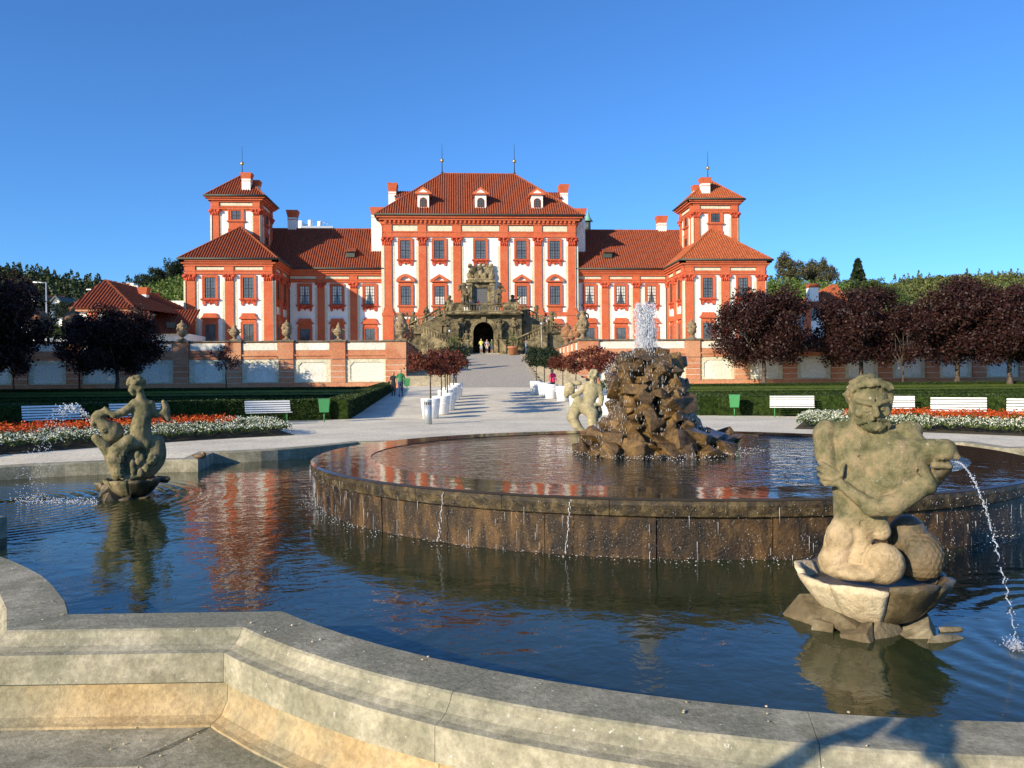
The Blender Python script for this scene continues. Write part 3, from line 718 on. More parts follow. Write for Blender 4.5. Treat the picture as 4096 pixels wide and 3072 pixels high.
# window kit -------------------------------------------------------
def wkey(*a): return a
WC = {}
def window(F, u, zb, w_, h, frame, top=None, sill=None, curtain=0, grille=False, apron=0):
    """frame ring > pane, muntins, sill ornament, head moulding"""
    key = (w_, h, frame, top, sill, curtain, grille, apron)
    if key not in WC:
        fr = MB(); f = frame; t = .16
        fbox(fr, -w_/2-f, -w_/2, .0, t, -f*.25, h+f); fbox(fr, w_/2, w_/2+f, .0, t, -f*.25, h+f); fbox(fr, -w_/2, w_/2, .0, t, h, h+f); fbox(fr, -w_/2, w_/2, .0, t, -f*.25, 0)
        for a in (-1, 1):
            x0, x1 = sorted((a*(w_/2+f*.62), a*(w_/2+f+.04))); fbox(fr, x0, x1, t, t+.05, -f*.25, h+f)
        fbox(fr, -w_/2-f*.62, w_/2+f*.62, t, t+.05, h+f*.62, h+f+.03)
        if apron: fbox(fr, -w_/2-f+.02, w_/2+f-.02, 0, .12, -apron, -f*.25-.2)
        pane = MB(); fbox(pane, -w_/2, w_/2, .01, .04, 0, h)
        mu = MB(); b = .05
        fbox(mu, -b, b, .045, .10, 0, h); fbox(mu, -w_/2, w_/2, .046, .101, h*.47-b, h*.47+b)
        for a in (-1, 1):
            x0, x1 = sorted((a*w_/2, a*(w_/2-.07))); fbox(mu, x0, x1, .045, .095, 0, h)
            if not grille: fbox(mu, a*w_/4-.018, a*w_/4+.018, .044, .07, 0, h)
        fbox(mu, -w_/2+.07, w_/2-.07, .047, .095, h-.07, h); fbox(mu, -w_/2+.07, w_/2-.07, .047, .095, 0, .07)
        if not grille:
            for q_ in (.155, .31, .64, .82): fbox(mu, -w_/2, w_/2, .043, .068, h*q_-.018, h*q_+.018)
        else:
            n = 9
            for i in range(-n, n):
                for sgn in (-1, 1):
                    x0 = i*w_/n; p0 = (x0, 0); d = w_
                    pts = [(x0+sgn*t_*h, t_*h) for t_ in (0, 1)]
                    lo = max(0, min(1, ((-w_/2 if sgn > 0 else w_/2)-x0)/(sgn*h))) ; hi = max(0, min(1, ((w_/2 if sgn > 0 else -w_/2)-x0)/(sgn*h)))
                    if hi > lo: mu.tube((x0+sgn*lo*h, -.13, lo*h), (x0+sgn*hi*h, -.13, hi*h), .014, n=3, caps=False)
        sl = None
        if sill:
            sl = MB(); W = w_/2+f
            fbox(sl, -W-.22, W+.22, 0, .34, -.17-f*.25, -f*.25-.002); fbox(sl, -W-.1, W+.1, 0, .24, -.28-f*.25, -.172-f*.25)
            if sill == 'orn':
                z0 = -.285-f*.25
                for a in (-1, 1):
                    x0, x1 = sorted((a*(W-.0), a*(W-.42))); sl.prism([(x0, z0), (x1, z0), (x1-a*.0, z0-.35), ((x0+x1)/2+.12, z0-.62), ((x0+x1)/2-.12, z0-.62), (x0, z0-.35)], -.17, 0)
                n = 12; pts = []
                for i in range(n+1):
                    t = -1+2*i/n; pts.append((t*(W-.42), z0-.20-.12*math.cos(t*9)-.22*(1-abs(t))))
                sl.prism([(-W+.42, z0)]+[(-W+.42, z0-.1)]+pts+[(W-.42, z0-.1), (W-.42, z0)], -.10, 0)
                sl.lathe([(.02, -.03), (.16, -.02), (.2, .05), (.12, .12)], 8, (0, -.12, z0-.30))
                for a in (-1, 1): sl.lathe([(.02, -.03), (.1, -.02), (.12, .05), (.05, .12)], 6, (a*(W*.52), -.11, z0-.16))
        hd = None
        if top:
            hd = MB(); W = w_/2+f; z0 = h+f+.02
            if top in ('tri', 'arc'):
                fbox(hd, -W+.03, W-.03, 0, .14, z0, z0+.28); fbox(hd, -W-.28, W+.28, 0, .42, z0+.282, z0+.46)
                zb_ = z0+.465; H_ = .95
                if top == 'tri':
                    hd.prism([(-W-.3, zb_), (-W-.3, zb_+.1), (0, zb_+H_), (W+.3, zb_+.1), (W+.3, zb_), (W-.25, zb_), (0, zb_+H_-.38), (-W+.25, zb_)], -.40, 0)
                else:
                    po = [(-W-.3+(2*W+.6)*i/14, zb_+.1+(H_-.1)*math.sin(math.pi*i/14)**.75) for i in range(15)]
                    pi_ = [(-W+.28+(2*W-.56)*i/14, zb_+.0+(H_-.38)*math.sin(math.pi*i/14)**.75) for i in range(15)]
                    hd.prism([(-W-.3, zb_)]+po+[(W+.3, zb_)]+pi_[::-1], -.40, 0)
            elif top == 'hood':
                fbox(hd, -W+.04, W-.04, 0, .12, z0, z0+.35)
                fbox(hd, -W-.22, W+.22, 0, .36, z0+.352, z0+.50)
                hd.prism([(-W-.2, z0+.502), (W+.2, z0+.502), (W-.08, z0+.80), (W-.16, z0+1.12), (-W+.16, z0+1.12), (-W+.08, z0+.80)], -.30, 0)
        cu = None
        if curtain:
            cu = MB()
            for a in (-1, 1):
                pts = [(a*w_*.46, h*.97), (a*w_*.05, h*.97), (a*w_*.10, h*.62), (a*w_*.24, h*.28), (a*w_*.40, h*.05), (a*w_*.46, h*.05)]
                if curtain == 2: pts = [(a*w_*.46, h*.45), (a*w_*.03, h*.45), (a*w_*.05, h*.04), (a*w_*.46, h*.04)]
                n_ = len(pts); ar = sum(pts[i][0]*pts[(i+1)%n_][1]-pts[(i+1)%n_][0]*pts[i][1] for i in range(n_))
                cu.prism(pts, -.0425, -.041)
        WC[key] = dict(fr=fr, pane=pane, mu=mu, sl=sl, hd=hd, cu=cu, me={})
    W_ = WC[key]; fk = (tuple(F.u), tuple(F.n))
    if fk not in W_['me']:
        d = {}
        for kk, nm, mm in (('fr', 'window', M['red']), ('pane', 'pane', M['glass']), ('mu', 'grille' if grille else 'muntin', M['grille'] if grille else M['lead']), ('sl', 'sill', M['redorn'] if sill == 'orn' else M['red']), ('hd', 'head_moulding', M['red']), ('cu', 'curtain', M['curtain'])):
            src = W_[kk]
            if src is None: continue
            m2 = MB(); m2.v = list(src.v); m2.f = src.f; m2.m = src.m; m2.sm = src.sm
            G = Face((0,0,0), F.u, F.n); G.xform(m2); d[kk] = (nm, m2.mesh(nm, mm))
        W_['me'][fk] = d
    d = W_['me'][fk]; o = link('window', d['fr'][1], pal, F.P(u, 0, zb))
    for kk in ('pane', 'mu', 'sl', 'hd', 'cu'):
        if kk in d: link(d[kk][0], d[kk][1], o)
    return o
# pilaster kit ------------------------------------------------------
def capital(mb, w_, z0, z1, d):
    """leafy composite capital"""
    h = z1-z0
    fbox(mb, -w_/2, w_/2, 0, d, z0, z1-h*.12); fbox(mb, -w_/2-.24, w_/2+.24, 0, d+.22, z1-h*.12, z1)
    for row, (zz, k, r) in enumerate(((z0+h*.12, 4, .17), (z0+h*.42, 3, .20))):
        for i in range(k):
            x = -w_/2+w_*(i+.5)/k; mb.lathe([(.03, -.25), (r*.8, -.12), (r, .05), (r*1.1, .2), (.03, .26)], 6, (x, -d-.02, zz+.1))
    for a in (-1, 1):
        mb.lathe([(.03, -.2), (.2, -.12), (.26, 0), (.2, .12), (.03, .2)], 8, (a*(w_/2+.08), -d-.1, z1-h*.3))
    mb.lathe([(.03, -.15), (.15, -.08), (.17, .05), (.03, .16)], 6, (0, -d-.16, z1-h*.22))
def pilaster(F, u, w_, zbase, zs, zc, ztop, cream=.28, ped=None, back=True):
    """cream backing strips, shaft with base, capital, entablature block above the capital"""
    if back:
        m = MB(); fbox(m, u-w_/2-cream-.12, u+w_/2+cream+.12, 0, .035, zbase, zc-.0); part(F.xform(m), 'cream_strip', M['cream'])
    m = MB(); fbox(m, u-w_/2, u+w_/2, .0, .20, zs+.0, zc)
    if ped:
        fbox(m, u-w_/2-.16, u+w_/2+.16, 0, .30, zs-.35, zs-.001); fbox(m, u-w_/2-.07, u+w_/2+.07, 0, .25, zs-.001, zs+.32)
        fbox(m, u-w_/2-.20, u+w_/2+.20, 0, .33, zbase, zs-.80); fbox(m, u-w_/2-.32, u+w_/2+.32, 0, .42, zs-.80, zs-.351)
    else: m.box(u-w_/2, u+w_/2, -.2, 0, zbase, zs)
    sh = part(F.xform(m), 'pilaster', M['red'])
    m = MB(); capital(m, w_, zc, ztop, .22); m.v = [(x+u, y, z) for x, y, z in m.v]
    F.xform(m).build('capital', M['redorn'], sh)
# entablature runs along a face; blocks above pilasters
def entab(F, u0, u1, pil, w_, z0, zf0, zf1, z1, ztop, over=.75, dent=False):
    m = MB(); fbox(m, u0, u1, 0, .22, z0, zf0-.001); fbox(m, u0, u1, 0, .30, zf0-.12, zf0); part(F.xform(m), 'architrave', M['red'])
    m = MB(); fbox(m, u0+.02, u1-.02, 0, .05, zf0, zf1); part(F.xform(m), 'frieze', M['red'])
    for u in pil:
        m = MB(); fbox(m, max(u0-.01, u-w_/2-.04), min(u1+.01, u+w_/2+.04), 0, .26, z0+.01, zf1+.02)
        part(F.xform(m), 'entablature_block', M['red'])
    P_ = sorted(pil)
    for a, b in zip(P_[:-1], P_[1:]):
        m = MB(); fbox(m, a+w_/2+.12, b-w_/2-.12, .05, .09, zf0+.10, zf1-.06); part(F.xform(m), 'frieze_panel', M['cream'])
    m = MB(); fbox(m, u0-.1, u1+.1, 0, .34, zf1+.021, z1); fbox(m, u0-over*.6, u1+over*.6, 0, over*.72, z1+.001, z1+(ztop-z1)*.5); fbox(m, u0-over, u1+over, 0, over, z1+(ztop-z1)*.5+.001, ztop)
    part(F.xform(m), 'cornice', M['red'])
    if dent:
        m = MB(); n = int((u1-u0)/.62)
        for i in range(n):
            u = u0+.3+(u1-u0-.6)*i/(n-1); fbox(m, u-.14, u+.14, .34, .60, z1-.38, z1)
        part(F.xform(m), 'dentils', M['red'])
# centre --------------------------------------------------------------
pc = [-13.3, -8.37, -3.4, 3.4, 8.37, 13.3]
for u in pc: pilaster(FC, u, 1.10, 4.2, 12.05, 21.35, 22.6, ped=True)
entab(FC, -13.87, 13.87, pc, 1.10, 22.61, 23.36, 24.34, 24.95, 25.55, .95, True)
for s in (-1, 1):    # sides of the centre above the wings
    S = Face((s*(HC-.06), YC+7, 0), (0, -s, 0), (s, 0, 0)) if 0 else Face((s*(HC-.06), YC+7, 0), (0, 1, 0) if s > 0 else (0, -1, 0), (s, 0, 0))
    pilaster(S, -6.3*s, 1.1, 4.2, 12.05, 21.35, 22.6, ped=True); entab(S, -6.98, 6.98, [-6.3, 6.3], 1.1, 22.61, 23.36, 24.34, 24.95, 25.55, .95, True)
for u in (-10.8, -5.95, 0, 5.95, 10.8): window(FC, u, 19.46, 1.48, 2.66, .30, None, 'orn')
for u in (-10.8, -5.95, 5.95, 10.8): window(FC, u, 12.82, 1.48, 2.70, .30, 'arc' if abs(u) > 8 else 'tri', 'flat', 2 if abs(u) < 8 else 0, apron=1.0)
m = MB(); fbox(m, -13.87, 13.87, 0, .10, 11.15, 11.75); part(FC.xform(m), 'string_course', M['red'])
for u in (-10.8, -5.95, 5.95, 10.8): window(FC, u, 7.2, 1.48, 2.1, .34, 'hood', None, grille=True)
# wings ---------------------------------------------------------------
for s in (-1, 1):
    pw = [HC+.0, 18.35, 23.35, 28.6]; pw = [14.1, 18.35, 23.0, 27.9]
    pil = sorted(s*p for p in pw)
    for p in pw[1:3]: pilaster(FW, s*p, 1.0, 4.2, 4.6, 15.38, 16.15)
    entab(FW, *sorted((s*HC, s*XP0)), [s*13.6]+[s*p for p in pw[1:3]]+[s*28.0], 1.0, 16.16, 16.6, 17.12, 17.45, 18.0, .75)
    for p in (16.05, 20.7, 25.3): window(FW, s*p, 13.0, 1.42, 2.68, .30, None, 'orn', 1 if (s > 0 or p > 20) else 1)
    for p in (16.05, 20.7, 25.3): window(FW, s*p, 6.9, 1.42, 2.6, .30, 'hood', None, grille=True)
# pavilions -----------------------------------------------------------
for s in (-1, 1):
    pp = [XP0+.62, 33.4, XP1-.62]
    for p in pp: pilaster(FP, s*p, 1.12, 4.2, 4.6, 15.3, 16.15)
    entab(FP, *sorted((s*XP0, s*XP1)), [s*p for p in pp], 1.12, 16.16, 16.62, 17.18, 17.5, 18.0, .75)
    for p in (30.95, 35.9): window(FP, s*p, 13.0, 1.38, 2.72, .30, None, 'orn')
    for p in (30.95, 35.9): window(FP, s*p, 6.6, 1.38, 2.95, .30, 'hood', None, grille=True)
    # inner side facing the court
    S = Face((s*XP0, (YP+YW)/2, 0), (0, -1, 0) if s > 0 else (0, 1, 0), (-s, 0, 0)); h = (YW-YP)/2
    for q_ in (-h+.62, 0, h-.3): pilaster(S, q_*(1 if s < 0 else -1), 1.0, 4.2, 4.6, 15.3, 16.15)
    entab(S, -h, h, [-h+.5, 0, h-.5], 1.0, 16.16, 16.62, 17.18, 17.5, 18.0, .75)
    for q_ in (-2.1, 2.1): window(S, q_, 13.0, 1.1, 2.7, .26, None, 'orn'); window(S, q_, 6.6, 1.1, 2.95, .26, 'hood', None, grille=True)
    S2 = Face((s*XP1, YP+8, 0), (0, 1, 0) if s > 0 else (0, -1, 0), (s, 0, 0))
    for q_ in (-7.4, -2.5, 2.5, 7.4): pilaster(S2, q_, 1.0, 4.2, 4.6, 15.3, 16.15)
    entab(S2, -8, 8, [-7.4, -2.5, 2.5, 7.4], 1.0, 16.16, 16.62, 17.18, 17.5, 18.0, .75)
# roofs: faces covered with raised tile columns ------------------------
def roof_face(poly, pitch, mb, r=.13):
    """poly: 3-D polygon, first edge = eaves; rib columns run up the slope"""
    p = [Vector(q_) for q_ in poly]; e = (p[1]-p[0]).normalized()
    n = Vector((0, 0, 0))
    for i in range(len(p)): n += p[i].cross(p[(i+1)%len(p)])
    n.normalize()
    if n.z < 0: n = -n; 
    up = n.cross(e); 
    if up.z < 0: up = -up
    uv = [((q_-p[0]).dot(e), (q_-p[0]).dot(up)) for q_ in p]
    mb.add(p, [tuple(range(len(p)))])
    u0 = min(a for a, b in uv); u1 = max(a for a, b in uv); k = int((u1-u0)/pitch)
    for i in range(k):
        u = u0+(i+.5)*(u1-u0)/k+.0137; vs = []
        for (a0, b0), (a1, b1) in zip(uv, uv[1:]+uv[:1]):
            if (a0-u)*(a1-u) < 0: vs.append(b0+(b1-b0)*(u-a0)/(a1-a0))
        vs.sort()
        for v0, v1 in zip(vs[::2], vs[1::2]):
            if v1-v0 < .2: continue
            a = p[0]+e*u+up*(v0-.02); b = p[0]+e*u+up*v1; w2 = pitch*.30
            pts = [a-e*w2, a+n*r, a+e*w2, b-e*w2, b+n*r, b+e*w2]
            mb.add(pts, [(0,1,4,3), (1,2,5,4), (0,2,1), (3,4,5)])
    return mb
def hips(lines, r=.13): 
    m = MB()
    for a, b in lines: m.tube(a, b, r, r, 6)
    return m
def hiproof(x0, x1, y0, y1, ze, rx0, rx1, ry, ry1, zr, m='tile', pitch=.34, skip=()):
    A, B, C, D = (x0,y0,ze), (x1,y0,ze), (x1,y1,ze), (x0,y1,ze)
    mb = MB()
    if ry == ry1:       # ridge along x
        E_, G_ = (rx0, ry, zr), (rx1, ry, zr)
        roof_face([A, B, G_, E_], pitch, mb); roof_face([B, C, G_], pitch, mb); roof_face([C, D, E_, G_], pitch, mb); roof_face([D, A, E_], pitch, mb)
        hl = [(A, E_), (B, G_), (C, G_), (D, E_), (E_, G_)]
    else:               # ridge along y
        E_, G_ = (rx0, ry, zr), (rx0, ry1, zr)
        roof_face([A, B, E_], pitch, mb); roof_face([B, C, G_, E_], pitch, mb); roof_face([C, D, G_], pitch, mb); roof_face([D, A, E_, G_], pitch, mb)
        hl = [(A, E_), (B, E_), (C, G_), (D, G_), (E_, G_)]
    mb.add([(x0+.02,y0+.02,ze-.16),(x1-.02,y0+.02,ze-.16),(x1-.02,y1-.02,ze-.16),(x0+.02,y1-.02,ze-.16),A,B,C,D], [(3,2,1,0),(0,1,5,4),(1,2,6,5),(2,3,7,6),(3,0,4,7)])
    mb2 = hips(hl); n = len(mb.v); mb.add(mb2.v, mb2.f, 1)
    r_ = part(mb, 'roof', [M[m], M['tiler']])
    g = MB(); y = y0-.12
    g.tube((x0, y, ze-.05), (x1, y, ze-.05), .13, n=6); g.tube((x0-.1, y0, ze-.05), (x0-.1, y1, ze-.05), .13, n=6); g.tube((x1+.1, y0, ze-.05), (x1+.1, y1, ze-.05), .13, n=6)
    g.build('gutter', M['gutter'], r_); return r_
hiproof(-15.0, 15.0, YC-1.05, YC+15, 25.7, -5.6, 5.6, 124.2, 124.2, 33.9)
for s in (-1, 1):
    a, b = sorted((s*(HC+.1), s*(XP0+3.0)))
    mb = MB(); y0 = YW-.85; e = 18.15
    x_in, x_out = s*(HC+.02), s*(XP0+.75)
    # front slope of the wing: valley against the pavilion roof, rises behind it
    poly = [(x_in, y0, e), (s*(XP0-.75), y0, e), (s*(XP0+7.0), YW+7, 25.2), (x_in, YW+7, 25.2)]
    roof_face(poly, .34, mb); roof_face([(s*(XP0+7.0), YW+7, 25.2), (x_in, YW+7, 25.2), (x_in, YW+15, 18.15), (s*(XP0+7.0), YW+15, 18.15)][::1], .34, mb)
    mb2 = hips([((x_in, YW+7, 25.22), (s*(XP0+7.0), YW+7, 25.22))]); mb.add(mb2.v, mb2.f, 1)
    r_ = part(mb, 'roof', [M['tile'], M['tiler']]); MB().tube((x_in, y0-.1, e-.05), (s*(XP0-.8), y0-.1, e-.05), .13).build('gutter', M['gutter'], r_)
    a, b = sorted((s*(XP0-.8), s*(XP1+.8)))
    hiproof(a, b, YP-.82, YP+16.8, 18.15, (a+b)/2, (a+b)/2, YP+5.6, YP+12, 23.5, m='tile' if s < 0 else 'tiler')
    # downpipe at the inner corner
    MB().tube((s*(XP0-.3), YW-.25, 17.6), (s*(XP0-.3), YW-.25, 4.5), .07).build('downpipe', M['gutter'], pal)
    # small roof hatch
    hx = s*(18.3 if s < 0 else 15.6+3.1); 
    hx = -18.9 if s < 0 else 19.0
    hz = 20.35; hy = YW+1.4
    h_ = MB().box(hx-.62, hx+.62, hy-.5, hy+1.4, hz-.35, hz+.45).build('roof_hatch', M['gutter'], pal)
    MB().add([(hx-.85, hy-.85, hz+.42), (hx+.85, hy-.85, hz+.42), (hx+.6, hy+1.9, hz+1.35), (hx-.6, hy+1.9, hz+1.35), (hx-.85, hy-.85, hz+.5), (hx+.85, hy-.85, hz+.5), (hx+.6, hy+1.9, hz+1.43), (hx-.6, hy+1.9, hz+1.43)], [(0,1,2,3)[::-1], (4,5,6,7), (0,1,5,4), (1,2,6,5), (2,3,7,6), (3,0,4,7)]).build('hatch_roof', M['tile'], h_)
# towers ---------------------------------------------------------------
TY0, TW = 115.0, 3.3
for s in (-1, 1):
    cx = s*34.35; cy = TY0+TW
    body = part(MB().box(cx-TW, cx+TW, TY0, TY0+2*TW, 17.7, 27.1), 'tower_wall', M['white'])
    for F, us in ((Face((cx, TY0, 0), (1,0,0), (0,-1,0)), 0), (Face((cx-s*TW, cy, 0), (0, -1, 0) if s > 0 else (0, 1, 0), (-s, 0, 0)), 0), (Face((cx+s*TW, cy, 0), (0, 1, 0) if s > 0 else (0, -1, 0), (s, 0, 0)), 0)):
        for q_ in (-TW+.48, TW-.48): pilaster(F, q_, .92, 17.75, 17.9, 25.4, 26.2, .2)
        entab(F, -TW, TW, [-TW+.48, TW-.48], .92, 26.21, 26.62, 27.2, 27.42, 27.95, .8)
        m = MB(); fbox(m, -TW, TW, 0, .10, 26.0, 26.22); part(F.xform(m), 'band', M['red'])
        window(F, 0, 24.75, 1.3, 1.3, .42, None, 'flat'); window(F, 0, 21.75, 1.3, 1.35, .42, 'hood' if 0 else None, 'flat')
        m = MB(); fbox(m, -1.05, 1.05, 0, .12, 22.9, 24.3); part(F.xform(m), 'window_apron', M['red'])
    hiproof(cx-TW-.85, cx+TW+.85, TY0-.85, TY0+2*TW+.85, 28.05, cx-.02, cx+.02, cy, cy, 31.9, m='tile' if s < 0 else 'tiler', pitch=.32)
    sp = MB().tube((cx, cy, 31.7), (cx, cy, 36.1), .07, .02, 6).lathe([(.02, -.2), (.25, -.12), (.12, .1), (.02, .2)], 8, (cx, cy, 32.1)).build('spire', M['darkmetal'], pal)
    MB().lathe([(.03, -.27), (.2, -.2), (.28, 0), (.2, .2), (.03, .27)], 12, (cx, cy, 33.55)).build('ball', M['gold'], sp)
def chimney(x, y, z0, z1, w_=.62, d=.62, cap=.9):
    c = MB().box(x-w_, x+w_, y-d, y+d, z0, z1-cap-.1).box(x-w_-.03, x+w_+.03, y-d-.03, y+d+.03, z1-cap-.099, z1-cap).build('chimney', M['white'], pal)
    m = MB(); m.frus(x, y, z1-cap+.001, z1, w_*.98, d*.98, w_*1.35, d*1.35); m.build('chimney_cap', M['red'], c)
    MB().box(x-w_-.04, x+w_+.04, y-d-.04, y+d+.04, z1-cap-.35, z1-cap-.28).build('chimney_band', M['red'], c)
for s in (-1, 1):
    for px_, pt_, y_, w_ in (((988, 695, TY0+.75, .60), (1024, 725, TY0+2.7, .52)) if s < 0 else ((2819, 714, TY0+.75, .62), (2786, 744, TY0+2.6, .52))):
        q_ = onY(px_, pt_, y_); chimney(q_.x-AX, y_, q_.z-4.6, q_.z, w_, .58, .85)
    chimney(s*13.2, YC+8.0, 27.6, 32.1, .58, .9, 1.3)
    chimney(s*(15.25 if s < 0 else 15.1), YW+3.0, 20.8, 27.6, .75, .6, 1.15)
    q_ = onY(1171 if s < 0 else 2645, 844 if s < 0 else 867, YW+7.5); chimney(q_.x-AX, YW+7.5, 24.5, q_.z, .66, .66, 1.1)
    # cross gable linking the side chimneys to the roof
    MB().box(*sorted((s*9.4, s*12.7)), YC+7.2, YC+9.0, 27.5, 29.7).build('side_dormer', M['white'], pal)
    m = MB(); roof_face([(s*9.0, YC+6.8, 29.9), (s*12.9, YC+6.8, 29.9), (s*12.9, YC+8.1, 31.1), (s*9.0, YC+8.1, 31.1)], .34, m); m.build('side_dormer_roof', M['tile'], pal)
    MB().box(*sorted((s*9.2, s*12.8)), YC+7.0, YC+9.1, 29.55, 29.9).build('side_dormer_cornice', M['red'], pal)
for x in (-5.6, 5.6):
    sp = MB().tube((x, 124.2, 33.7), (x, 124.2, 38.6), .08, .02, 6).lathe([(.02, -.2), (.25, -.1), (.02, .2)], 8, (x, 124.2, 34.1)).build('spire', M['darkmetal'], pal)
    MB().lathe([(.03, -.3), (.22, -.22), (.31, 0), (.22, .22), (.03, .3)], 12, (x, 124.2, 35.9)).build('ball', M['gold'], sp)
# dormers ---------------------------------------------------------------
for x in (-8.2, .1, 8.35):
    y = YC+.35; z0, z1 = 26.95, 28.85; W = .82
    d = MB().box(x-W, x+W, y, y+3.5, z0-.5, z1).build('dormer', M['white'], pal)
    m = MB(); m.prism([(x-W-.38, z1), (x+W+.38, z1), (x+W+.38, z1+.18), (x, z1+1.05), (x-W-.38, z1+.18)], y-.36, y+4.0); m.build('dormer_roof', M['red'], d)
    m = MB(); m.prism([(x-.62, z1+.22), (x+.62, z1+.22), (x, z1+.66)], y-.38, y-.361); m.build('tympanum', M['white'], d)
    arch = [(x-.46, z0+.12), (x+.46, z0+.12), (x+.46, z0+.95)]+[(x+.46*math.cos(R(a)), z0+.95+.46*math.sin(R(a))) for a in range(20, 180, 20)]+[(x-.46, z0+.95)]
    big = [(x+(a-x)*1.16, z0+.12+(b-z0-.12)*1.08-.04) for a, b in arch]
    MB().prism(big, y-.05, y).build('dormer_frame', M['red'], d)
    MB().prism(arch, y-.07, y-.051).build('dormer_window', M['lead'], d)
    m = MB()
    for q_ in (-.22, .0, .22): m.box(x+q_-.03, x+q_+.03, y-.09, y-.071, z0+.12, z0+1.3)
    for q_ in (.4, .75, 1.1): m.box(x-.44, x+.44, y-.092, y-.072, z0+q_, z0+q_+.04)
    m.build('dormer_muntin', M['grille'], d)
    part(MB().box(x-W-.1, x+W+.1, y-.12, y, z0-.25, z0-.08), 'dormer_flashing', M['gutter'])
# stone portal above the stair ------------------------------------------
pt = MB()
for s in (-1, 1):
    x0, x1 = sorted((s*.92, s*1.28)); pt.box(x0, x1, YC-.35, YC, 10.9, 15.9)
    x0, x1 = sorted((s*1.3, s*1.95)); pt.box(x0, x1, YC-.75, YC, 10.9, 16.0); pt.box(x0-.1, x1+.1, YC-.85, YC, 15.55, 15.75)
pt.box(-1.28, 1.28, YC-.36, YC, 15.3, 15.9); pt.box(-2.15, 2.15, YC-.95, YC, 16.0, 16.35); pt.box(-1.3, 1.3, YC-.6, YC, 15.9, 16.0)
portal = part(pt, 'stone_portal', M['sand'])
MB().box(-.92, .92, YC-.10, YC-.01, 10.9, 15.3).build('studded_door', M['grille'], portal)
m = MB()
for i in range(6):
    for k in range(12): m.frus(-.75+i*.3+(k%2)*.12, YC-.11, 11.1+k*.35, 11.16+k*.35, .05, .02, .05, .02)
m.build('door_studs', M['lead'], portal)
# ================================================================== TERRACE, RAMP
TY = 75.; CAPZ = 5.62
NI = 8.35                                # half width of the notch of the ramp
for s in (-1, 1):
    a, b = sorted((AX+s*(NI+.3), AX+s*75))
    tag(MB().box(a, b, TY+.5, 175, 1.0, 4.55).build('terrace', M['gravel']), kind='structure')
tag(MB().box(AX-NI-.3, AX+NI+.3, 100.0, 175, 1.0, 5.0).build('terrace_forecourt', M['gravel']), kind='structure')
rm = MB(); n = 20
hw = lambda t: 3.4+1.0*t
V = []
for i in range(n+1):
    t = i/n; y = 65.5+(100-65.5)*t; z = 1.25+(5.12-1.25)*t; V += [(AX-hw(t), y, z), (AX+hw(t), y, z)]
V += [(AX-hw(1), 101.8, 5.15), (AX+hw(1), 101.8, 5.15)]
fs = [(2*i, 2*i+1, 2*i+3, 2*i+2) for i in range(n+1)]; rm.add(V, fs); m_ = len(V)
rm.add([(x, y, z-1.2) for x, y, z in V], [f[::-1] for f in fs])
o = rm.build('ramp', M['cobble']); tag(o, kind='structure')
# kerbs of the ramp and the broad stairs beside it
st = thing('ramp_stairs', 'pale stone steps climbing on both sides of the cobbled ramp', 'steps', (AX, 0, 0))
for s in (-1, 1):
    for i in range(12):
        t0, t1 = i/12+.002, (i+1)/12-.002
        P_ = []
        for t, dz in ((t0, 0), (t1, 0)):
            y = 65.5+34.5*t; z = 1.25+3.87*t
            P_ += [(s*(hw(t)+.01), y, z-.3), (s*(hw(t)+.33), y, z-.3), (s*(hw(t)+.33), y, z+.07), (s*(hw(t)+.01), y, z+.07)]
        MB().add(P_, [(0,1,2,3), (7,6,5,4), (0,4,5,1), (1,5,6,2), (2,6,7,3), (3,7,4,0)]).build('kerb_stone', M['step'], st)
    for i in range(12):
        y0 = 68.5+i*(100-68.5)/12; z = 1.38+(5.0-1.38)*(i+1)/12; t = (y0-65.5)/34.5
        x0, x1 = sorted((s*(hw(t)+.36), s*(NI-.2))); MB().box(x0, x1, y0, y0+3.0, z-.5, z).build('step', M['step'], st)
def wallrun(root, x0, x1, y, pier_x, pier_w, dirv=(1,0), nrm=(0,-1), z0=1.3):
    """terrace wall in local u; piers with courses, framed panels, salmon cornice, parapet with white panels, stone cap"""
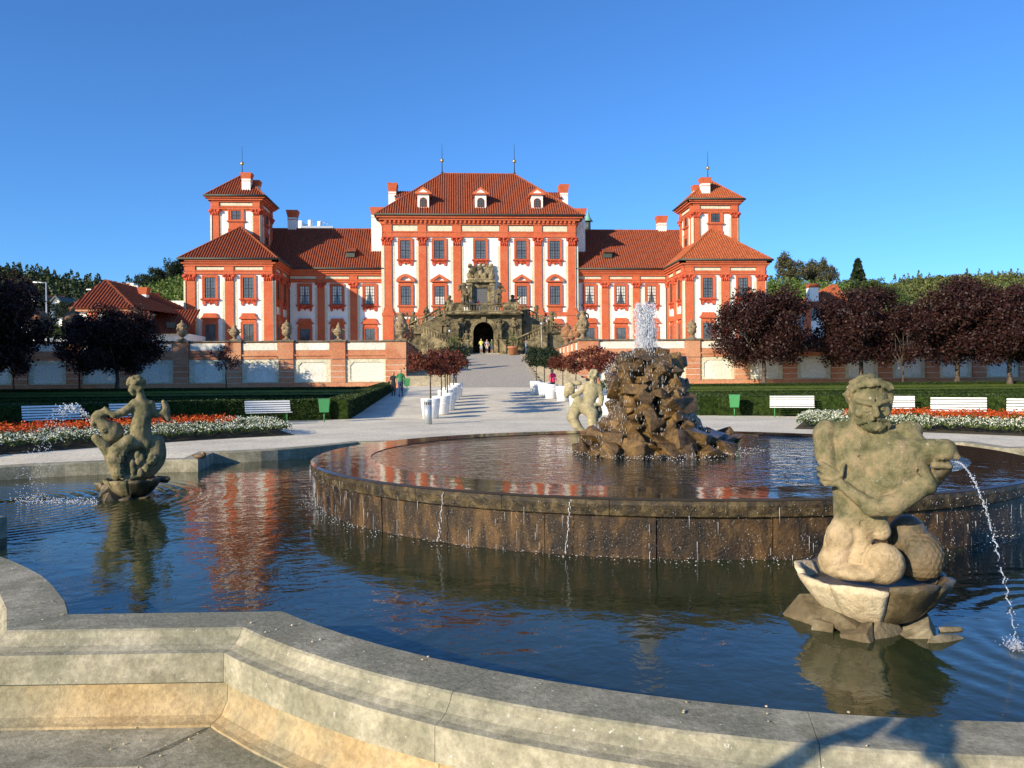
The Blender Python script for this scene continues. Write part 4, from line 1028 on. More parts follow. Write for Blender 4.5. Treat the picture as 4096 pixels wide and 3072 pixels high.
def tw_face(root, F, u0, u1, piers, pw, zb=1.3, shade=None, big=()):
    ZR0, ZR1, ZP1 = 3.92, 4.62, 5.50
    m = MB(); fbox(m, u0, u1, -.6, 0, zb-1.6, 5.50); F.xform(m).build('wall', M['dirtywhite'], root)
    m = MB(); fbox(m, u0, u1, 0, .16, zb-1.5, zb+.42); F.xform(m).build('plinth', M['pink'], root)
    m = MB(); fbox(m, u0, u1, 0, .14, ZR0, ZR0+.28); fbox(m, u0, u1, 0, .24, ZR0+.281, ZR0+.42); fbox(m, u0, u1, 0, .08, ZR0+.421, ZR1+.02); F.xform(m).build('string_course', M['pink'], root)
    m = MB(); fbox(m, u0, u1, -.68, .20, 5.501, 5.62); F.xform(m).build('cap_stone', M['cap'], root)
    m = MB(); fbox(m, u0, u1, 0, .05, ZR1+.02, 5.50); F.xform(m).build('parapet_frame', M['pink'], root)
    P_ = sorted(piers)
    for u in P_:
        w_ = big[1] if big and u == big[0] else pw; z = zb+.42; pr = None
        pr = MB(); fbox(pr, u-w_/2+.03, u+w_/2-.03, .0, .19, z, ZR0); pr = F.xform(pr).build('pier', M['dirtywhite'], root)
        while z < ZR0-.1:
            z1 = min(z+.54, ZR0); m = MB(); fbox(m, u-w_/2, u+w_/2, .0, .24, z+.035, z1-.035); F.xform(m).build('pier_block', M['pink'], pr); z = z1
        m = MB(); fbox(m, u-w_/2, u+w_/2, 0, .32, ZR0-.001, ZR0+.43); fbox(m, u-w_/2, u+w_/2, 0, .26, ZR0+.431, 5.50); F.xform(m).build('pier_head', M['pink'], root)
        m = MB(); fbox(m, u-w_/2-.08, u+w_/2+.08, -.70, .38, 5.502, 5.66); F.xform(m).build('pier_cap', M['cap'], root)
    for a, b in zip(P_[:-1], P_[1:]):
        a2 = a+pw/2+.12; b2 = b-pw/2-.12
        if b2-a2 < .7: continue
        # parapet panel
        m = MB(); fbox(m, a2, b2, .05, .085, ZR1+.12, 5.40); F.xform(m).build('parapet_panel', M['dirtywhite'], root)
        # recessed field with notched corners: cream frame proud of it
        t = .30; c = .28; A = zb+.45; B = ZR0-.02
        fr = MB()
        outer = [(a2-.1, A), (b2+.1, A), (b2+.1, B), (a2-.1, B)]
        inn = [(a2+t+c, A+t*.4), (b2-t-c, A+t*.4), (b2-t-c*.3, A+t*.4+c*.2), (b2-t, A+t*.4+c), (b2-t, B-t-c), (b2-t-c*.3, B-t-c*.9), (b2-t-c, B-t), (a2+t+c, B-t), (a2+t+c*.3, B-t-c*.9), (a2+t, B-t-c), (a2+t, A+t*.4+c), (a2+t+c*.3, A+t*.4+c*.2)]
        # frame as four strips plus corner pieces
        fbox(fr, a2-.1, a2+t, 0, .075, A, B); fbox(fr, b2-t, b2+.1, 0, .075, A, B); fbox(fr, a2+t, b2-t, 0, .075, B-t, B); fbox(fr, a2+t, b2-t, 0, .075, A, A+.12)
        for sx, x in ((1, a2+t), (-1, b2-t)):
            fr.prism([(x, B-t), (x, B-t-c), (x+sx*c*.35, B-t-c*.8), (x+sx*c*.8, B-t-c*.35), (x+sx*c, B-t)], -.074, 0)
            fr.prism([(x, A+.12), (x, A+.12+c*.6), (x+sx*c*.6, A+.12)], -.074, 0)
        F.xform(fr).build('panel_frame', M['cream'], root)
offx = [9.02]+[14.32+4.73*i for i in range(10)]
roots = {}
for s in (-1, 1):
    nm = 'left' if s < 0 else 'right'
    root = thing('terrace_wall', f'salmon and white panelled terrace wall {nm} of the central ramp', 'terrace wall', (AX, 0, 0)); roots[s] = root
    F = Face((0, TY, 0), (1,0,0), (0,-1,0))
    if s > 0: tw_face(root, F, NI, 62, [o_ for o_ in offx], 1.35, big=(9.02, 1.9))
    else: tw_face(root, F, -62, -NI, [-o_ for o_ in offx], 1.35, big=(-9.02, 1.9))
    S = Face((s*NI, 86.5, 0), (0, -1, 0) if s > 0 else (0, 1, 0), (-s, 0, 0))
    ps = [11.0-3.1*i for i in range(8)] if s > 0 else [-11.0+3.1*i for i in range(8)]
    tw_face(root, S, -11.4, 11.4, ps, .75, 1.3)
# ------------------------------------------------------------------ urns
def urn_mesh(kind, mat):
    g_ = lambda a, z: 1+.07*math.cos(a*12) if .32 < z < .72 else 1+.03*math.sin(a*5+z*9)
    m = MB()
    if kind == 0:      # lidded urn with gadroons
        m.box(-.36, .36, -.36, .36, 0, .10)
        m.lathe([(.30, .10), (.32, .16), (.17, .24), (.13, .32), (.20, .40), (.36, .55), (.42, .72), (.43, .78)], 20, mod=lambda a, z: 1+.08*abs(math.sin(a*6)) if z > .38 else 1)
        m.lathe([(.43, .781), (.40, .84), (.42, 1.0), (.44, 1.2), (.40, 1.36), (.44, 1.40), (.43, 1.45), (.30, 1.55), (.16, 1.66), (.07, 1.72), (.10, 1.80), (.02, 1.92)], 20, mod=lambda a, z: 1+.05*math.sin(a*4)*(1 if .9 < z < 1.3 else 0))
        for k in range(6):
            a = k*math.pi/3; m.lathe([(.02, -.12), (.09, -.05), (.10, .06), (.02, .14)], 6, (.42*math.cos(a), .42*math.sin(a), 1.12))
    elif kind == 1:    # squat fluted vase with pointed lid
        m.box(-.34, .34, -.34, .34, 0, .10)
        m.lathe([(.28, .10), (.12, .25), (.14, .34), (.34, .50), (.42, .66)], 20, mod=lambda a, z: 1+.09*abs(math.sin(a*5)) if z > .4 else 1)
        m.lathe([(.42, .661), (.46, .76), (.40, .90), (.24, 1.12), (.16, 1.22), (.22, 1.30), (.12, 1.42), (.05, 1.5), (.08, 1.56), (.02, 1.66)], 20, mod=lambda a, z: 1+.08*abs(math.sin(a*5)) if z < 1.15 else 1)
        for s_ in (-1, 1): m.path([(s_*.42, 0, .72), (s_*.60, 0, .86), (s_*.56, 0, 1.02), (s_*.36, 0, .98)], .05)
    elif kind == 2:    # tall ewer with looped handles
        m.box(-.45, .45, -.45, .45, 0, .14)
        m.lathe([(.36, .14), (.16, .34), (.2, .5), (.48, .78), (.56, .98)], 22, mod=lambda a, z: 1+.07*abs(math.sin(a*7)) if z > .5 else 1)
        m.lathe([(.56, .981), (.55, 1.2), (.58, 1.5), (.52, 1.78), (.40, 1.95), (.46, 2.02), (.42, 2.1), (.28, 2.28), (.24, 2.5), (.36, 2.58), (.34, 2.64), (.1, 2.70)], 22, mod=lambda a, z: 1+.07*math.sin(a*5+z*8)*(1 if 1.1 < z < 1.8 else 0))
        for s_ in (-1, 1): m.path([(s_*.45, 0, 1.92), (s_*.66, 0, 2.12), (s_*.62, 0, 2.38), (s_*.34, 0, 2.5), (s_*.26, 0, 2.3)], .075)
        for k in range(8):
            a = k*math.pi/4; m.lathe([(.02, -.2), (.13, -.1), (.12, .1), (.02, .22)], 6, (.55*math.cos(a), .55*math.sin(a), 1.4))
    else:              # plump pine-cone urn
        m.lathe([(.38, 0), (.38, .1), (.2, .24), (.2, .34), (.36, .55), (.52, .8)], 20)
        m.lathe([(.52, .801), (.60, 1.05), (.60, 1.35), (.52, 1.65), (.36, 1.88), (.2, 2.02), (.14, 2.12), (.16, 2.2), (.02, 2.34)], 24, mod=lambda a, z: 1+.05*math.sin(a*9+z*22))
    return m.mesh('urn', mat)
US = [urn_mesh(0, M['urnst']), urn_mesh(1, M['urnst'])]; UT = [urn_mesh(0, M['terra']), urn_mesh(1, M['terra']), urn_mesh(2, M['urnst']), urn_mesh(3, M['terra'])]
def urn(me, x, y, label, sc=1., z=5.66, rz=0):
    o = link('urn', me, None, (x, y, z), (0, 0, rz), (sc,)*3); tag(o, label, 'urn', 'urns along the terrace walls'); return o
yy = TY+.22
urn(UT[2], AX-8.55, yy+.3, 'tall sandstone ewer with two looped handles on the left corner pier of the terrace wall', .95)
urn(UT[2], AX+8.6, yy+.3, 'tall sandstone ewer with two looped handles on the right corner pier of the terrace wall', 1.0, rz=.4)
urn(US[1], AX-14.32, yy, 'fluted sandstone vase with handles, first left of the tall left corner ewer')
urn(US[0], AX-19.05, yy, 'lidded sandstone urn on the second pier left of the ramp, before the dark palace corner')
urn(US[1], AX-23.78, yy, 'fluted vase in front of the middle of the left pavilion')
urn(US[0], AX-28.51, yy, 'lidded stone urn at the outer left corner of the left pavilion')
urn(US[0], AX+19.05, yy, 'lidded urn in front of the right pavilion, just right of the water jet')
urn(US[0], AX+14.32, yy, 'lidded urn half hidden behind the water jet')
urn(UT[3], onY(290, 1300, yy-4).x, yy-4, 'large ochre urn between the dark tree and the far left trees', 1.35, z=5.3)
urn(UT[3], onY(159, 1300, yy-4).x, yy-4, 'large ochre urn near the left edge beside the street lamp', 1.4, z=5.3, rz=1)
urn(UT[3], AX+37.9, yy, 'pale pink urn showing between the purple trees on the right', 1.3)
for i, (k, dy) in enumerate(((1, 3.4), (0, 7.0), (3, 11.0))):
    kk = [UT[0], UT[0], UT[3]][i]; d = ['low terracotta urn behind the tall left corner ewer', 'middle terracotta urn on the left ramp wall', 'rear slender terracotta urn on the left ramp wall beside the stair'][i]
    urn(kk, AX-NI-.25, TY+dy+1, d, [1, .98, .95][i])
    kk = [UT[0], UT[1], UT[3]][i]; d = ['lidded terracotta urn next to the tall right corner ewer', 'middle small terracotta urn on the right ramp wall', 'big plump terracotta cone urn on the right ramp wall beside the stair'][i]
    urn(kk, AX+NI+.25, TY+dy+1, d, [1, 1, 1.05][i])
# ================================================================== GRAND STAIR
gs = thing('grand_staircase', 'dark baroque double staircase with balustrades and arched grotto door in front of the palace', 'staircase', (AX, 0, 0))
def sp(mb, name, m='sand', parent=None): return mb.build(name, M[m], parent or gs)
PZ = 10.75                                # platform level
def arch_wall(mb, x0, x1, y0, y1, z0, z1, ra, zs, n=14):
    """wall with an arched opening centred on x=0"""
    mb.box(x0, -ra, y0, y1, z0, z1); mb.box(ra, x1, y0, y1, z0, z1)
    pts = [(-ra, z1), (-ra, zs)]+[(-ra*math.cos(math.pi*i/n), zs+ra*math.sin(math.pi*i/n)) for i in range(1, n)]+[(ra, zs), (ra, z1)]
    for i in range(n):
        a0 = math.pi*i/n; a1 = math.pi*(i+1)/n
        q_ = [(-ra*math.cos(a0), zs+ra*math.sin(a0)), (-ra*math.cos(a1), zs+ra*math.sin(a1)), (-ra*math.cos(a1), z1), (-ra*math.cos(a0), z1)]
        mb.prism(q_, y0, y1)
    return mb
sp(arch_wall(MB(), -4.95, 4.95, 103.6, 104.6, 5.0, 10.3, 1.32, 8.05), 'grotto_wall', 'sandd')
am = MB()
for i in range(14):
    a0 = math.pi*i/14; a1 = math.pi*(i+1)/14; q_ = [(-r_*math.cos(a), 8.05+r_*math.sin(a)) for r_, a in ((1.36, a0), (1.36, a1), (1.85, a1), (1.85, a0))]; am.prism(q_, 103.35, 103.59)
for s in (-1, 1): am.box(*sorted((s*1.36, s*1.85)), 103.36, 103.59, 5.2, 8.05)
sp(am, 'arch_ring', 'sand')
sp(MB().box(-.3, .3, 103.2, 103.6, 9.4, 10.1), 'keystone', 'sandd')
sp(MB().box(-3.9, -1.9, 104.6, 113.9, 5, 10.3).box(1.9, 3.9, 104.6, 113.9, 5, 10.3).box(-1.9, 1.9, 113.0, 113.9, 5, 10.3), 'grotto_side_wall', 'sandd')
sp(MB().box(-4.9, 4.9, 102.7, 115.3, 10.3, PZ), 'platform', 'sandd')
sp(MB().box(-5.0, 5.0, 102.55, 102.69, 10.42, 10.62), 'platform_moulding', 'sand')
BAL = MB().lathe([(.10, 0), (.10, .06), (.05, .1), (.09, .24), (.10, .34), (.045, .52), (.05, .6), (.10, .64), (.10, .7)], 8).mesh('baluster', M['sand'])
def balustrade(a, b, n, h=1.0, post=True, name='balustrade'):
    """sloping balustrade between two points; rail and plinth, each baluster a part of it"""
    a = Vector(a); b = Vector(b); d = b-a; L = Vector((d.x, d.y, 0)).length; nrm = Vector((-d.y, d.x, 0)).normalized()
    m = MB()
    for z0, z1, w_ in ((0, .12, .18), (h-.16, h, .22)):
        vs = [p+nrm*s*w_+Vector((0, 0, z)) for p in (a, b) for s, z in ((-1, z0), (1, z0), (1, z1), (-1, z1))]
        m.add(vs, [(0,1,2,3), (7,6,5,4), (0,4,5,1), (1,5,6,2), (2,6,7,3), (3,7,4,0)])
    o = sp(m, name, 'sand')
    for i in range(n):
        p = a.lerp(b, (i+.5)/n); link('baluster', BAL, o, (p.x, p.y, p.z+.10), (0, 0, 0), (1, 1, (h-.22)/.7))
    return o
def pedestal(x, y, z0, z1, w_=.5, m='sand'):
    return sp(MB().box(x-w_, x+w_, y-w_, y+w_, z0, z1-.16).box(x-w_-.08, x+w_+.08, y-w_-.08, y+w_+.08, z1-.159, z1).box(x-w_-.06, x+w_+.06, y-w_-.06, y+w_+.06, z0, z0+.22), 'pedestal', m)
for s in (-1, 1):
    balustrade((s*.32, 103.0, PZ), (s*2.45, 103.0, PZ), 6); 
    o = sp(MB().box(*sorted((s*2.5, s*4.5)), 102.75, 103.4, PZ, 11.75).box(*sorted((s*2.45, s*4.6)), 102.68, 103.45, 11.70, 11.86), 'parapet_block', 'sand')
    m = MB(); rr = random.Random(2)
    for k in range(16): m.lathe([(.02, -.1), (.1, -.04), (.1, .05), (.02, .1)], 5, (s*(2.8+1.4*rr.random()), 102.75, PZ+.25+.45*rr.random()))
    m.build('relief', M['sand'], o)
    # upper flight: falls outwards from the platform to the outer landing
    x0, x1 = s*4.9, s*10.6; z0, z1 = PZ, 7.9
    m = MB(); n = 14
    for i in range(n):
        a = x0+(x1-x0)*i/n; b = x0+(x1-x0)*(i+1)/n; m.box(*sorted((a, b)), 105.2, 109.5, 5, z0+(z1-z0)*(i+.5)/n)
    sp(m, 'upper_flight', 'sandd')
    m = MB(); m.prism([(x0, 5), (x0, z0-.05), (x1, z1-.05), (x1, 5)], 104.8, 105.19); sp(m, 'upper_flight_wall', 'sandd')
    balustrade((x0, 105.0, z0), (x1, 105.0, z1), 12); balustrade((x0, 109.4, z0), (x1, 109.4, z1), 10)
    # outer landing and lower flight returning to the middle
    sp(MB().box(*sorted((s*7.3, s*11.2)), 100.9, 109.6, 5, 7.75), 'landing', 'sandd')
    x0, x1 = s*7.4, s*2.6; z0, z1 = 7.75, 5.3; m = MB(); n = 13
    for i in range(n):
        a = x0+(x1-x0)*i/n; b = x0+(x1-x0)*(i+1)/n; m.box(*sorted((a, b)), 100.6, 104.7, 5, z0+(z1-z0)*(i+.3)/n)
    sp(m, 'lower_flight', 'step')
    m = MB(); m.prism([(s*7.9, 4.9), (s*7.9, 7.8), (s*7.4, 7.8), (s*2.6, 5.55), (s*2.3, 4.9)], 100.2, 100.58); lw = sp(m, 'lower_flight_wall', 'sand')
    m = MB(); 
    for k in range(70):
        u = rr.random(); x = s*(3.8+3.6*u); zt = 5.35+(7.2-5.35)*u*.85; z = 5.2+(zt-5.2)*rr.random()*.85; r_ = rr.uniform(.06, .14)
        m.lathe([(.01, -r_), (r_, -r_*.4), (r_, r_*.4), (.01, r_)], 5, (x, 100.2, z))
    m.build('relief', M['sand'], lw)
    balustrade((s*7.7, 100.4, 7.8), (s*2.7, 100.4, 5.6), 15)
    balustrade((s*11.1, 101.1, 7.75), (s*7.9, 100.5, 7.8), 8)
    pedestal(s*2.3, 100.4, 5.0, 6.95, .38); pedestal(s*2.6, 103.0, 5, 6.4, .5, 'sandd')
sp(MB().box(-.3, .3, 102.8, 103.25, PZ, 11.8), 'middle_pier', 'sand')
sp(MB().box(-2.2, 2.2, 101.1, 102.4, 5.0, 5.32).box(-2.6, 2.6, 100.8, 102.4, 5.0, 5.17), 'grotto_step', 'step')
# ------------------------------------------------------------------ small baroque statues (six poses shared by copies)
def figure(seed, pose):
    g_ = random.Random(seed); S = Sculpt(.01, .01, .01, 0, 0); S.k = (.01, .01, -.01, 0, 0)
    S.P = lambda x, z, v: np.array([x*.01, v*.01, z*.01])
    S.k = (.01, .01, .01, 0, 0)
    lean = pose.get('lean', 0); h = pose.get('h', 200)
    hip = (lean*.3, 95, 0); chest = (lean, 142, 0); hd = (lean*1.3+pose.get('hx', 0), 188, -4)
    S.e(*hd[:2], hd[2], 12, 15, 13, mat=0); S.e(hd[0]+2, hd[1]+6, 4, 14, 13, 14, n=2, nf=40)
    S.c((hd[0], 174, 0), (lean, 160, 0), 6, 9); S.e(lean, 145, 0, 24, 24, 15, k=6); S.e(lean*.7, 118, 0, 18, 22, 14, k=8); S.e(hip[0], 96, 0, 23, 18, 16, k=8)
    for s, (ex, ez, ev, wx, wz, wv) in zip((-1, 1), (pose['L'], pose['R'])):
        sh = (lean+s*24, 156, 0); S.c(sh, (lean+ex, ez, ev), 8, 6, k=4); S.c((lean+ex, ez, ev), (lean+wx, wz, wv), 6.5, 4.5, k=4); S.e(lean+wx, wz, wv, 6)
    for s, (kx, kz, kv, fx, fz) in zip((-1, 1), (pose.get('l', (-12, 52, -6, -14, 4)), pose.get('r', (12, 50, 4, 16, 4)))):
        S.c((s*9+hip[0], 92, 0), (kx, kz, kv), 13, 9, k=6); S.c((kx, kz, kv), (fx, fz+6, kv+2), 8.5, 5.5, k=4); S.e(fx, fz, kv-6, 6, 5, 12, k=4)
    for i in range(int(pose.get('drape', 6))):   # folds of a cloak
        a = (g_.uniform(-26, 26), g_.uniform(70, 150), g_.uniform(4, 16)); b = (a[0]+g_.uniform(-14, 22), g_.uniform(10, 60), g_.uniform(0, 14)); S.c(a, b, g_.uniform(5, 9), g_.uniform(7, 12), k=5)
    if pose.get('club'): S.c((lean+pose['club'][0], pose['club'][1], 0), (lean+pose['club'][2], pose['club'][3], 0), 4, 8)
    S.e(0, -2, 0, 34, 8, 26, k=6, n=2, nf=25); S.e(g_.uniform(-20, 20), 14, 12, 18, 20, 14, k=8, n=2, nf=25)
    return S.mesh('figure', .034, M['sandd'])
POSES = [dict(L=(-42, 140, -8, -34, 180, -6), R=(44, 128, -8, 30, 100, -16), lean=-4, drape=7, club=(-34, 180, -8, 196)),
         dict(L=(-40, 126, -10, -16, 118, -22), R=(44, 150, 0, 22, 190, 0), lean=5, drape=6),
         dict(L=(-36, 124, 2, -40, 92, 4), R=(30, 128, -16, 4, 136, -26), lean=2, drape=8, l=(-18, 58, -18, -10, 6)),
         dict(L=(-34, 172, 0, -10, 204, 0), R=(34, 172, 0, 12, 206, 0), lean=0, drape=4),
         dict(L=(-46, 160, 0, -60, 188, -8), R=(34, 118, -6, 30, 84, -12), lean=6, drape=8, r=(22, 60, -16, 20, 6)),
         dict(L=(-30, 118, -8, -8, 104, -22), R=(34, 120, -8, 8, 108, -24), lean=-3, drape=9)]
FIG = [figure(60+i, p) for i, p in enumerate(POSES)]
def statue(px, ptop, Y, h, k, label, flip=1, rz=0, m=None):
    p = onY(px, ptop, Y); sc = h/2.06; zb = p.z-h
    if not label.startswith(('tall', 'giant', 'pale stone')): pedestal(p.x-AX, Y, 5.0 if Y < 104 else 6.0, zb+.02, .36, 'sand' if 'pale' in label else 'sandd')
    o = link('statue', FIG[k], None, (p.x, Y, p.z-h+.04), (0, 0, rz), (sc*flip*1.25, sc*1.2, sc)); tag(o, label, 'statue', 'baroque statues on the grand staircase'); return o
statue(1860, 1134, 103.1, 2.9, 0, 'tall statue of a man in a cloak on the balcony, left of the stone door'); statue(1995, 1142, 103.1, 2.7, 1, 'tall statue hugging a child on the balcony, right of the stone door')
statue(1795, 1183, 105.0, 2.6, 2, 'statue on the upper left balustrade just below the balcony'); statue(2054, 1181, 105.0, 2.6, 4, 'statue with raised arm on the upper right balustrade just below the balcony', -1)
statue(1756, 1227, 105.0, 2.4, 5, 'very dark statue halfway down the upper left balustrade'); statue(2103, 1222, 105.0, 2.5, 1, 'very dark statue halfway down the upper right balustrade', -1)
statue(1706, 1226, 109.3, 1.6, 2, 'small bust-like statue on the rear left balustrade'); statue(2146, 1224, 109.3, 1.7, 3, 'small bust-like statue on the rear right balustrade')
statue(1650, 1248, 105.2, 2.3, 4, 'statue with a raised arm at the outer left end of the stair', 1); statue(2204, 1248, 105.2, 2.4, 0, 'statue at the outer right end of the stair', -1)
statue(1790, 1270, 101.6, 2.5, 1, 'pale statue on the front left pedestal of the lower flight'); statue(2056, 1268, 103.6, 2.6, 5, 'pale statue of a group right of the grotto arch, above the palm')
statue(1846, 1276, 103.0, 2.6, 3, 'giant with arms over his head carrying the balcony left of the arch'); statue(1998, 1278, 103.0, 2.6, 3, 'giant with arms over his head carrying the balcony right of the arch', -1)
statue(1866, 1322, 102.2, 1.9, 2, 'crouching figure at the foot of the arch on the left'); statue(2170, 1275, 102.5, 2.3, 5, 'pale stone group on the right landing wall', -1)
# sculpted top of the portal
S = Sculpt(); S.P = lambda x, z, v: np.array([x*.01, v*.01, z*.01]); S.k = (.01, .01, .01, 0, 0); g_ = random.Random(77)
for s in (-1, 1):
    S.e(s*150, 60, 0, 50, 50, 26, k=8, n=2, nf=18); S.e(s*105, 130, 0, 52, 52, 24, k=8, n=2, nf=17); S.e(s*150, 190, 0, 30, 34, 18, k=8, n=4, nf=14)
    S.e(s*62, 62, -24, 32, 44, 14, k=4); S.e(s*62, 62, -34, 20, 30, 8, k=3); S.e(s*160, 118, -8, 12, 14, 12, k=3); S.c((s*160, 104, -8), (s*150, 60, -14), 16, 18, k=4)
S.e(0, 210, -8, 17, 20, 15, k=4, n=1, nf=40); S.e(0, 165, -6, 34, 34, 20, k=6); S.e(0, 110, -6, 28, 40, 22, k=6); S.c((-30, 180, 0), (-90, 150, -10), 12, 9); S.c((30, 180, 0), (66, 205, -8), 11, 8); S.c((66, 205, -8), (74, 250, -8), 9, 4)
S.c((-10, 90, -10), (-34, 20, -22), 17, 11); S.c((12, 90, -10), (26, 16, -20), 17, 11); S.e(0, 10, 0, 190, 18, 40, k=10, n=2, nf=20)
for i in range(46): S.e(g_.uniform(-175, 175), g_.uniform(40, 185), g_.uniform(-14, 4), g_.uniform(9, 22), None, 16, k=2, n=1, nf=20)
link('crest', S.mesh('crest', .045, M['sand']), portal, (0, YC-.5, 16.35), None, (1.02, 1, 1.08))
# tub palms and slim lamp posts by the stair
def palm(x, y, z, label, seed, sc=1.):
    t = thing('potted_palm', label, 'potted palm', (x, y, z), group='palms in pots by the stair'); t.scale = (sc,)*3
    MB().lathe([(.34, 0), (.44, .6), (.52, .62), (.52, .78), (.42, .78), (.40, .70)], 20, caps=True).build('pot', M['pot'], t)
    MB().lathe([(.12, .6), (.10, 1.2)], 8).build('stem', M['bark'], t)
    g2 = np.random.default_rng(seed); V = []; Fq = []
    for i in range(46):
        a = g2.uniform(0, 6.28); el = g2.uniform(.1, 1.35); L = g2.uniform(.9, 1.5); pts = []
        for k in range(7):
            s = k/6; pts.append(Vector((math.cos(a)*math.cos(el)*L*s, math.sin(a)*math.cos(el)*L*s, 1.2+math.sin(el)*L*s-.75*L*s*s*math.cos(el))))
        for k in range(1, 7):
            p = pts[k]; d = (pts[k]-pts[k-1]).normalized(); sd_ = d.cross(Vector((0, 0, 1))).normalized()
            for s in (-1, 1):
                n0 = len(V); tip = p+sd_*s*.26*(1.15-k/7)+d*.16-Vector((0, 0, .06)); V += [p-d*.035, p+d*.035, tip, p]; Fq.append([n0, n0+1, n0+2, n0+3])
    link('fronds', npmesh('fronds', V, Fq, M['palm']), t)
pL = onY(1812, 1418, 98.8); pR = onY(2052, 1420, 98.8)
palm(pL.x, 98.8, 4.98, 'palm in a terracotta pot left of the stair foot', 1, 1.25); palm(pR.x, 98.8, 4.98, 'palm in a terracotta pot right of the stair foot', 2, 1.35)
for px, py0, lab in ((1799, 1330, 'slim dark lamp post left of the stair'), (2166, 1300, 'slim pale lamp post right of the stair')):
    p = onY(px, py0, 97.5); t = thing('lamp_post', lab, 'lamp post', (p.x, 97.5, 4.7))
    MB().tube((0, 0, 0), (0, 0, p.z-4.7), .05, .035, 6).lathe([(.1, 0), (.1, .15), (.05, .3)], 8).build('pole', M['darkmetal' if px < 2000 else 'ashgrey'], t)
    MB().lathe([(.05, 0), (.14, .05), (.16, .25), (.05, .34)], 8, (0, 0, p.z-4.7)).build('lamp', M['ashgrey'], t)
# ================================================================== FOUNTAIN SCULPTURES
def set_frame(root, x, y):
    a = math.atan2(x, y); root.rotation_euler = (0, 0, -a)      # local -y looks at the photographer's side of the pool
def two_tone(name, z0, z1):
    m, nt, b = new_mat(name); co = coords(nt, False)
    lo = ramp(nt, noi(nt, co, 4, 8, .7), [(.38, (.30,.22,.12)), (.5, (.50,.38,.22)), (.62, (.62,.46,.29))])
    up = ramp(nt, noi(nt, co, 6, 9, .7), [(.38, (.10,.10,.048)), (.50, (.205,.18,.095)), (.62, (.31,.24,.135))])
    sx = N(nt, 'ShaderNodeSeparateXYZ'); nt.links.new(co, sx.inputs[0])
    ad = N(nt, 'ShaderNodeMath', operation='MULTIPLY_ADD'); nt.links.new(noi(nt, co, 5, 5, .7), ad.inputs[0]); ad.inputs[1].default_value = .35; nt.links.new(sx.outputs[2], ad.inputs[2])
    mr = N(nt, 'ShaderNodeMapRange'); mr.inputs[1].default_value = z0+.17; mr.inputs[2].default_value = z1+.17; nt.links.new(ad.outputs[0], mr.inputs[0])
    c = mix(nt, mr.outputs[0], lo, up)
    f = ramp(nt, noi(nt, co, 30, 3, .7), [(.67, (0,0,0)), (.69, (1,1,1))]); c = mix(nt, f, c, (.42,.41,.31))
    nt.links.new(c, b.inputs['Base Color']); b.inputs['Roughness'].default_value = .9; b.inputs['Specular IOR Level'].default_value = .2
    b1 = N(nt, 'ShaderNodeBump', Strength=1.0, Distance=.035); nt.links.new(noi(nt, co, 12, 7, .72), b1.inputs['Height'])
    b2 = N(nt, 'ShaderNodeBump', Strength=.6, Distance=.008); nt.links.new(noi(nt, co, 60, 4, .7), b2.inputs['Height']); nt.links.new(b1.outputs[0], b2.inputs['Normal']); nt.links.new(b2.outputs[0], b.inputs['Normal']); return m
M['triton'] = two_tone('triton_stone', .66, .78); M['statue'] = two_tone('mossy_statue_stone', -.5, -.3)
# ---- triton with the spouting fish (front right)
ang = math.radians(24.1)+YAW; Rr = 6.19
tx, ty = Rr*math.sin(ang), Rr*math.cos(ang)
tri = thing('triton_statue', 'large weathered triton with a frowning bearded face clutching a spouting fish', 'statue', (tx, ty, 0)); set_frame(tri, tx, ty)
S = Sculpt(.001215, .00125, .00133, 505, 1443)
# head: skull, brow, cheeks, nose, moustache, beard, ears, curly hair
S.e(494, 238, 18, 106, 98, 96); S.e(500, 296, -26, 88, 84, 66, k=24); S.e(545, 300, -14, 58, 84, 60, k=20); S.e(516, 354, -40, 58, 42, 48, k=22)
S.c((436, 268, -74), (508, 281, -104), 13, 16, k=10); S.c((548, 281, -104), (600, 266, -66), 15, 12, k=10); S.c((526, 250, -96), (528, 284, -106), 5, 6, k=6)      # knitted brow
S.e(478, 303, -100, 27, 12, 18, k=4, neg=True); S.e(572, 301, -92, 22, 11, 18, k=4, neg=True)
S.e(480, 306, -84, 16, 8, 12, k=2); S.e(570, 303, -76, 13, 8, 11, k=2); S.c((456, 318, -84), (500, 320, -94), 5, 5, k=5); S.c((552, 317, -92), (594, 312, -68), 5, 5, k=5)
S.c((530, 288, -106), (538, 336, -132), 13, 20, k=6); S.e(517, 342, -112, 12, 9, 12, k=4); S.e(558, 341, -108, 11, 9, 12, k=4)
S.e(452, 330, -66, 32, 24, 24, k=14); S.e(592, 324, -48, 22, 24, 22, k=14); S.c((500, 326, -100), (474, 360, -98), 6, 5, k=5, neg=True); S.c((572, 326, -94), (590, 356, -84), 5, 5, k=5, neg=True)
for d in (0, 8, 16): S.c((522, 354+d*.5, -118), (446, 372+d, -90), 10, 8, k=3); S.c((446, 372+d, -90), (414, 354+d*.5, -60), 8, 4, k=3); S.c((548, 354+d*.5, -116), (606, 370+d*.6, -66), 9, 5, k=3)
S.c((505, 384, -112), (560, 384, -106), 9, 8, k=3); S.e(530, 404, -80, 58, 26, 42, k=10, n=5, nf=110)
for q_ in range(9): S.c((440+q_*21, 384+8*math.sin(q_), -74-16*math.sin(q_*.4)), (452+q_*18, 414, -56-18*math.sin(q_*.4)), 11, 6, k=3)
S.e(402, 296, -6, 10, 26, 18, k=5); S.e(399, 296, -18, 4, 14, 8, k=2, neg=True); S.e(403, 324, -10, 7, 9, 8, k=3)
g_ = random.Random(12)
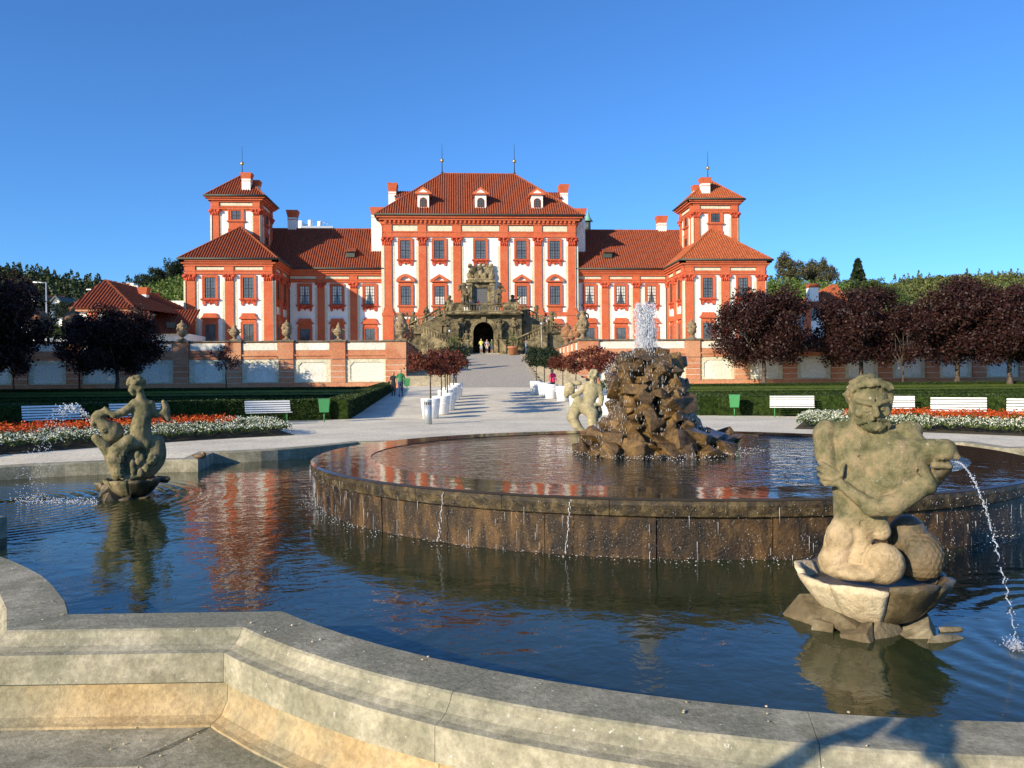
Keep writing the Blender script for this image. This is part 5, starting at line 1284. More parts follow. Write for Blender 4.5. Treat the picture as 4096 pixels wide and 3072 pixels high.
for i in range(120):
    a = g_.uniform(-2.6, 1.9); el = g_.uniform(-.35, 1.45); ce = math.cos(el); x = 490+math.sin(a)*100*ce; v = 12-math.cos(a)*92*ce; z = 232-96*math.sin(el)
    if v < -20 and z > 200: continue
    if x > 560 and z > 270: continue
    tx_ = g_.uniform(-22, 22); S.c((x, z, v), (x+tx_+math.sin(a)*6, z+g_.uniform(6, 26), v+g_.uniform(-10, 10)), g_.uniform(11, 16), g_.uniform(7, 11), k=4)
for p in [(394, 200, 0), (382, 236, 10), (388, 262, 26), (408, 172, -20), (412, 238, -44), (396, 220, -30), (418, 204, -60), (600, 215, 0), (602, 250, 10), (596, 280, 15), (404, 318, 30), (420, 330, 34)]:
    S.c(p, (p[0]+g_.uniform(-14, 10), p[1]+24, p[2]+6), 17, 11, k=4)
for q_ in range(20):
    x = 412+q_*10.5; S.c((x, 190-30*math.sin(q_*.16), -50-34*math.sin(q_*.16)), (x+g_.uniform(-14, 14), 212-32*math.sin(q_*.16)+g_.uniform(-8, 8), -60-32*math.sin(q_*.16)), g_.uniform(10, 15), g_.uniform(8, 12), k=7)
for p in [(606, 200, 5), (612, 228, 12), (608, 262, 16), (602, 300, 24)]: S.c(p, (p[0]+g_.uniform(-8, 8), p[1]+26, p[2]+6), 22, 16, k=5)
# neck and torso
S.c((470, 350, 12), (455, 435, 30), 66, 84, k=25); S.c((430, 380, -40), (500, 470, -50), 14, 10, k=10)
S.e(360, 425, 25, 100, 46, 60, k=30); S.e(560, 430, 40, 110, 50, 60, k=30)
S.e(450, 520, 35, 165, 120, 98, k=40); S.e(404, 480, -26, 92, 66, 50, k=26); S.e(585, 466, -20, 86, 56, 50, k=22)
S.c((350, 418, -40), (480, 432, -52), 9, 9, k=8); S.c((530, 432, -46), (660, 415, -20), 9, 9, k=8)
S.e(268, 438, 8, 68, 66, 64, k=16); S.e(700, 430, 20, 66, 58, 60, k=16); S.e(742, 428, 40, 40, 46, 45, k=8); S.c((722, 380, -10), (728, 440, -28), 5, 5, k=4, neg=True)
S.c((430, 600, 30), (450, 900, 25), 140, 146, k=40); S.e(410, 620, -58, 50, 36, 40, k=14); S.e(412, 700, -58, 50, 36, 40, k=14)
S.c((490, 440, -66), (496, 540, -86), 7, 6, k=6, neg=True); S.c((345, 560, -70), (470, 560, -92), 6, 6, k=8, neg=True)
# right arm hanging down, forearm tucked behind the other
S.c((252, 450, -4), (262, 560, -22), 62, 58, k=10); S.c((262, 560, -22), (300, 665, -50), 58, 46, k=10); S.c((300, 665, -55), (500, 770, -100), 48, 34, k=10); S.c((368, 610, -78), (384, 672, -82), 12, 14, k=6)
S.c((322, 480, -52), (352, 560, -80), 9, 11, k=4, neg=True); S.c((352, 560, -80), (396, 640, -104), 11, 12, k=4, neg=True)
# left arm sweeping across to grip the upper arm, five fingers
S.c((780, 690, -80), (620, 800, -140), 58, 60, k=12); S.c((620, 800, -140), (510, 815, -150), 60, 52, k=12); S.c((510, 815, -150), (360, 712, -128), 48, 31, k=10); S.e(322, 672, -118, 42, 38, 22, k=8)
for (a, b, c_) in (((322, 644), (266, 612), (232, 598)), ((312, 662), (256, 642), (224, 632)), ((310, 684), (256, 674), (228, 664)), ((316, 704), (268, 706), (242, 696))):
    S.c((*a, -126), (*b, -112), 16, 15, k=3); S.c((*b, -112), (*c_, -62), 15, 13, k=3)
S.c((350, 655, -136), (366, 600, -112), 15, 10, k=4)
S.c((420, 712, -122), (560, 778, -158), 6, 7, k=5, neg=True)
# fish body held against the chest
S.e(630, 600, -35, 165, 150, 112, k=18); S.e(590, 690, -56, 124, 74, 92, k=20); S.e(500, 760, -70, 90, 60, 70, k=20); S.e(400, 600, -30, 60, 90, 60, k=20); S.c((700, 560, -40), (800, 706, -60), 80, 46, k=20)
S.c((500, 545, -112), (474, 650, -118), 10, 12, k=6, neg=True); S.c((474, 650, -118), (484, 745, -132), 12, 10, k=6, neg=True)
# upper arm of the left side and fish head with open mouth
S.c((720, 455, 0), (800, 560, -20), 54, 48, k=12); S.c((730, 520, -40), (880, 520, -45), 68, 60, k=12, n=3, nf=50); S.e(885, 512, -40, 58, 52, 50, k=10, n=2, nf=60); S.c((712, 580, -112), (770, 650, -104), 8, 8, k=5, neg=True); S.c((770, 650, -104), (822, 712, -84), 8, 8, k=5, neg=True)
S.c((905, 508, -45), (938, 552, -45), 34, 22, k=6, n=3, nf=80); S.c((830, 590, -86), (905, 596, -66), 22, 15, k=6); S.e(925, 578, -45, 30, 20, 26, k=4, neg=True); S.e(868, 548, -92, 12, 20, 10, k=3); S.e(840, 500, -96, 12, 10, 8, k=3)
S.c((880, 605, -20), (800, 700, 0), 46, 50, k=12, mat=1, n=3, nf=60)
for i in range(7): S.c((775+i*18, 478+abs(i-3)*3, -52-i*2), (770+i*20, 540, -100), 5, 4, k=3)
# hips, twin tails folded in the shell
S.c((455, 880, 20), (460, 960, 20), 122, 92, k=25)
S.c((392, 880, -30), (345, 990, -60), 70, 84, k=12, n=3.5, nf=34); S.c((345, 990, -60), (315, 1100, -60), 84, 80, k=12, n=3.5, nf=34); S.e(300, 1120, -70, 80, 66, 70, k=25)
S.c((525, 880, -40), (560, 950, -50), 68, 52, k=14); S.c((470, 960, -60), (440, 1090, -60), 46, 60, k=25)
S.e(572, 1112, -88, 112, 108, 96, k=9, n=2, nf=26); S.e(430, 1168, -40, 200, 52, 150, k=18, n=2.5, nf=28); S.c((645, 1010, -70), (668, 1180, -80), 9, 7, k=5, neg=True)
S.c((458, 900, -118), (448, 1040, -136), 15, 17, k=10, neg=True); S.c((448, 1040, -136), (466, 1120, -150), 16, 8, k=10, neg=True); S.c((560, 985, -120), (640, 1000, -100), 9, 6, k=8, neg=True); S.c((668, 1020, -110), (690, 1150, -120), 7, 7, k=6, neg=True); S.c((300, 900, -60), (262, 1040, -90), 8, 8, k=12, neg=True)
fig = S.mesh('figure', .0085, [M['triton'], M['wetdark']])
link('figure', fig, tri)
# scaled tail behind
S = Sculpt(.001215, .00125, .00133, 505, 1443); S.e(700, 1000, 120, 110, 120, 100, k=40); S.e(765, 1090, 80, 115, 130, 110, k=30)
for i in range(9):
    for k in range(9):
        a = -1.0+i*.28+(k%2)*.14; el = -.7+k*.22; S.e(765+math.sin(a)*math.cos(el)*112, 1090-math.sin(el)*126, 80-math.cos(a)*math.cos(el)*106, 22, 22, 10, k=3)
link('scaled_tail', S.mesh('scaled_tail', .012, [M['wetdark']]), tri)
def shell_bowl(root, zr, zb, rr_, rb, n, mats, ph=0., seed=1, fill=True):
    """lotus bowl: every petal a thick curved slab, plus a core and a foot"""
    g2 = random.Random(seed); H = zr-zb
    prof = [(rb+(rr_-rb)*math.sin(t*math.pi/2)**.8, zb+H*(1-math.cos(t*math.pi/2))**1.0*1.0) for t in [i/8 for i in range(9)]]
    prof = [(rb+(rr_-rb)*(t**.55), zb+H*t) for t in [i/8 for i in range(9)]]
    for p in range(n):
        a0 = ph+2*math.pi*p/n; a1 = a0+2*math.pi/n; V = []; m = 9; kk = len(prof); dz = g2.uniform(-.015, .02)
        for side in (0, 1):
            for j, (r, z) in enumerate(prof):
                for i in range(m):
                    s = i/(m-1); a = a0+(a1-a0)*(.015+.97*s); b = 1+.075*math.sin(math.pi*s)**.5*(.3+.7*j/kk)-.025*math.sin(math.pi*s*2)**2
                    rr2 = r*b-(.045 if side else 0)*1.0; zz = z+(dz+.02*math.sin(math.pi*s) if j == kk-1 else dz*j/kk)+g2.uniform(-.003, .003)
                    V.append((rr2*math.cos(a), rr2*math.sin(a), zz))
        N_ = kk*m; fs = []
        for j in range(kk-1):
            for i in range(m-1):
                q_ = (j*m+i, j*m+i+1, (j+1)*m+i+1, (j+1)*m+i); fs.append(q_); fs.append(tuple(N_+x for x in q_[::-1]))
        for i in range(m-1): t_ = (kk-1)*m; fs.append((t_+i, t_+i+1, N_+t_+i+1, N_+t_+i))
        for j in range(kk-1):
            fs.append((j*m, (j+1)*m, N_+(j+1)*m, N_+j*m)); e = m-1; fs.append(((j+1)*m+e, j*m+e, N_+j*m+e, N_+(j+1)*m+e))
        mid = (a0+a1)/2; frontp = math.sin(mid) < 0 and True
        darkp = math.cos(mid-(-math.pi/2+.95)) > .45 or math.sin(mid) > .5  # petals towards the right and the back take the darker material
        MB().add(V, fs, 0, True).build('petal', mats[1] if darkp else mats[0], root)
    MB().lathe([(rb*.9, zb+.0), (rr_*.80, zr-.10), (rr_*.86, zr-.075)], 24).build('bowl_core', mats[1], root)
    MB().lathe([(rb*1.0, -.5), (rb*.95, zb-.03), (rb*1.15, zb+.05)], 16).build('foot', mats[1], root)
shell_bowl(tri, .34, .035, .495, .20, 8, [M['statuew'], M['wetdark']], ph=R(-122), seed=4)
def foot_rocks(root, spec, mat, seed):
    g2 = random.Random(seed)
    for (x, y, z, sx, sy, sz) in spec:
        link('rock', rock_mesh(g2.randrange(999), mat, 10+g2.randrange(4), bev=.05), root, (x, y, z), (g2.uniform(-.3, .3), g2.uniform(-.5, .5), g2.uniform(0, 6)), (sx, sy, sz))
M['dryrock'] = stone('grey_foot_rock', (.20,.165,.10), (.34,.29,.19), 4, .9, .7, 30, spec=.3, cc=(.13,.10,.055))
foot_rocks(tri, [(-.44, -.12, .04, .16, .12, .13), (-.30, -.26, .0, .12, .10, .09), (-.08, -.36, -.01, .14, .12, .12), (.10, -.30, .02, .13, .12, .13), (-.12, -.18, .02, .2, .2, .12), (.42, -.25, -.04, .20, .10, .11), (.50, -.02, -.03, .10, .10, .08), (.24, -.15, -.05, .2, .2, .12)], M['dryrock'], 5)
# water arc from the fish's mouth
def arc(p0, vx, vy, vz, n, r0, seed, mb, dens=3, twist=.008):
    g2 = np.random.default_rng(seed); T = (vz+math.sqrt(vz*vz+2*9.81*p0.z))/9.81; last = p0.copy(); prev = None
    for i in range(n+1):
        t = T*i/n; p = Vector((p0.x+vx*t, p0.y+vy*t, p0.z+vz*t-4.905*t*t)); u = i/n
        off = Vector((math.sin(i*1.7)*twist, math.cos(i*1.3)*twist, 0))*(.3+u)
        q_ = p+off; rad = r0*(1+.5*math.sin(i*2.1))*(1-.45*u)
        if prev is not None and (u < .62 or g2.random() < .75): mb.tube(prev, q_, max(.002, rad), max(.002, rad*.8), 6, caps=False)
        if u > .25:
            for k in range(dens):
                s = g2.uniform(.0015, .006); d = g2.normal(size=3)*.012*(.5+u); mb.lathe([(s*.6, -s*.6), (s, 0), (s*.5, s*.7)], 5, tuple(q_+Vector(d)))
        prev = q_
    return p
mb = MB(); rad_ = Matrix.Rotation(-math.atan2(tx, ty), 3, 'Z')
loc = rad_ @ Vector(((935-505)*.001215, -.04, (1443-575)*.00133)); p0 = Vector((tx, ty, 0))+loc
end = onZ(4070, 2595, 0); T = math.sqrt(2*p0.z/9.81)
e = arc(p0, (end.x-p0.x)/T, (end.y-p0.y)/T, 0.0, 90, .0058, 3, mb, 2)
g2 = np.random.default_rng(5)
for i in range(260):
    a = g2.uniform(0, 6.28); r = abs(g2.normal())*.05; s = g2.uniform(.002, .006); mb.lathe([(s*.6, -s*.6), (s, 0), (s*.5, s*.7)], 5, (e.x+r*math.cos(a), e.y+r*math.sin(a), abs(g2.normal())*.03))
MB_ = mb; tag(mb.build('water_spout', M['drop']), 'thin twisting stream of water falling from the fish mouth into the pool at the right', 'water spout', kind='stuff')
# ---- nereid seen from behind on a dolphin (left)
a_ = math.radians(-25.4)+YAW; Rr = 12.2/math.cos(math.radians(25.4)); nx_, ny_ = Rr*math.sin(a_), Rr*math.cos(a_)
ner = thing('nereid_statue', 'statue of a woman seen from behind riding a gaping fish, left in the pool', 'statue', (nx_, ny_, 0)); set_frame(ner, nx_, ny_)
S = Sculpt(.001247, .0013, .00138, 640, 1487)
S.e(690, 245, 0, 68, 74, 72, k=20); S.e(640, 300, -10, 40, 52, 42, k=20); S.e(652, 350, -14, 22, 22, 24, k=14); S.c((612, 270, -12), (600, 308, -14), 8, 11, k=6)
g_ = random.Random(3)
for i in range(40):
    a = g_.uniform(0, 6.28); el = g_.uniform(-.3, 1.4); S.e(695+math.cos(a)*math.cos(el)*72, 232-math.sin(el)*70, math.sin(a)*math.cos(el)*68, g_.uniform(18, 26), k=8, n=3, nf=90)
for p in [(605, 205, 0), (596, 235, -6), (620, 185, 0), (660, 172, 0), (700, 165, -10), (770, 205, -10), (775, 240, 0), (715, 300, -40), (740, 185, 0), (735, 285, -50), (765, 270, -20)]: S.e(*p, 26, 28, 26, k=12, n=3, nf=90)
S.c((722, 320, 0), (738, 410, 0), 46, 56, k=20)
S.e(755, 470, 0, 112, 66, 70, k=35); S.e(668, 458, -5, 60, 56, 52, k=20); S.e(842, 472, 5, 58, 56, 52, k=20); S.e(750, 560, 0, 122, 120, 82, k=40); S.c((738, 650, 0), (728, 750, 0), 112, 118, k=40); S.c((742, 430, -88), (728, 800, -118), 5, 6, k=14, neg=True)
S.e(735, 850, 0, 128, 110, 96, k=40); S.e(680, 890, -50, 74, 72, 60, k=20); S.e(795, 905, -35, 66, 70, 60, k=20)
S.c((665, 470, -10), (545, 545, -40), 60, 50, k=18); S.c((545, 545, -40), (440, 575, -60), 50, 40, k=18); S.c((440, 575, -60), (375, 535, -60), 38, 30, k=12); S.c((375, 535, -60), (350, 500, -55), 24, 20, k=10)
for d in (0, 14, 28): S.c((350+d*.4, 492, -50-d*.3), (320+d, 488-d*.2, -70), 10, 7, k=4)
S.c((850, 490, 5), (900, 580, 10), 44, 40, k=15); S.c((900, 580, 10), (980, 560, 10), 38, 40, k=15); S.e(1010, 545, 20, 58, 105, 40, k=20); S.c((990, 440, 15), (1040, 640, 20), 26, 36, k=14)
# fish
S.e(420, 760, 20, 125, 115, 100, k=30); S.c((350, 700, 0), (240, 600, -10), 86, 54, k=25); S.c((240, 610, -10), (350, 530, -20), 42, 48, k=20); S.e(300, 560, -10, 86, 46, 56, k=18, n=2, nf=60); S.e(215, 660, -20, 34, 40, 40, k=12)
S.e(330, 740, -72, 34, 30, 20, k=8); S.e(330, 740, -90, 18, 16, 12, k=4, neg=True); S.c((240, 820, 0), (330, 900, 0), 50, 66, k=20); S.e(215, 735, -20, 30, 34, 60, k=10, neg=True); S.c((300, 880, 0), (400, 1010, 0), 56, 66, k=20); S.c((380, 980, 10), (470, 1240, 10), 70, 70, k=25)
# scaled legs
S.c((600, 880, -50), (470, 960, -75), 96, 82, k=25); S.c((470, 960, -75), (430, 1060, -80), 80, 72, k=20); S.c((430, 1060, -80), (480, 1190, -70), 72, 60, k=20); S.c((480, 1190, -70), (570, 1270, -70), 58, 40, k=20)
for i in range(10):
    for k in range(4):
        t = i/9; x = 560-150*t+(90 if t > .6 else 0)*(t-.6)*2; z = 900+330*t; S.e(x-40+k*28+(i%2)*12, z, -75-70*math.cos((k-1.5)*.5)*.95, 21, 20, 9, k=3)
for i in range(6): S.c((560+i*6, 1262+i*5, -90), (490+i*34, 1300+i*13-20*abs(i-3), -120), 15, 9, k=6)
S.e(610, 1260, -80, 110, 34, 40, k=15)
S.e(890, 1010, 30, 130, 200, 110, k=35); S.e(700, 1130, 30, 220, 190, 80, k=40); S.e(730, 1150, 20, 210, 150, 110, k=40); S.e(930, 900, 20, 70, 90, 60, k=25)
for p in [(632, 1110), (702, 1085), (640, 1185), (722, 1215), (790, 1165), (735, 1050), (690, 1020)]: S.e(*p, -100, 38, 52, 22, k=4)
S.e(850, 1080, -70, 75, 70, 50, k=12, n=8, nf=70)
link('figure', S.mesh('figure', .0145, [M['statue'], M['statuew']]), ner)
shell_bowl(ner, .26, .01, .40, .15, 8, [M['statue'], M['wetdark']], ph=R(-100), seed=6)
foot_rocks(ner, [(-.33, -.10, .10, .13, .12, .16), (-.30, -.2, .0, .14, .12, .10), (-.12, -.25, -.02, .13, .1, .09), (-.40, .05, .2, .1, .1, .12), (.15, -.15, -.04, .14, .14, .08), (.42, .05, .24, .10, .12, .05)], M['wetdark'], 9)
mb = MB(); p0 = Vector((nx_, ny_, 0))+Matrix.Rotation(-math.atan2(nx_, ny_), 3, 'Z') @ Vector(((180-640)*.00125, 0, (1487-640)*.00138))
g2 = np.random.default_rng(8)
endp = onZ(60, 2005, 0); T = math.sqrt(2*p0.z/9.81)+.25; vz = (T*9.81/2)-p0.z/T
for i in range(700):
    t = T*g2.uniform(0, 1)**.8; sp_ = .02+.07*t; s = g2.uniform(.003, .010)*(1.5 if t < .3 else 1)
    p = p0+Vector(((endp.x-p0.x)*t/T*g2.uniform(.6, 1.05), (endp.y-p0.y)*t/T, vz*t-4.905*t*t))+Vector(g2.normal(size=3)*sp_)
    if p.z > .01: mb.lathe([(s*.6, -s*.6), (s, 0), (s*.5, s*.7)], 4, tuple(p))
for i in range(420):
    u = g2.uniform(0, 1); a = onZ(60+330*u, 2010+g2.normal()*6, 0); s = g2.uniform(.004, .011)
    mb.lathe([(s*.6, -s*.6), (s, 0), (s*.5, s*.7)], 4, (a.x, a.y, abs(g2.normal())*.035*(1.6 if u < .4 else .8)))
tag(mb.build('water_spray', M['spray']), 'spray and splashes of water thrown to the left by the gaping fish', 'water spray', kind='stuff')
# ---- far nereid in front of the tubs
Rr = 20.6; a_ = math.atan2(2335-2048, 3200)+YAW; fx, fy = Rr*math.sin(a_), Rr*math.cos(a_)
far = thing('nymph_statue', 'pale stone nymph bending to the side beyond the rock fountain, before the white tubs', 'statue', (fx, fy, 0)); set_frame(far, fx, fy)
S = Sculpt(.001555, .001555, .001555, 560, 1700)
S.e(720, 500, 0, 76, 80, 74, k=20); g_ = random.Random(4)
for i in range(34):
    a = g_.uniform(0, 6.28); el = g_.uniform(-.6, 1.4); S.e(720+math.cos(a)*math.cos(el)*78, 500-math.sin(el)*80, math.sin(a)*math.cos(el)*76, g_.uniform(20, 28), k=10, n=4, nf=70)
S.c((705, 590, 0), (690, 670, 0), 44, 52, k=20); S.e(690, 700, 0, 150, 70, 70, k=40); S.e(680, 800, 0, 135, 120, 85, k=40); S.c((660, 900, 0), (620, 960, 0), 100, 100, k=40)
S.c((560, 710, 0), (470, 800, -20), 56, 46, k=20); S.c((470, 800, -20), (380, 850, -40), 46, 34, k=15)
S.e(330, 720, -30, 90, 110, 70, k=20, n=6, nf=30); S.e(280, 800, -30, 50, 80, 50, k=20, n=5, nf=40); S.e(460, 630, 0, 70, 45, 50, k=20, n=5, nf=40)
S.c((820, 720, 0), (850, 880, 0), 52, 44, k=20); S.c((850, 880, 0), (835, 985, -10), 44, 40, k=15); S.c((835, 985, -10), (750, 990, -40), 36, 28, k=12)
S.e(560, 1010, 0, 190, 110, 120, k=50); S.c((480, 960, -20), (370, 1180, -40), 105, 95, k=30); S.c((370, 1200, -40), (440, 1330, -30), 90, 76, k=25); S.c((440, 1330, -30), (560, 1460, -20), 70, 50, k=20)
S.c((600, 1040, -30), (690, 1130, -50), 120, 100, k=30); S.c((700, 1130, -50), (710, 1300, -40), 95, 85, k=25); S.c((710, 1300, -40), (700, 1460, -30), 80, 80, k=20); S.e(600, 1560, 0, 190, 130, 140, k=40)
M['nymph'] = stone('pale_nymph_stone', (.34,.29,.17), (.50,.42,.25), 5, .9, .8, 30, world=False, spec=.2, cc=(.28,.25,.14))
link('figure', S.mesh('figure', .02, [M['nymph']]), far)
S = Sculpt(.001555, .001555, .001555, 560, 1700); S.e(800, 1110, 40, 66, 110, 70, k=10, n=5, nf=30); link('dark_urn', S.mesh('dark_urn', .02, [M['wetdark']]), far)
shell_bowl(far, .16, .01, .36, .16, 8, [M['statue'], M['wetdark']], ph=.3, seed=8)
# duck resting on the far coping
p = onZ(800, 1836, .245); dk = thing('duck', 'small brown duck resting on the far left coping of the pool', 'duck', (p.x, p.y, .245), R(10)); dk.scale = (.62, .62, .62)
S = Sculpt(.01, .01, .01, 0, 0); S.P = lambda x, z, v: np.array([x*.01, v*.01, z*.01])
S.e(0, 8, 0, 17, 8, 9, k=3); S.c((-14, 10, 0), (-24, 13, 0), 5, 1.5, k=3); S.e(12, 14, 0, 7, 6, 6, k=3); S.e(9, 18, 0, 5.5, 5, 5, k=2, mat=1); S.e(-4, 10, -7, 12, 5, 3, k=1.5, mat=1)
link('body', S.mesh('body', .008, [plain('brown_duck_feathers', (.13,.07,.03), .8), plain('pale_duck_feathers', (.26,.19,.11), .8)]), dk)
MB().frus(.16, 0, .155, .175, .04, .018, .03, .014).build('beak', M['pot'], dk)
# ================================================================== GARDEN
def solid_hedge(pts, w_, h, label, closed=False, group='clipped box hedges of the parterre', z=None, seed=0, dens=420, leaf=.048):
    """clipped hedge along a polyline: slightly lumpy body plus a skin of leaves"""
    P_ = [Vector((x, y, 0)) for x, y in pts]; L = 0; st_ = []
    for a, b in zip(P_[:-1], P_[1:]):
        n = max(1, int((b-a).length/.5)); st_ += [a.lerp(b, i/n) for i in range(n)]
    st_.append(P_[-1]); n = len(st_); V = []; prof = [(-1, 0), (-1, .5), (-1, .93), (-.85, 1), (-.3, 1), (.3, 1), (.85, 1), (1, .93), (1, .5), (1, 0)]; m = len(prof)
    cen = []
    for i, p in enumerate(st_):
        d = (st_[min(n-1, i+1)]-st_[max(0, i-1)]).normalized(); s = Vector((-d.y, d.x, 0)); g0 = gz(p.x, p.y) if z is None else z; cen.append((p, s, g0))
        for j, (u, v) in enumerate(prof):
            q_ = p+s*u*w_/2; k = noise.noise(Vector((q_.x*1.3, q_.y*1.3, v*2+seed)))*.05+noise.noise(Vector((q_.x*5, q_.y*5, v*4)))*.025
            q_ = q_+s*k*(1 if u > 0 else -1 if u < 0 else 0); V.append((q_.x, q_.y, g0-.05+v*(h+.05)+(k if v > .9 else 0)))
    fs = [(i*m+j, (i+1)*m+j, (i+1)*m+j+1, i*m+j+1) for i in range(n-1) for j in range(m-1)]
    t = thing('hedge', label, 'hedge', (0,0,0), group=group)
    mb = MB(); mb.add(V, fs, 0, True); mb.add([V[j] for j in range(m)], [tuple(range(m))]); mb.add([V[(n-1)*m+j] for j in range(m)], [tuple(range(m))[::-1]]); mb.build('hedge_body', M['hedgeb'], t)
    g2 = np.random.default_rng(seed+100); tot_ = int(n*.5*(2*h+w_)*dens); k = g2.integers(0, n-1, tot_); f = g2.uniform(0, 1, tot_); per = g2.uniform(0, 2*h+w_, tot_)
    pts_ = np.zeros((tot_, 3))
    C_ = np.array([[c.x, c.y, g] for c, s, g in cen]); S_ = np.array([[s.x, s.y, 0] for c, s, g in cen])
    c = C_[k]*(1-f)[:, None]+C_[k+1]*f[:, None]; s = S_[k]
    u = np.where(per < h, -w_/2, np.where(per > h+w_, w_/2, per-h-w_/2)); v = np.where(per < h, per, np.where(per > h+w_, per-h-w_, h))
    pts_ = c+s*u[:, None]*1.02; pts_[:, 2] += v; pts_ += g2.normal(size=pts_.shape)*.018
    Vv, Ff = leaf_cloud(pts_, leaf, g2, 1.3); link('leaves', npmesh('leaves', Vv, Ff, M['hedge']), t); return t
cx0, cy0 = AX, 12.7
def arcpts(r, a0, a1, n=10): return [(cx0+r*math.sin(R(a0+(a1-a0)*i/n)), cy0+r*math.cos(R(a0+(a1-a0)*i/n))) for i in range(n+1)]
HX = 8.75
for s in (-1, 1):
    sd_ = 'left' if s < 0 else 'right'; sh = 'shaded ' if s < 0 else ''
    solid_hedge([(cx0+s*HX, 37.0), (cx0+s*HX, 64)], 1.1, .92, f'long {sh}hedge flanking the {sd_} side of the gravel avenue', seed=1+s)
    A = arcpts(26.2, s*20.5, s*72, 14); solid_hedge(A, 1.1, .95, f'curved {sh}hedge behind the benches on the {sd_}', seed=5+s)
    solid_hedge([(cx0+s*HX, 65), (cx0+s*58, 65)], 1.2, 1.0, f'straight far hedge along the foot of the {sd_} terrace wall', seed=9+s, dens=150, leaf=.06)
    solid_hedge([(cx0+s*(HX+2.5), 59.5), (cx0+s*54, 59.5)], .9, .7, f'low inner hedge row nearest the far hedge on the {sd_}', seed=13+s, dens=150, leaf=.06)
    solid_hedge([(cx0+s*(HX+2.5), 54), (cx0+s*50, 54)], .9, .7, f'second low hedge row from the back in the {sd_} parterre', seed=17+s, dens=150, leaf=.06)
    solid_hedge([(cx0+s*(HX+2.5), 48), (cx0+s*46, 48)], .9, .7, f'third low hedge row from the back in the {sd_} parterre', seed=21+s, dens=150, leaf=.06)
    solid_hedge([(cx0+s*(HX+3.5), 42.5), (cx0+s*40, 42.5)], .9, .7, f'low hedge row just behind the curved {sd_} hedge', seed=25+s, dens=150, leaf=.06)
    # grass between the rows
    G_ = MB(); ys_ = [39.5+i*1.5 for i in range(17)]
    for y0, y1 in zip(ys_[:-1], ys_[1:]):
        x0, x1 = cx0+s*(HX+1), cx0+s*60; G_.add([(x0, y0, gz(0, y0)+.02), (x1, y0, gz(0, y0)+.02), (x1, y1, gz(0, y1)+.02), (x0, y1, gz(0, y1)+.02)], [(0,1,2,3) if s > 0 else (3,2,1,0)])
    tag(G_.build('lawn', M['lawn']), kind='structure')
# ------------------------------------------------------------------ flower beds
def bed(s, a0, a1, r0, r1, nm):
    g2 = np.random.default_rng(30+s)
    # raised earth mound
    A = arcpts(r0-.1, s*a0, s*a1, 16); B = arcpts(r1+.1, s*a0, s*a1, 16); C_ = arcpts((r0+r1)/2, s*a0, s*a1, 16)
    V = [(x, y, gz(x, y)+.0) for x, y in A]+[(x, y, gz(x, y)+.16) for x, y in C_]+[(x, y, gz(x, y)+.0) for x, y in B]
    n = 17; fs = [(k*n+i, k*n+i+1, (k+1)*n+i+1, (k+1)*n+i) for k in (0, 1) for i in range(n-1)]
    o = MB().add(V, fs, 0, True).build('flower_bed_soil', plain('bed_soil_'+nm, (.06,.05,.025), .95)); tag(o, kind='structure')
    def pts(n, cond, hgt):
        r = np.sqrt(g2.uniform(r0**2, r1**2, n)); a = np.radians(g2.uniform(a0, a1, n)); rr_ = (r-r0)/(r1-r0); e = np.minimum(np.radians(a1)-a, a-np.radians(a0))*r
        wob = .03*np.sin(a*40)+.03*np.sin(a*23+1); k = cond(rr_+wob, e)
        r, a = r[k], a[k]; x = cx0+s*r*np.sin(a); y = cy0+r*np.cos(a); rr_ = rr_[k]
        clump = .5+.5*np.sin(x*7+np.sin(y*5)*2)*np.sin(y*8+np.sin(x*4)*2)
        z = np.array([gz(0, v) for v in y])+.16*np.sin(np.pi*np.clip(rr_, 0, 1))+hgt*(.55+.35*clump)*g2.uniform(.75, 1.1, len(y)); return np.stack([x, y, z], 1)
    white = lambda q_, e: (q_ < .30) | (e < 1.5)
    red = lambda q_, e: (q_ >= .28) & (e >= 1.4)
    P1 = pts(27000, white, .46); V, Fq = leaf_cloud(P1, .034, g2, 1.1); o = link('white_flowers', npmesh('white_flowers', V, Fq, M['whitefl'])); tag(o, f'cushions of small white flowers edging the {nm} flower bed', 'flowers', kind='stuff')
    P2 = pts(24000, red, .56); V, Fq = leaf_cloud(P2, .042, g2, 1.1); o = link('orange_flowers', npmesh('orange_flowers', V, Fq, M['orangefl'])); tag(o, f'orange and red flowers filling the {nm} flower bed', 'flowers', kind='stuff')
    P3 = pts(30000, lambda q_, e: q_ > -1, .42); P3[:, 2] -= .05; V, Fq = leaf_cloud(P3, .06, g2, 1.5); o = link('bedding_leaves', npmesh('bedding_leaves', V, Fq, M['green'])); tag(o, f'green leaves under the flowers of the {nm} bed', 'leaves', kind='stuff')
bed(-1, 32, 84, 15.9, 20.2, 'left'); bed(1, 31, 84, 15.9, 20.4, 'right')
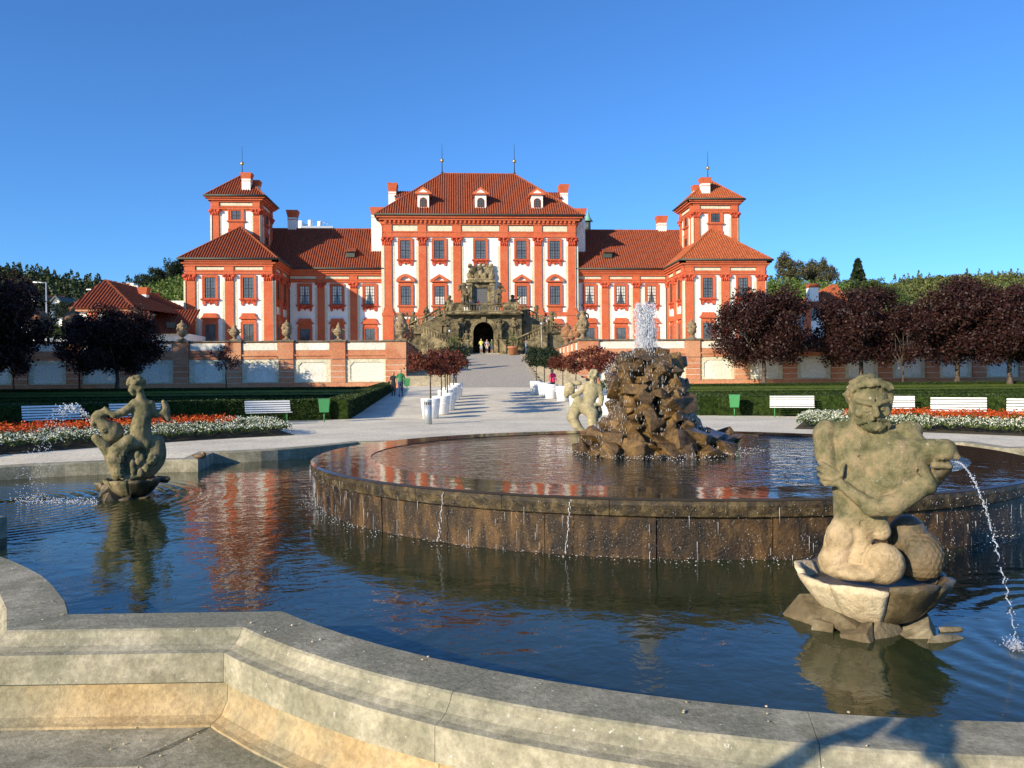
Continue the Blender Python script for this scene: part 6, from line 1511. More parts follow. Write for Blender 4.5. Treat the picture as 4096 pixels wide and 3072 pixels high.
# ------------------------------------------------------------------ benches
def bench_make():
    t = empty('park_bench')
    for i in range(5):
        z = .47+i*.095+.0; y = .17+.035*i; MB().box(-.93, .93, y, y+.025, z+.02, z+.083).build('back_slat', M['whitepaint'], t)
    for i in range(4): MB().box(-.93, .93, -.28+i*.105, -.28+i*.105+.085, .43, .455).build('seat_slat', M['whitepaint'], t)
    for x in (-.72, .72):
        m = MB(); m.path([(x, -.24, 0), (x, -.20, .41), (x, .17, .41), (x, .40, .95)], .02, 6); m.path([(x, .25, 0), (x, .12, .42)], .02, 6); m.path([(x, -.2, .18), (x, .2, .18)], .012, 5); m.build('side_frame', M['greenmetal'], t)
    return t
bp = bench_make(); benches = []
BL = [(1075, 1690, 35.9, 'white slatted bench in full sun at the avenue end of the left bed'), (548, 1690, 32.5, 'white slatted bench mostly hidden behind the riding nereid statue'), (212, 1700, 29.4, 'white slatted bench in blue shade at the far left of the flower bed'),
      (3168, 1672, 38.6, 'white slatted bench by the white flower cushion, left of the triton head'), (3560, 1675, 34.0, 'white slatted bench peeking out behind the triton head'), (3832, 1670, 30.0, 'white slatted bench above the orange flowers right of the triton'), (4150, 1670, 27.5, 'white slatted bench cut by the right edge of the photo')]
for i, (px, py, D, lab) in enumerate(BL):
    a, b, c = ray(px, py); k = D/(a*math.sin(YAW)+b*math.cos(YAW)); x, y = a*k, b*k
    while math.hypot(x-cx0, y-cy0) > 24.7: k *= .99; x, y = a*k, b*k
    o = bp if i == 0 else copy_tree(bp); z = gz(x, y); o.location = (x, y, z)
    rz = math.atan2(cx0-x, -(cy0-y))*1.0; o.rotation_euler = (0, 0, math.atan2(x-cx0, y-cy0)*-1*.8); tag(o, lab, 'bench', 'white benches around the fountain')
# ------------------------------------------------------------------ litter bins
def bin_at(x, y, lab, rz=0, first=[None]):
    if first[0] is None:
        t = empty('litter_bin'); m = MB(); m.frus(0, 0, .42, .98, .19, .15, .24, .20); m.build('bin_body', M['greenmetal'], t)
        MB().box(-.25, .25, -.21, .21, .981, 1.0).build('rim', M['greenmetal'], t); MB().tube((0, 0, 0), (0, 0, .42), .025).box(-.03, .03, .12, .16, .3, .7).build('post', M['greenmetal'], t); first[0] = t; o = t
    else: o = copy_tree(first[0])
    o.location = (x, y, gz(x, y)); o.rotation_euler = (0, 0, rz); tag(o, lab, 'litter bin', 'green litter bins'); return o
p = onZ(1297, 1688, .04); bin_at(p.x, p.y, 'green metal litter bin at the corner of the left avenue hedge', .15)
p = onZ(2938, 1666, .04); bin_at(p.x, p.y, 'green metal litter bin in front of the right hedge, beside the rock fountain', -.3)
p = onY(1627, 1566, 60); bin_at(p.x, 60, 'small green litter bin far up by the corner of the left ramp wall')
p = onZ(1712, 1697, .04); t = thing('ashtray_column', 'grey cylindrical ashtray bin in front of the first white tub', 'ashtray', (p.x, p.y, .04))
MB().lathe([(.155, 0), (.155, .78)], 24).build('body', M['ashgrey'], t); MB().lathe([(.15, .781), (.15, .87)], 24).build('slot_band', M['darkmetal'], t); MB().lathe([(.158, .871), (.158, .95), (.13, .985)], 24).build('lid', M['ashgrey'], t)
for i in range(10): a = i*math.pi/5; MB().box(-.012, .012, -.156, -.15, .781, .871).build('slot_bar', M['ashgrey'], t).rotation_euler = (0, 0, a)
# ------------------------------------------------------------------ white tubs with little trees
TUB = MB().lathe([(.33, 0), (.36, .02), (.44, .72), (.455, .76), (.45, .90), (.44, .92), (.42, .91), (.40, .80)], 28).mesh('tub', M['whiteplastic'])
HOOP = MB().lathe([(.415, .50), (.428, .505), (.432, .54), (.42, .545)], 28, caps=False).mesh('hoop', M['whiteplastic'])
SOIL = MB().lathe([(.40, .82), (.2, .84), (.01, .84)], 20).mesh('soil', plain('tub_soil', (.05,.035,.02), .95))
TT = [tree_meshes(200+i, (.92,.92,.62), 1.15, .035, 2600, .075, M['plumred' if i < 2 else 'darkgreen'], 22, .40, ntips=7, cz=1.75) for i in range(3)]
def tub(x, y, lab, k, sc=1., tl=None):
    z = gz(x, y); t = thing('white_tub', lab, 'tub', (x, y, z), random.uniform(0, 6), 'white tubs along the avenue'); link('tub', TUB, t); link('hoop', HOOP, t); link('soil', SOIL, t)
    for s_ in (-1, 1): MB().box(*sorted((s_*.43, s_*.50)), -.05, .05, .60, .64).build('handle', M['whiteplastic'], t)
    tree('tub_tree', TT[k], tl, 'small tree', (x, y, z+.80), random.uniform(0, 6), 'little trees in white tubs', sc)
g2 = random.Random(2)
px2 = lambda px, Y: onY(px, 1600, Y).x-AX
LT = [(Y, px2(px, Y), k, sc) for px, Y, k, sc in ((1722, 37, 0, 1.0), (1765, 39.6, 1, .95), (1790, 42.2, 0, 1.0), (1783, 45, 1, .9), (1800, 47.6, 0, .95), (1815, 50.6, 2, 1.05), (1826, 53.4, 2, 1.1))]
nL = ['nearest', 'second', 'third', 'fourth', 'fifth', 'sixth', 'farthest']
for (y, dx, k, sc), nm in zip(LT, nL):
    tub(AX+dx, y, f'{nm} white tub of the left row along the avenue'+(', right behind the grey ashtray' if nm == 'nearest' else ''), k, sc, ('dark green' if k == 2 else 'red-leaved')+f' little tree in the {nm} tub of the left row')
RT = [(Y, px2(px, Y), k, sc) for px, Y, k, sc in ((2432, 38.5, 0, .95), (2385, 41, 1, 1.0), (2305, 44.5, 1, .9), (2252, 48.2, 0, .85), (2205, 50.6, 2, 1.0), (2178, 53, 2, 1.05), (2146, 55.4, 2, 1.0))]
for (y, dx, k, sc), nm in zip(RT, nL):
    tub(AX+dx, y, f'{nm} white tub of the right row'+(' behind the stone nymph' if nm in ('nearest', 'second') else ' along the avenue'), k, sc, ('dark green' if k == 2 else 'red-leaved')+f' little tree in the {nm} tub of the right row')
# ------------------------------------------------------------------ trees
PL = [tree_meshes(300+i, (4.4,4.2,3.5), 1.9, .20, 40000, .14, M['plum'], 84, .27, hollow=.35, ntips=11, cz=4.7, bottom=-.7) for i in range(3)]
PS = tree_meshes(310, (1.8,1.8,2.2), 1.3, .07, 3800, .12, M['plum'], 26, .3, ntips=8, cz=3.3)
RTr = [(3055, 69.5, 1.0, 0, 'dark purple plum tree with a clear trunk, first to the right of the palace'), (3445, 69, 1.0, 1, 'dark purple plum tree directly behind the triton head'), (3830, 67.5, 1.03, 2, 'dark purple plum tree third from the palace on the right'),
       (4040, 64, 1.0, 0, 'dark purple plum tree with a pale trunk near the right edge'), (4290, 62, 1.0, 1, 'purple plum tree cut by the right edge')]
for px, Y, sc, k, lab in RTr:
    p = onY(px, 1530, Y); tree('plum_tree', PL[k], lab, 'tree', (p.x, Y, gz(0, Y)), px*.01, 'purple plum trees before the terrace walls', sc)
p = onY(3612, 1530, 66); tree('young_plum_tree', PS, 'small young plum tree with a thin pale trunk between the big purple trees', 'tree', (p.x, 66, gz(0, 66)), 1, 'young plum trees', 1.15)
LTr = [(468, 66, .80, 0, 'nearly black plum tree with forked trunk before the left outbuilding', 0), (-120, 60, 1.15, 1, 'black shaded tree filling the left edge', 0), (-420, 52, 1.1, 2, 'black shaded tree outside the left edge', 0)]
for px, Y, sc, k, lab, _ in LTr:
    p = onY(px, 1530, Y); tree('plum_tree', PL[k], lab, 'tree', (p.x, Y, gz(0, Y)), px*.01+2, 'purple plum trees before the terrace walls', sc)
p = onY(318, 1530, 67); tree('young_plum_tree', PS, 'thin-crowned young plum tree left of the nearly black forked tree', 'tree', (p.x, 67, gz(0, 67)), 2, 'young plum trees', 1.05)
p = onY(55, 1530, 67); tree('young_plum_tree', PS, 'tiny shaded tree at the far left before the wall', 'tree', (p.x, 67, gz(0, 67)), 3, 'young plum trees', .8)
YT = tree_meshes(320, (1.25,1.25,1.5), 1.5, .05, 700, .11, M['plumred'], 18, .26, ntips=8, cz=2.5)
p = onY(905, 1530, 70); tree('young_tree', YT, 'slender young tree with sparse pinkish leaves in front of the left terrace wall', 'tree', (p.x, 70, gz(0, 70)), 1, None, 1.0)
# tall park trees left of the view: they cast the long shadows over the left parterre
BT = tree_meshes(330, (5.5,5.5,6.5), 3.5, .35, 9000, .42, M['darkgreen'], 40, .42, cz=9.5, ntips=9)
for i, (x, y, sc) in enumerate([(-39, 30, 1.0), (-43, 37.5, 1.1), (-47, 45, 1.0), (-40, 20, .9), (-53, 52, 1.1), (-58, 61, 1.0), (-48, 26, 1.15), (-56, 40, 1.2), (-35, 24, .85), (-44, 7, .95)]):
    tree('park_tree', BT, ['first', 'second', 'third', 'nearest', 'fourth', 'farthest', 'broad nearer', 'broad farther', 'innermost', 'rearmost'][i]+' tall dark park tree standing outside the left edge', 'tree', (x, y, 0), i, 'park trees left of the view', sc)
# ================================================================== PEOPLE
skin = plain('skin', (.50,.30,.21), .6, var=.05, scale=20)
def person(label, x, y, z, rz, h, mats, pose, vox=.016):
    """mats: skin, top, trousers, shoes, hair"""
    S = Sculpt(.01, .01, .01, 0, 0); S.P = lambda a, b, c: np.array([a*.01, c*.01, b*.01]); S.k = (.01, .01, .01, 0, 0)
    f = pose.get
    S.e(0, 163, -1, 7.6, 11, 9.3, mat=0, k=3); S.e(0, 167, 2.0, 8.2, 10, 9, mat=4, k=1.5); S.c((0, 158, -9), (0, 161, -10.5), 1.2, 1, k=1); S.c((0, 154, 0), (0, 146, 1), 5, 6, k=4)
    if f('long'): S.c((0, 165, 5), (0, 144, 8), 7, 6, k=2, mat=4)
    for s in (-1, 1): S.e(s*8, 162, 0, 1.4, 2.8, 2, k=1); S.c((0, 143, 0), (s*17, 139, 0), 7, 6.5, k=4, mat=1)
    S.e(0, 126, 0, 17, 19, 11, k=6, mat=1); S.e(0, 104, 0, 15+f('belly', 0), 14, 11.5+f('belly', 0), k=7, mat=1); S.e(0, 90, 1, 16.5, 12, 12, k=6, mat=f('hipmat', 2))
    if f('tunic'): S.e(0, 92, 0, 19, 13, 13, k=5, mat=1)
    for s, ky in ((-1, 'L'), (1, 'R')):
        (ex, ez, ev), (wx, wz, wv) = f(ky); sh = (s*18.5, 138, 0); lm = 1 if f('sleeve', True) else 0
        S.c(sh, ((sh[0]+ex)/2, (138+ez)/2, ev/2), 6, 5.2, k=3, mat=1); S.c(((sh[0]+ex)/2, (138+ez)/2, ev/2), (ex, ez, ev), 4.6, 4, k=2, mat=lm); S.c((ex, ez, ev), (wx, wz, wv), 3.9, 2.8, k=2, mat=lm if f('longsl') else 0); S.e(wx, wz-4, wv, 3, 6.5, 3.5, k=2, mat=0)
    for s, ky in ((-1, 'l'), (1, 'r')):
        (kx, kz, kv), (fx, fz, fv) = f(ky, ((s*9.5, 49, -1), (s*10, 8, 1))); short = f('shorts')
        S.c((s*8.5, 88, 0), (kx, kz, kv), 9.5, 6.8, k=4, mat=2); S.c((kx, kz, kv), (fx, fz, fv), 5.8 if not short else 5, 3.8, k=2, mat=0 if short else 2); S.e(fx, fz-4, fv-6, 4.5, 4, 12, k=2, mat=3)
    me = S.mesh('body', vox, mats); o = link('person', me, None, (x, y, z), (0, 0, rz), (h/1.74,)*3); tag(o, label, 'person'); return o
hair = plain('dark_hair', (.03,.02,.015), .7); blonde = plain('blond_hair', (.35,.24,.11), .7); shoe = plain('dark_shoes', (.04,.04,.045), .6); whsh = plain('white_shoes', (.7,.7,.7), .6)
cloth = lambda n, c: plain(n, c, .9, var=.12, scale=12)
p = onY(2211, 1562, 56.5); person('woman in a bright pink tunic and black trousers standing behind the right row of tubs', p.x, 56.5, gz(0, 56.5), .1, 1.66, [skin, cloth('pink_tunic', (.75,.03,.16)), cloth('black_trousers', (.02,.02,.022)), shoe, hair], dict(L=((-25, 114, 2), (-26, 92, -4)), R=((25, 114, 2), (26, 92, -4)), tunic=1, belly=3, longsl=1))
p = onY(1603, 1592, 54); person('man in a green T-shirt and dark jeans walking beside the left hedge', p.x, 54, gz(0, 54), .2, 1.84, [skin, cloth('green_shirt', (.04,.20,.09)), cloth('blue_jeans', (.03,.045,.10)), shoe, hair], dict(L=((-27, 114, 3), (-28, 90, -6)), R=((27, 114, 3), (28, 90, 4)), belly=3, l=((-9, 50, -8), (-9, 8, -4)), r=((10, 50, 4), (10, 9, 14))))
p = onY(1580, 1588, 55.2); person('person dressed in black half hidden behind the man in green', p.x-.1, 55.2, gz(0, 55.2), -.3, 1.62, [skin, cloth('black_top', (.02,.02,.02)), cloth('black_skirt', (.02,.02,.022)), shoe, hair], dict(L=((-24, 114, 2), (-20, 92, -8)), R=((24, 114, 2), (24, 92, -4)), long=1))
zt = 5.32
p = onY(1925, 1410, 101.2); person('tourist in a yellow top and pale shorts before the grotto arch', p.x, 101.2, zt, .2, 1.78, [skin, cloth('yellow_top', (.78,.68,.15)), cloth('pale_shorts', (.60,.55,.48)), whsh, blonde], dict(L=((-25, 114, 0), (-20, 94, -6)), R=((24, 118, -6), (10, 120, -22)), shorts=1))
p = onY(1948, 1408, 101.4); person('tourist in a checked shirt and light shorts in the middle of the group', p.x, 101.4, zt, 0, 1.72, [skin, cloth('checked_shirt', (.36,.30,.36)), cloth('light_shorts', (.52,.42,.36)), whsh, hair], dict(L=((-27, 116, 0), (-30, 96, 0)), R=((24, 114, 0), (20, 94, -6)), shorts=1))
p = onY(1968, 1409, 101.2); person('tourist in a dark green top and denim shorts at the right of the group', p.x, 101.2, zt, -.1, 1.72, [skin, cloth('olive_top', (.07,.10,.03)), cloth('denim_shorts', (.07,.09,.13)), whsh, hair], dict(L=((-27, 116, 0), (-33, 98, 0)), R=((27, 116, 0), (33, 98, 0)), shorts=1))
p = onY(2105, 1419, 98.6); person('man in a blue-grey shirt and jeans photographing beside the right palm', p.x, 98.6, 5.0, 1.2, 1.80, [skin, cloth('grey_blue_shirt', (.22,.28,.34)), cloth('dark_jeans', (.05,.07,.11)), whsh, hair], dict(L=((-20, 124, -14), (-6, 150, -22)), R=((20, 124, -14), (6, 150, -22)), l=((-8, 50, -8), (-8, 9, -14)), r=((8, 50, 6), (8, 9, 18))))
p = onY(1884, 1208, 104.5); person('visitor in a pale pink top leaning on the balcony rail at the left', p.x, 104.2, PZ, 0, 1.64, [skin, cloth('pale_top', (.6,.42,.4)), cloth('trousers_a', (.1,.1,.12)), shoe, hair], dict(L=((-25, 118, -12), (-14, 108, -28)), R=((25, 118, -12), (14, 108, -28))))
p = onY(1914, 1210, 104.5); person('visitor in a dark red top leaning on the balcony rail before the door', p.x, 104.2, PZ, 0, 1.60, [skin, cloth('crimson_top', (.28,.03,.06)), cloth('trousers_b', (.1,.1,.12)), shoe, hair], dict(L=((-25, 118, -12), (-14, 108, -28)), R=((25, 118, -12), (14, 108, -28))))
person('companion of the photographer standing outside the frame, whose shadow falls on the near coping', -1.62, .28, -.42, math.pi-.75, 1.96, [skin, cloth('grey_jacket', (.12,.12,.13)), cloth('travel_trousers', (.10,.09,.07)), shoe, hair], dict(L=((-34, 168, -6), (-11, 200, -10)), R=((34, 168, -6), (11, 200, -10)), longsl=1))
t = thing('handheld_camera', 'small black camera held up by the companion outside the frame', 'camera', (-1.66, .22, 1.84), math.pi-.75)
MB().box(-.09, .09, -.16, -.09, -.03, .08).box(-.03, .03, -.15, -.10, .081, .10).build('camera_body', M['darkmetal'], t); MB().lathe([(.035, 0), (.035, .05)], 12).build('lens', M['darkmetal'], t).location = (0, -.2, .0)
# ================================================================== BACKGROUND
def hill(name, prof, Y0, Y1, mat, wob=6, back=1.35, fall=.0):
    """terrain ridge rising from Y0 to a crest at Y1; prof = list of (px, py) of the crest"""
    V = []; rows = 9; prof = [(px, onY(px, py, Y1)) for px, py in prof]; n = len(prof)
    for j in range(rows+3):
        t = j/rows
        for px, p in prof:
            if t <= 1:
                y = Y0+(Y1-Y0)*t; x = p.x*y/Y1; z = 1.0+(p.z-1.0)*(t**1.15)
            else: y = Y1*(1+(t-1)*1.5); x = p.x*y/Y1; z = p.z*(1-(t-1)*3)
            if 0 < t < 1: z += wob*.25*noise.noise(Vector((x*.02, y*.02, 0)))
            V.append((x, y, z))
    fs = [(j*n+i, j*n+i+1, (j+1)*n+i+1, (j+1)*n+i) for j in range(rows+2) for i in range(n-1)]
    o = MB().add(V, fs, 0, True).build(name, mat); tag(o, kind='structure'); return prof
hillm = stone('wooded_hill_ground', (.018,.032,.010), (.045,.07,.02), .03, .95, 0, spec=.05)
def blob_tree(kind, g2, n=150, lf=.16):
    """small far tree: leaf clumps in a crown"""
    if kind == 'con':
        z = g2.uniform(0, 1, n); r = (1-z)*.42*g2.uniform(.3, 1, n)**.5+.03; a = g2.uniform(0, 6.28, n); P = np.stack([r*np.cos(a), r*np.sin(a), z*1.5+.1], 1); nc = 5
    else: P = crown_points(n, g2, (.62,.62,.55), 12, .42, .35, -.5); P[:, 2] += .6
    return leaf_cloud(P, lf, g2, 1.3)
def forest(name, label, Y0, Y1, prof, count, size, mat, seed, cons=.25, t0=.45, lf=.17, n=120):
    g2 = np.random.default_rng(seed); PX = [p.x for _, p in prof]; VV = []; FF = []; k0 = 0
    lib = [blob_tree('con', g2, n, lf*.8) for _ in range(3)]+[blob_tree('dec', g2, n, lf) for _ in range(4)]
    for i in range(count):
        t = t0+(1.0-t0)*g2.uniform(0, 1)**.7 if i > count*.3 else g2.uniform(.93, 1.02); j = g2.uniform(0, len(prof)-1.001); a = int(j); f = j-a
        P = prof[a][1].lerp(prof[a+1][1], f); y = Y0+(Y1-Y0)*t; x = P.x*y/Y1; z = 1.0+(P.z-1.0)*(min(t, 1)**1.15)-size*.35
        s = size*g2.uniform(.7, 1.25); V, Fq = lib[g2.integers(0, 3)] if g2.random() < cons else lib[3+g2.integers(0, 4)]
        c, sn = math.cos(i), math.sin(i); R_ = np.array([[c, -sn, 0], [sn, c, 0], [0, 0, 1]]); VV.append((V@R_.T)*s+np.array([x, y, z])); FF.append(Fq+k0); k0 += len(V)
    o = link(name, npmesh(name, np.concatenate(VV), np.concatenate(FF), mat)); tag(o, label, 'forest', kind='stuff')
PRL = [(-500, 1050), (-250, 1060), (0, 1092), (100, 1103), (200, 1115), (300, 1135), (420, 1145), (560, 1150), (700, 1162), (900, 1200)]
PRL = [(a_, b_+30) for a_, b_ in PRL]
pr = hill('left_hill', PRL, 230, 520, hillm)
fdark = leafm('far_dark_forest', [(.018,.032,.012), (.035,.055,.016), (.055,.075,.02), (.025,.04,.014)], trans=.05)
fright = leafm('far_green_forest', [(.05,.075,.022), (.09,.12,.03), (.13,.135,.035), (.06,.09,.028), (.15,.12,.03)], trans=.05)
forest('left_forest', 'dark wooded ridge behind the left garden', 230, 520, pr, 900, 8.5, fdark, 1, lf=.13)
PRR = [(2900, 1190), (3050, 1160), (3200, 1150), (3350, 1150), (3450, 1150), (3560, 1140), (3650, 1125), (3750, 1115), (3850, 1108), (3950, 1104), (4100, 1102), (4300, 1096), (4700, 1080)]
PRR = [(a_, b_+26) for a_, b_ in PRR]
pr = hill('right_hill', PRR, 260, 620, hillm)
forest('right_forest', 'sunlit green wooded hill behind the right garden', 260, 620, pr, 1500, 8.5, fright, 2, .12, lf=.13)
# vineyard slopes beside the palace
def vineyard(name, label, poly_px, Y0, Y1, rows, seed):
    """terraced vine rows; left and right limits in photo columns"""
    (xa, ya0), (xb, yb0), ytop_a, ytop_b = poly_px; g2 = np.random.default_rng(seed); P = []
    A0 = onY(xa, ya0, Y0); B0 = onY(xb, yb0, Y0); A1 = onY(xa, ytop_a, Y1); B1 = onY(xb, ytop_b, Y1)
    V = [tuple(A0-Vector((0,0,1))), tuple(B0-Vector((0,0,1))), tuple(B1-Vector((0,0,1))), tuple(A1-Vector((0,0,1))), (B1.x, B1.y+60, B1.z-6), (A1.x, A1.y+60, A1.z-6), (A0.x, A0.y-20, 1), (B0.x, B0.y-20, 1)]
    o = MB().add(V, [(0,1,2,3), (3,2,4,5), (6,7,1,0)]).build(name+'_slope', stone(name+'_soil', (.06,.075,.02), (.12,.13,.04), .3, .95, 0)); tag(o, kind='structure')
    for r in range(rows):
        t = (r+.5)/rows; a = A0.lerp(A1, t); b = B0.lerp(B1, t); n = int((b-a).length*26); f = g2.uniform(0, 1, n)
        Q = np.array(a)[None]*(1-f)[:, None]+np.array(b)[None]*f[:, None]; Q[:, 2] += g2.uniform(-.9, 1.1, n)+.35*np.sin(f*90); Q[:, 1] += g2.normal(size=n)*.3; P.append(Q)
    V, Fq = leaf_cloud(np.concatenate(P), .42, g2, 1.3); tag(link(name, npmesh(name, V, Fq, M['vine'])), label, 'vineyard', kind='stuff')
vineyard('left_vineyard', 'green vine rows on the slope left of the palace', ((560, 1215), (800, 1215), 1165, 1090), 150, 185, 13, 1)
vineyard('right_vineyard', 'green vine rows on the slope right of the palace', ((2950, 1250), (3400, 1245), 1108, 1150), 150, 200, 16, 2)
m = MB(); a = onY(560, 1203, 148); b = onY(800, 1203, 148); c = onY(800, 1222, 148); tag(m.box(a.x, b.x, 148, 149, 0, a.z).build('vineyard_wall', M['dirtywhite']), 'long pale retaining wall at the foot of the left vineyard', 'wall')
# separate background trees
BG = [tree_meshes(400+i, (1, 1, .85), .35, .06, 5200, .07, [M['darkgreen'], M['autumn'], M['green']][i], 44, .30, hollow=.3, cz=1.1, ntips=8) for i in range(3)]
for px, pt_, pb, Y, rpx, k, lab in [(712, 1030, 1160, 190, 62, 0, 'dark pine crown at the top of the slope right beside the left pavilion'), (640, 1062, 1170, 195, 55, 0, 'dark spreading pine in the middle of the left slope'), (590, 1090, 1180, 200, 45, 0, 'lower dark pine at the left end of the slope'),
        (3165, 1012, 1140, 210, 62, 1, 'tall grey-green tree on the slope right of the palace'), (3245, 1040, 1140, 212, 55, 1, 'grey autumn tree in the middle of the group right of the palace'), (3310, 1036, 1145, 208, 42, 1, 'dark rounded tree at the right of the group by the vineyard'),
        (3400, 1110, 1190, 230, 50, 2, 'bright green rounded tree left of the small conifer'), (3500, 1105, 1200, 235, 60, 2, 'bright green tree right of the small conifer'), (3560, 1135, 1240, 240, 70, 2, 'green tree before the wooded hill between the purple trees'),
        (330, 1250, 1320, 120, 60, 2, 'green bushy tree between the two ochre urns'), (270, 1200, 1290, 150, 60, 0, 'dark tree below the white gabled houses'), (130, 1180, 1330, 130, 90, 0, 'dark tree behind the street lamp at the left'), (220, 1290, 1360, 110, 60, 2, 'green bush behind the left end of the wall'), (420, 1200, 1260, 260, 45, 2, 'green tree behind the left outbuilding')]:
    top_ = onY(px, pt_, Y); bot = onY(px, pb, Y); h = (top_.z-bot.z); r = rpx*Y/3200
    t = tree('background_tree', BG[k], lab, 'tree', (top_.x, Y, bot.z-h*.1), px, 'trees behind the terrace', (r, r, h*1.12/2.0))
CO = np.random.default_rng(9); V, Fq = blob_tree('con', CO, 1800, .09); conm = npmesh('crown', V, Fq, M['darkgreen'])
p = onY(3432, 1150, 240); t = thing('spruce_tree', 'small dark pointed spruce on the skyline right of the palace', 'tree', (p.x, 240, p.z-8)); t.scale = (11, 11, 10.5); link('crown', conm, t); MB().tube((0,0,-.3), (0,0,.9), .04).build('trunk', M['bark'], t)
# ------------------------------------------------------------------ left outbuilding
def house(name, label, boxes, roofs, extra=None):
    t = thing(name, label, 'building', (0,0,0))
    for b in boxes: MB().box(*b).build('wall', M['white'], t)
    for poly_list, mt in roofs:
        mb = MB()
        for poly in poly_list: roof_face(poly, .4, mb)
        mb.build('roof', M[mt], t)
    return t
Yo = 96.; A = onY(272, 1232, Yo); Bp = onY(415, 1118, Yo+6); E_ = onY(600, 1240, Yo); k = A.x; k2 = E_.x; zr = Bp.z; ze = A.z; xm = Bp.x
t = house('outbuilding', 'white outbuilding with a big red hipped roof left of the palace', [(k+.9, k2-2.6, Yo+.8, Yo+14, 1, ze)],
  [([[(k, Yo, ze), (k2-2, Yo, ze), (xm, Yo+6, zr)], [(k2-2, Yo, ze), (k2+2, Yo+16, ze), (xm+2.0, Yo+11, zr-.4), (xm, Yo+6, zr)], [(k, Yo+16, ze), (k, Yo, ze), (xm, Yo+6, zr), (xm+2, Yo+11, zr-.4)]], 'tile')])
a = onY(600, 1233, 104); b = onY(750, 1237, 101); c = onY(600, 1335, 101)
mb = MB(); roof_face([(a.x-3, 101, c.z), (b.x, 101, c.z), (b.x, 106, a.z), (a.x-3, 106, a.z)], .36, mb); mb.build('low_roof', M['tile'], t)
MB().box(a.x-3, b.x, 101.6, 110, 3, c.z).build('low_wall', M['white'], t)
mb = MB(); d = onY(700, 1188, 112); mb = MB(); roof_face([(a.x-7, 106.2, a.z+.2), (b.x-4, 106.2, a.z+.2), (a.x-2, 112, onY(600, 1170, 112).z)], .36, mb); mb.build('rear_roof', M['tile'], t)
MB().box(k+.3, k2-2.2, Yo+.3, Yo+.9, ze-.35, ze-.05).build('cornice', M['pink'], t)
for i in range(4):
    x = k+2.0+i*2.0; MB().box(x, x+.9, Yo+.6, Yo+.79, ze-3.4, ze-.4).build('pilaster', M['red'], t)
c1 = onY(570, 1165, 104); ch = MB().box(c1.x-.45, c1.x+.45, 104, 105.0, c1.z-3, c1.z-.4).build('chimney', M['white'], t); MB().frus(c1.x, 104.5, c1.z-.4, c1.z+.5, .45, .5, .65, .65).build('chimney_cap', M['red'], ch)
hh = onY(687, 1300, 102.2); MB().box(hh.x-.5, hh.x+.5, 101.8, 103, hh.z-.4, hh.z+.35).build('roof_hatch', M['gutter'], t)
# gabled houses far left
def gable(px0, px1, pye, pyr, Y, label, roofm='tile', dep=10):
    a = onY(px0, pye, Y); b = onY(px1, pye, Y); r = onY((px0+px1)/2, pyr, Y); t = thing('gabled_house', label, 'building', (0,0,0), group=None)
    MB().prism([(a.x, 0), (b.x, 0), (b.x, a.z), (r.x, r.z), (a.x, a.z)], Y, Y+dep).build('wall', M['white'], t)
    mb = MB(); o_ = .6
    mb.prism([(a.x-o_, a.z-.3), (r.x, r.z+.05), (b.x+o_, a.z-.3), (b.x+o_, a.z), (r.x, r.z+.45), (a.x-o_, a.z)], Y-.5, Y+dep+.3); mb.build('roof', M[roofm], t)
    for i, u in enumerate((.3, .62)):
        x = a.x+(b.x-a.x)*u; MB().box(x, x+1.0, Y-.04, Y-.005, a.z-2.6, a.z-1.0).build('window', M['glass'], t)
    return t
gable(85, 165, 1222, 1180, 170, 'white gabled house with a chimney behind the street lamp, left one', 'gutter'); gable(195, 255, 1225, 1190, 172, 'white gabled house with a dark roof, right of the lamp', 'gutter')
a = onY(150, 1205, 185); b = onY(225, 1205, 185); t = thing('long_house', 'low house with a red roof between the two white gables', 'building'); MB().box(a.x, b.x, 185, 193, 0, a.z).build('wall', M['white'], t)
mb = MB(); r = onY(150, 1183, 189); roof_face([(a.x, 184.5, a.z), (b.x, 184.5, a.z), (b.x, 189, r.z), (a.x, 189, r.z)], .5, mb); mb.build('roof', M['tiler'], t)
# street lamps
p = onY(186, 1235, 110); q_ = onY(186, 1130, 110); t = thing('street_lamp', 'tall pale street lamp with a bent arm in front of the left ridge', 'street lamp', (p.x, 110, 1.5))
MB().path([(0, 0, 0), (0, 0, q_.z-1.5)], .09, 8).path([(0, 0, q_.z-1.55), (-1.25, 0, q_.z-1.45)], .07, 6).build('pole', M['ashgrey'], t); MB().frus(-1.5, 0, q_.z-1.55, q_.z-1.38, .38, .12, .3, .1).build('lamp_head', M['whitepaint'], t)
p = onY(363, 1158, 150); t = thing('street_lamp', 'lamp head showing beside the outbuilding roof', 'street lamp', (p.x, 150, 1)); MB().path([(.9, 0, 0), (.9, 0, p.z-1.2), (0, 0, p.z-1)], .07, 6).build('pole', M['ashgrey'], t); MB().frus(-.3, 0, p.z-1.1, p.z-.9, .5, .15, .4, .1).build('lamp_head', M['whitepaint'], t)
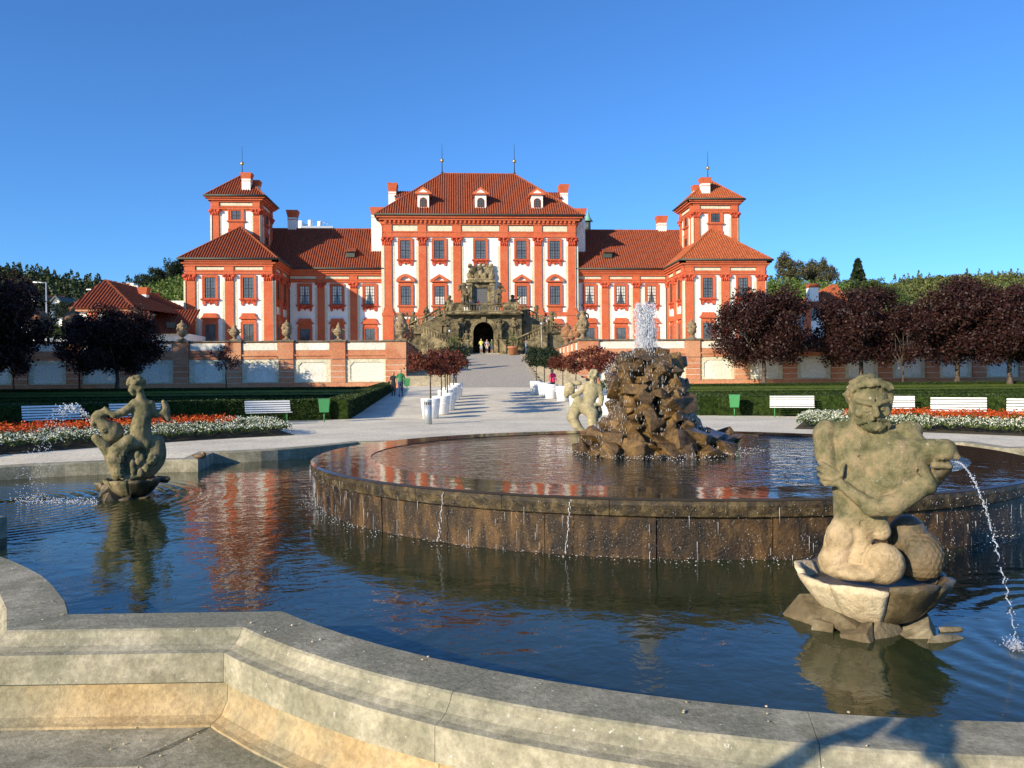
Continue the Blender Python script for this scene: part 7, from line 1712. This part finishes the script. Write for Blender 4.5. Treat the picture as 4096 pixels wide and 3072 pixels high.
# white building and antennas over the left wing; tower blocks; right house
a = onY(1185, 925, 175); b = onY(1325, 925, 175); t = thing('rooftop_block', 'white modern block with antennas showing over the left wing roof', 'building', (0,0,0)); zt_ = onY(1190, 900, 175).z
MB().box(a.x, b.x, 175, 190, 0, zt_-.7).build('wall', M['whitepaint'], t); MB().box(a.x+1.0, b.x+.5, 174.5, 190, zt_-.7, zt_-.3).build('roof_edge', M['ashgrey'], t); MB().box(a.x, a.x+1.2, 174.6, 180, zt_-1, zt_+.9).build('stair_block', M['whitepaint'], t)
for px, h_ in ((1240, 881), (1278, 886)):
    p = onY(px, h_, 176); MB().lathe([(.5, zt_-.6), (.45, p.z)], 10, (p.x, 176, 0)).build('vent', M['whitepaint'], t)
for px, h_ in ((1225, 893), (1252, 880), (1285, 878), (1300, 884), (1312, 889)):
    p = onY(px, h_, 177); MB().tube((p.x, 177, zt_-1), (p.x, 177, p.z), .05).tube((p.x-.5, 177, p.z-.4), (p.x+.5, 177, p.z-.3), .04).build('antenna', M['ashgrey'], t)
mb = MB()
for i in range(9): x = a.x+1+i*1.0*(b.x-a.x)/10; mb.box(x, x+.05, 174.4, 174.45, zt_-1.6, zt_-.72)
mb.build('railing', M['ashgrey'], t)
p0 = onY(500, 1152, 330); t = thing('tower_block', 'distant pale block on the left skyline beside the red roof', 'building', (p0.x, 330, p0.z-8)); MB().box(-1.5, 5, 0, 8, 0, 9).build('wall', M['dirtywhite'], t); MB().box(0, 3, 1, 6, 9, 10.2).build('plant_room', M['dirtywhite'], t)
a = onY(3212, 1228, 140); b = onY(3420, 1228, 140); r0 = onY(3330, 1138, 147); t = thing('right_house', 'small house with an orange tile roof and white chimney between the purple trees', 'building')
MB().box(a.x+.8, b.x, 140.5, 152, 1, a.z).build('wall', M['white'], t)
mb = MB(); roof_face([(a.x-.5, 140, a.z-.3), (b.x, 140, a.z-.3), (b.x, 147, r0.z), (r0.x, 147, r0.z)], .42, mb); roof_face([(a.x-.5, 153, a.z-.3), (a.x-.5, 140, a.z-.3), (r0.x, 147, r0.z)], .42, mb); mb.build('roof', M['tiler'], t)
c1 = onY(3257, 1150, 142); ch = MB().box(c1.x-.8, c1.x+.8, 142, 143.6, c1.z-3.6, c1.z).build('chimney', M['white'], t); MB().frus(c1.x, 142.8, c1.z, c1.z+.7, .85, .85, .95, .95).build('chimney_cap', M['tiler'], ch)
for px in (3262, 3300): p = onY(px, 1255, 139.8); MB().box(p.x-.5, p.x+.5, 140.38, 140.49, p.z-1.2, p.z+.8).build('window', M['glass'], t)
MB().box(a.x+.5, a.x+1.6, 140.3, 140.6, 1, a.z).build('corner_pilaster', M['red'], t)
# green lantern turret over the right wing
p = onY(2352, 905, 150); t = thing('lantern_turret', 'small green copper lantern and red roof corner behind the right wing', 'turret', (p.x, 150, 0))
MB().lathe([(.8, 24), (.8, p.z-1.0)], 8).lathe([(.5, p.z-1), (.5, p.z+.9)], 8).build('turret_body', M['gutter'], t); MB().lathe([(1.0, p.z+.9), (.5, p.z+1.6), (.12, p.z+2.6), (.03, p.z+4)], 8).build('turret_cap', plain('green_copper', (.16,.36,.30), .7), t)
mb = MB(); q1 = onY(2358, 924, 150); q2 = onY(2440, 924, 150); q3 = onY(2390, 903, 154); roof_face([(q1.x-2, 149, q1.z-1.5), (q2.x+1, 149, q1.z-1.5), (q3.x+1, 154, q3.z), (q3.x-2, 154, q3.z)], .4, mb); mb.build('roof', M['tiler'], t)
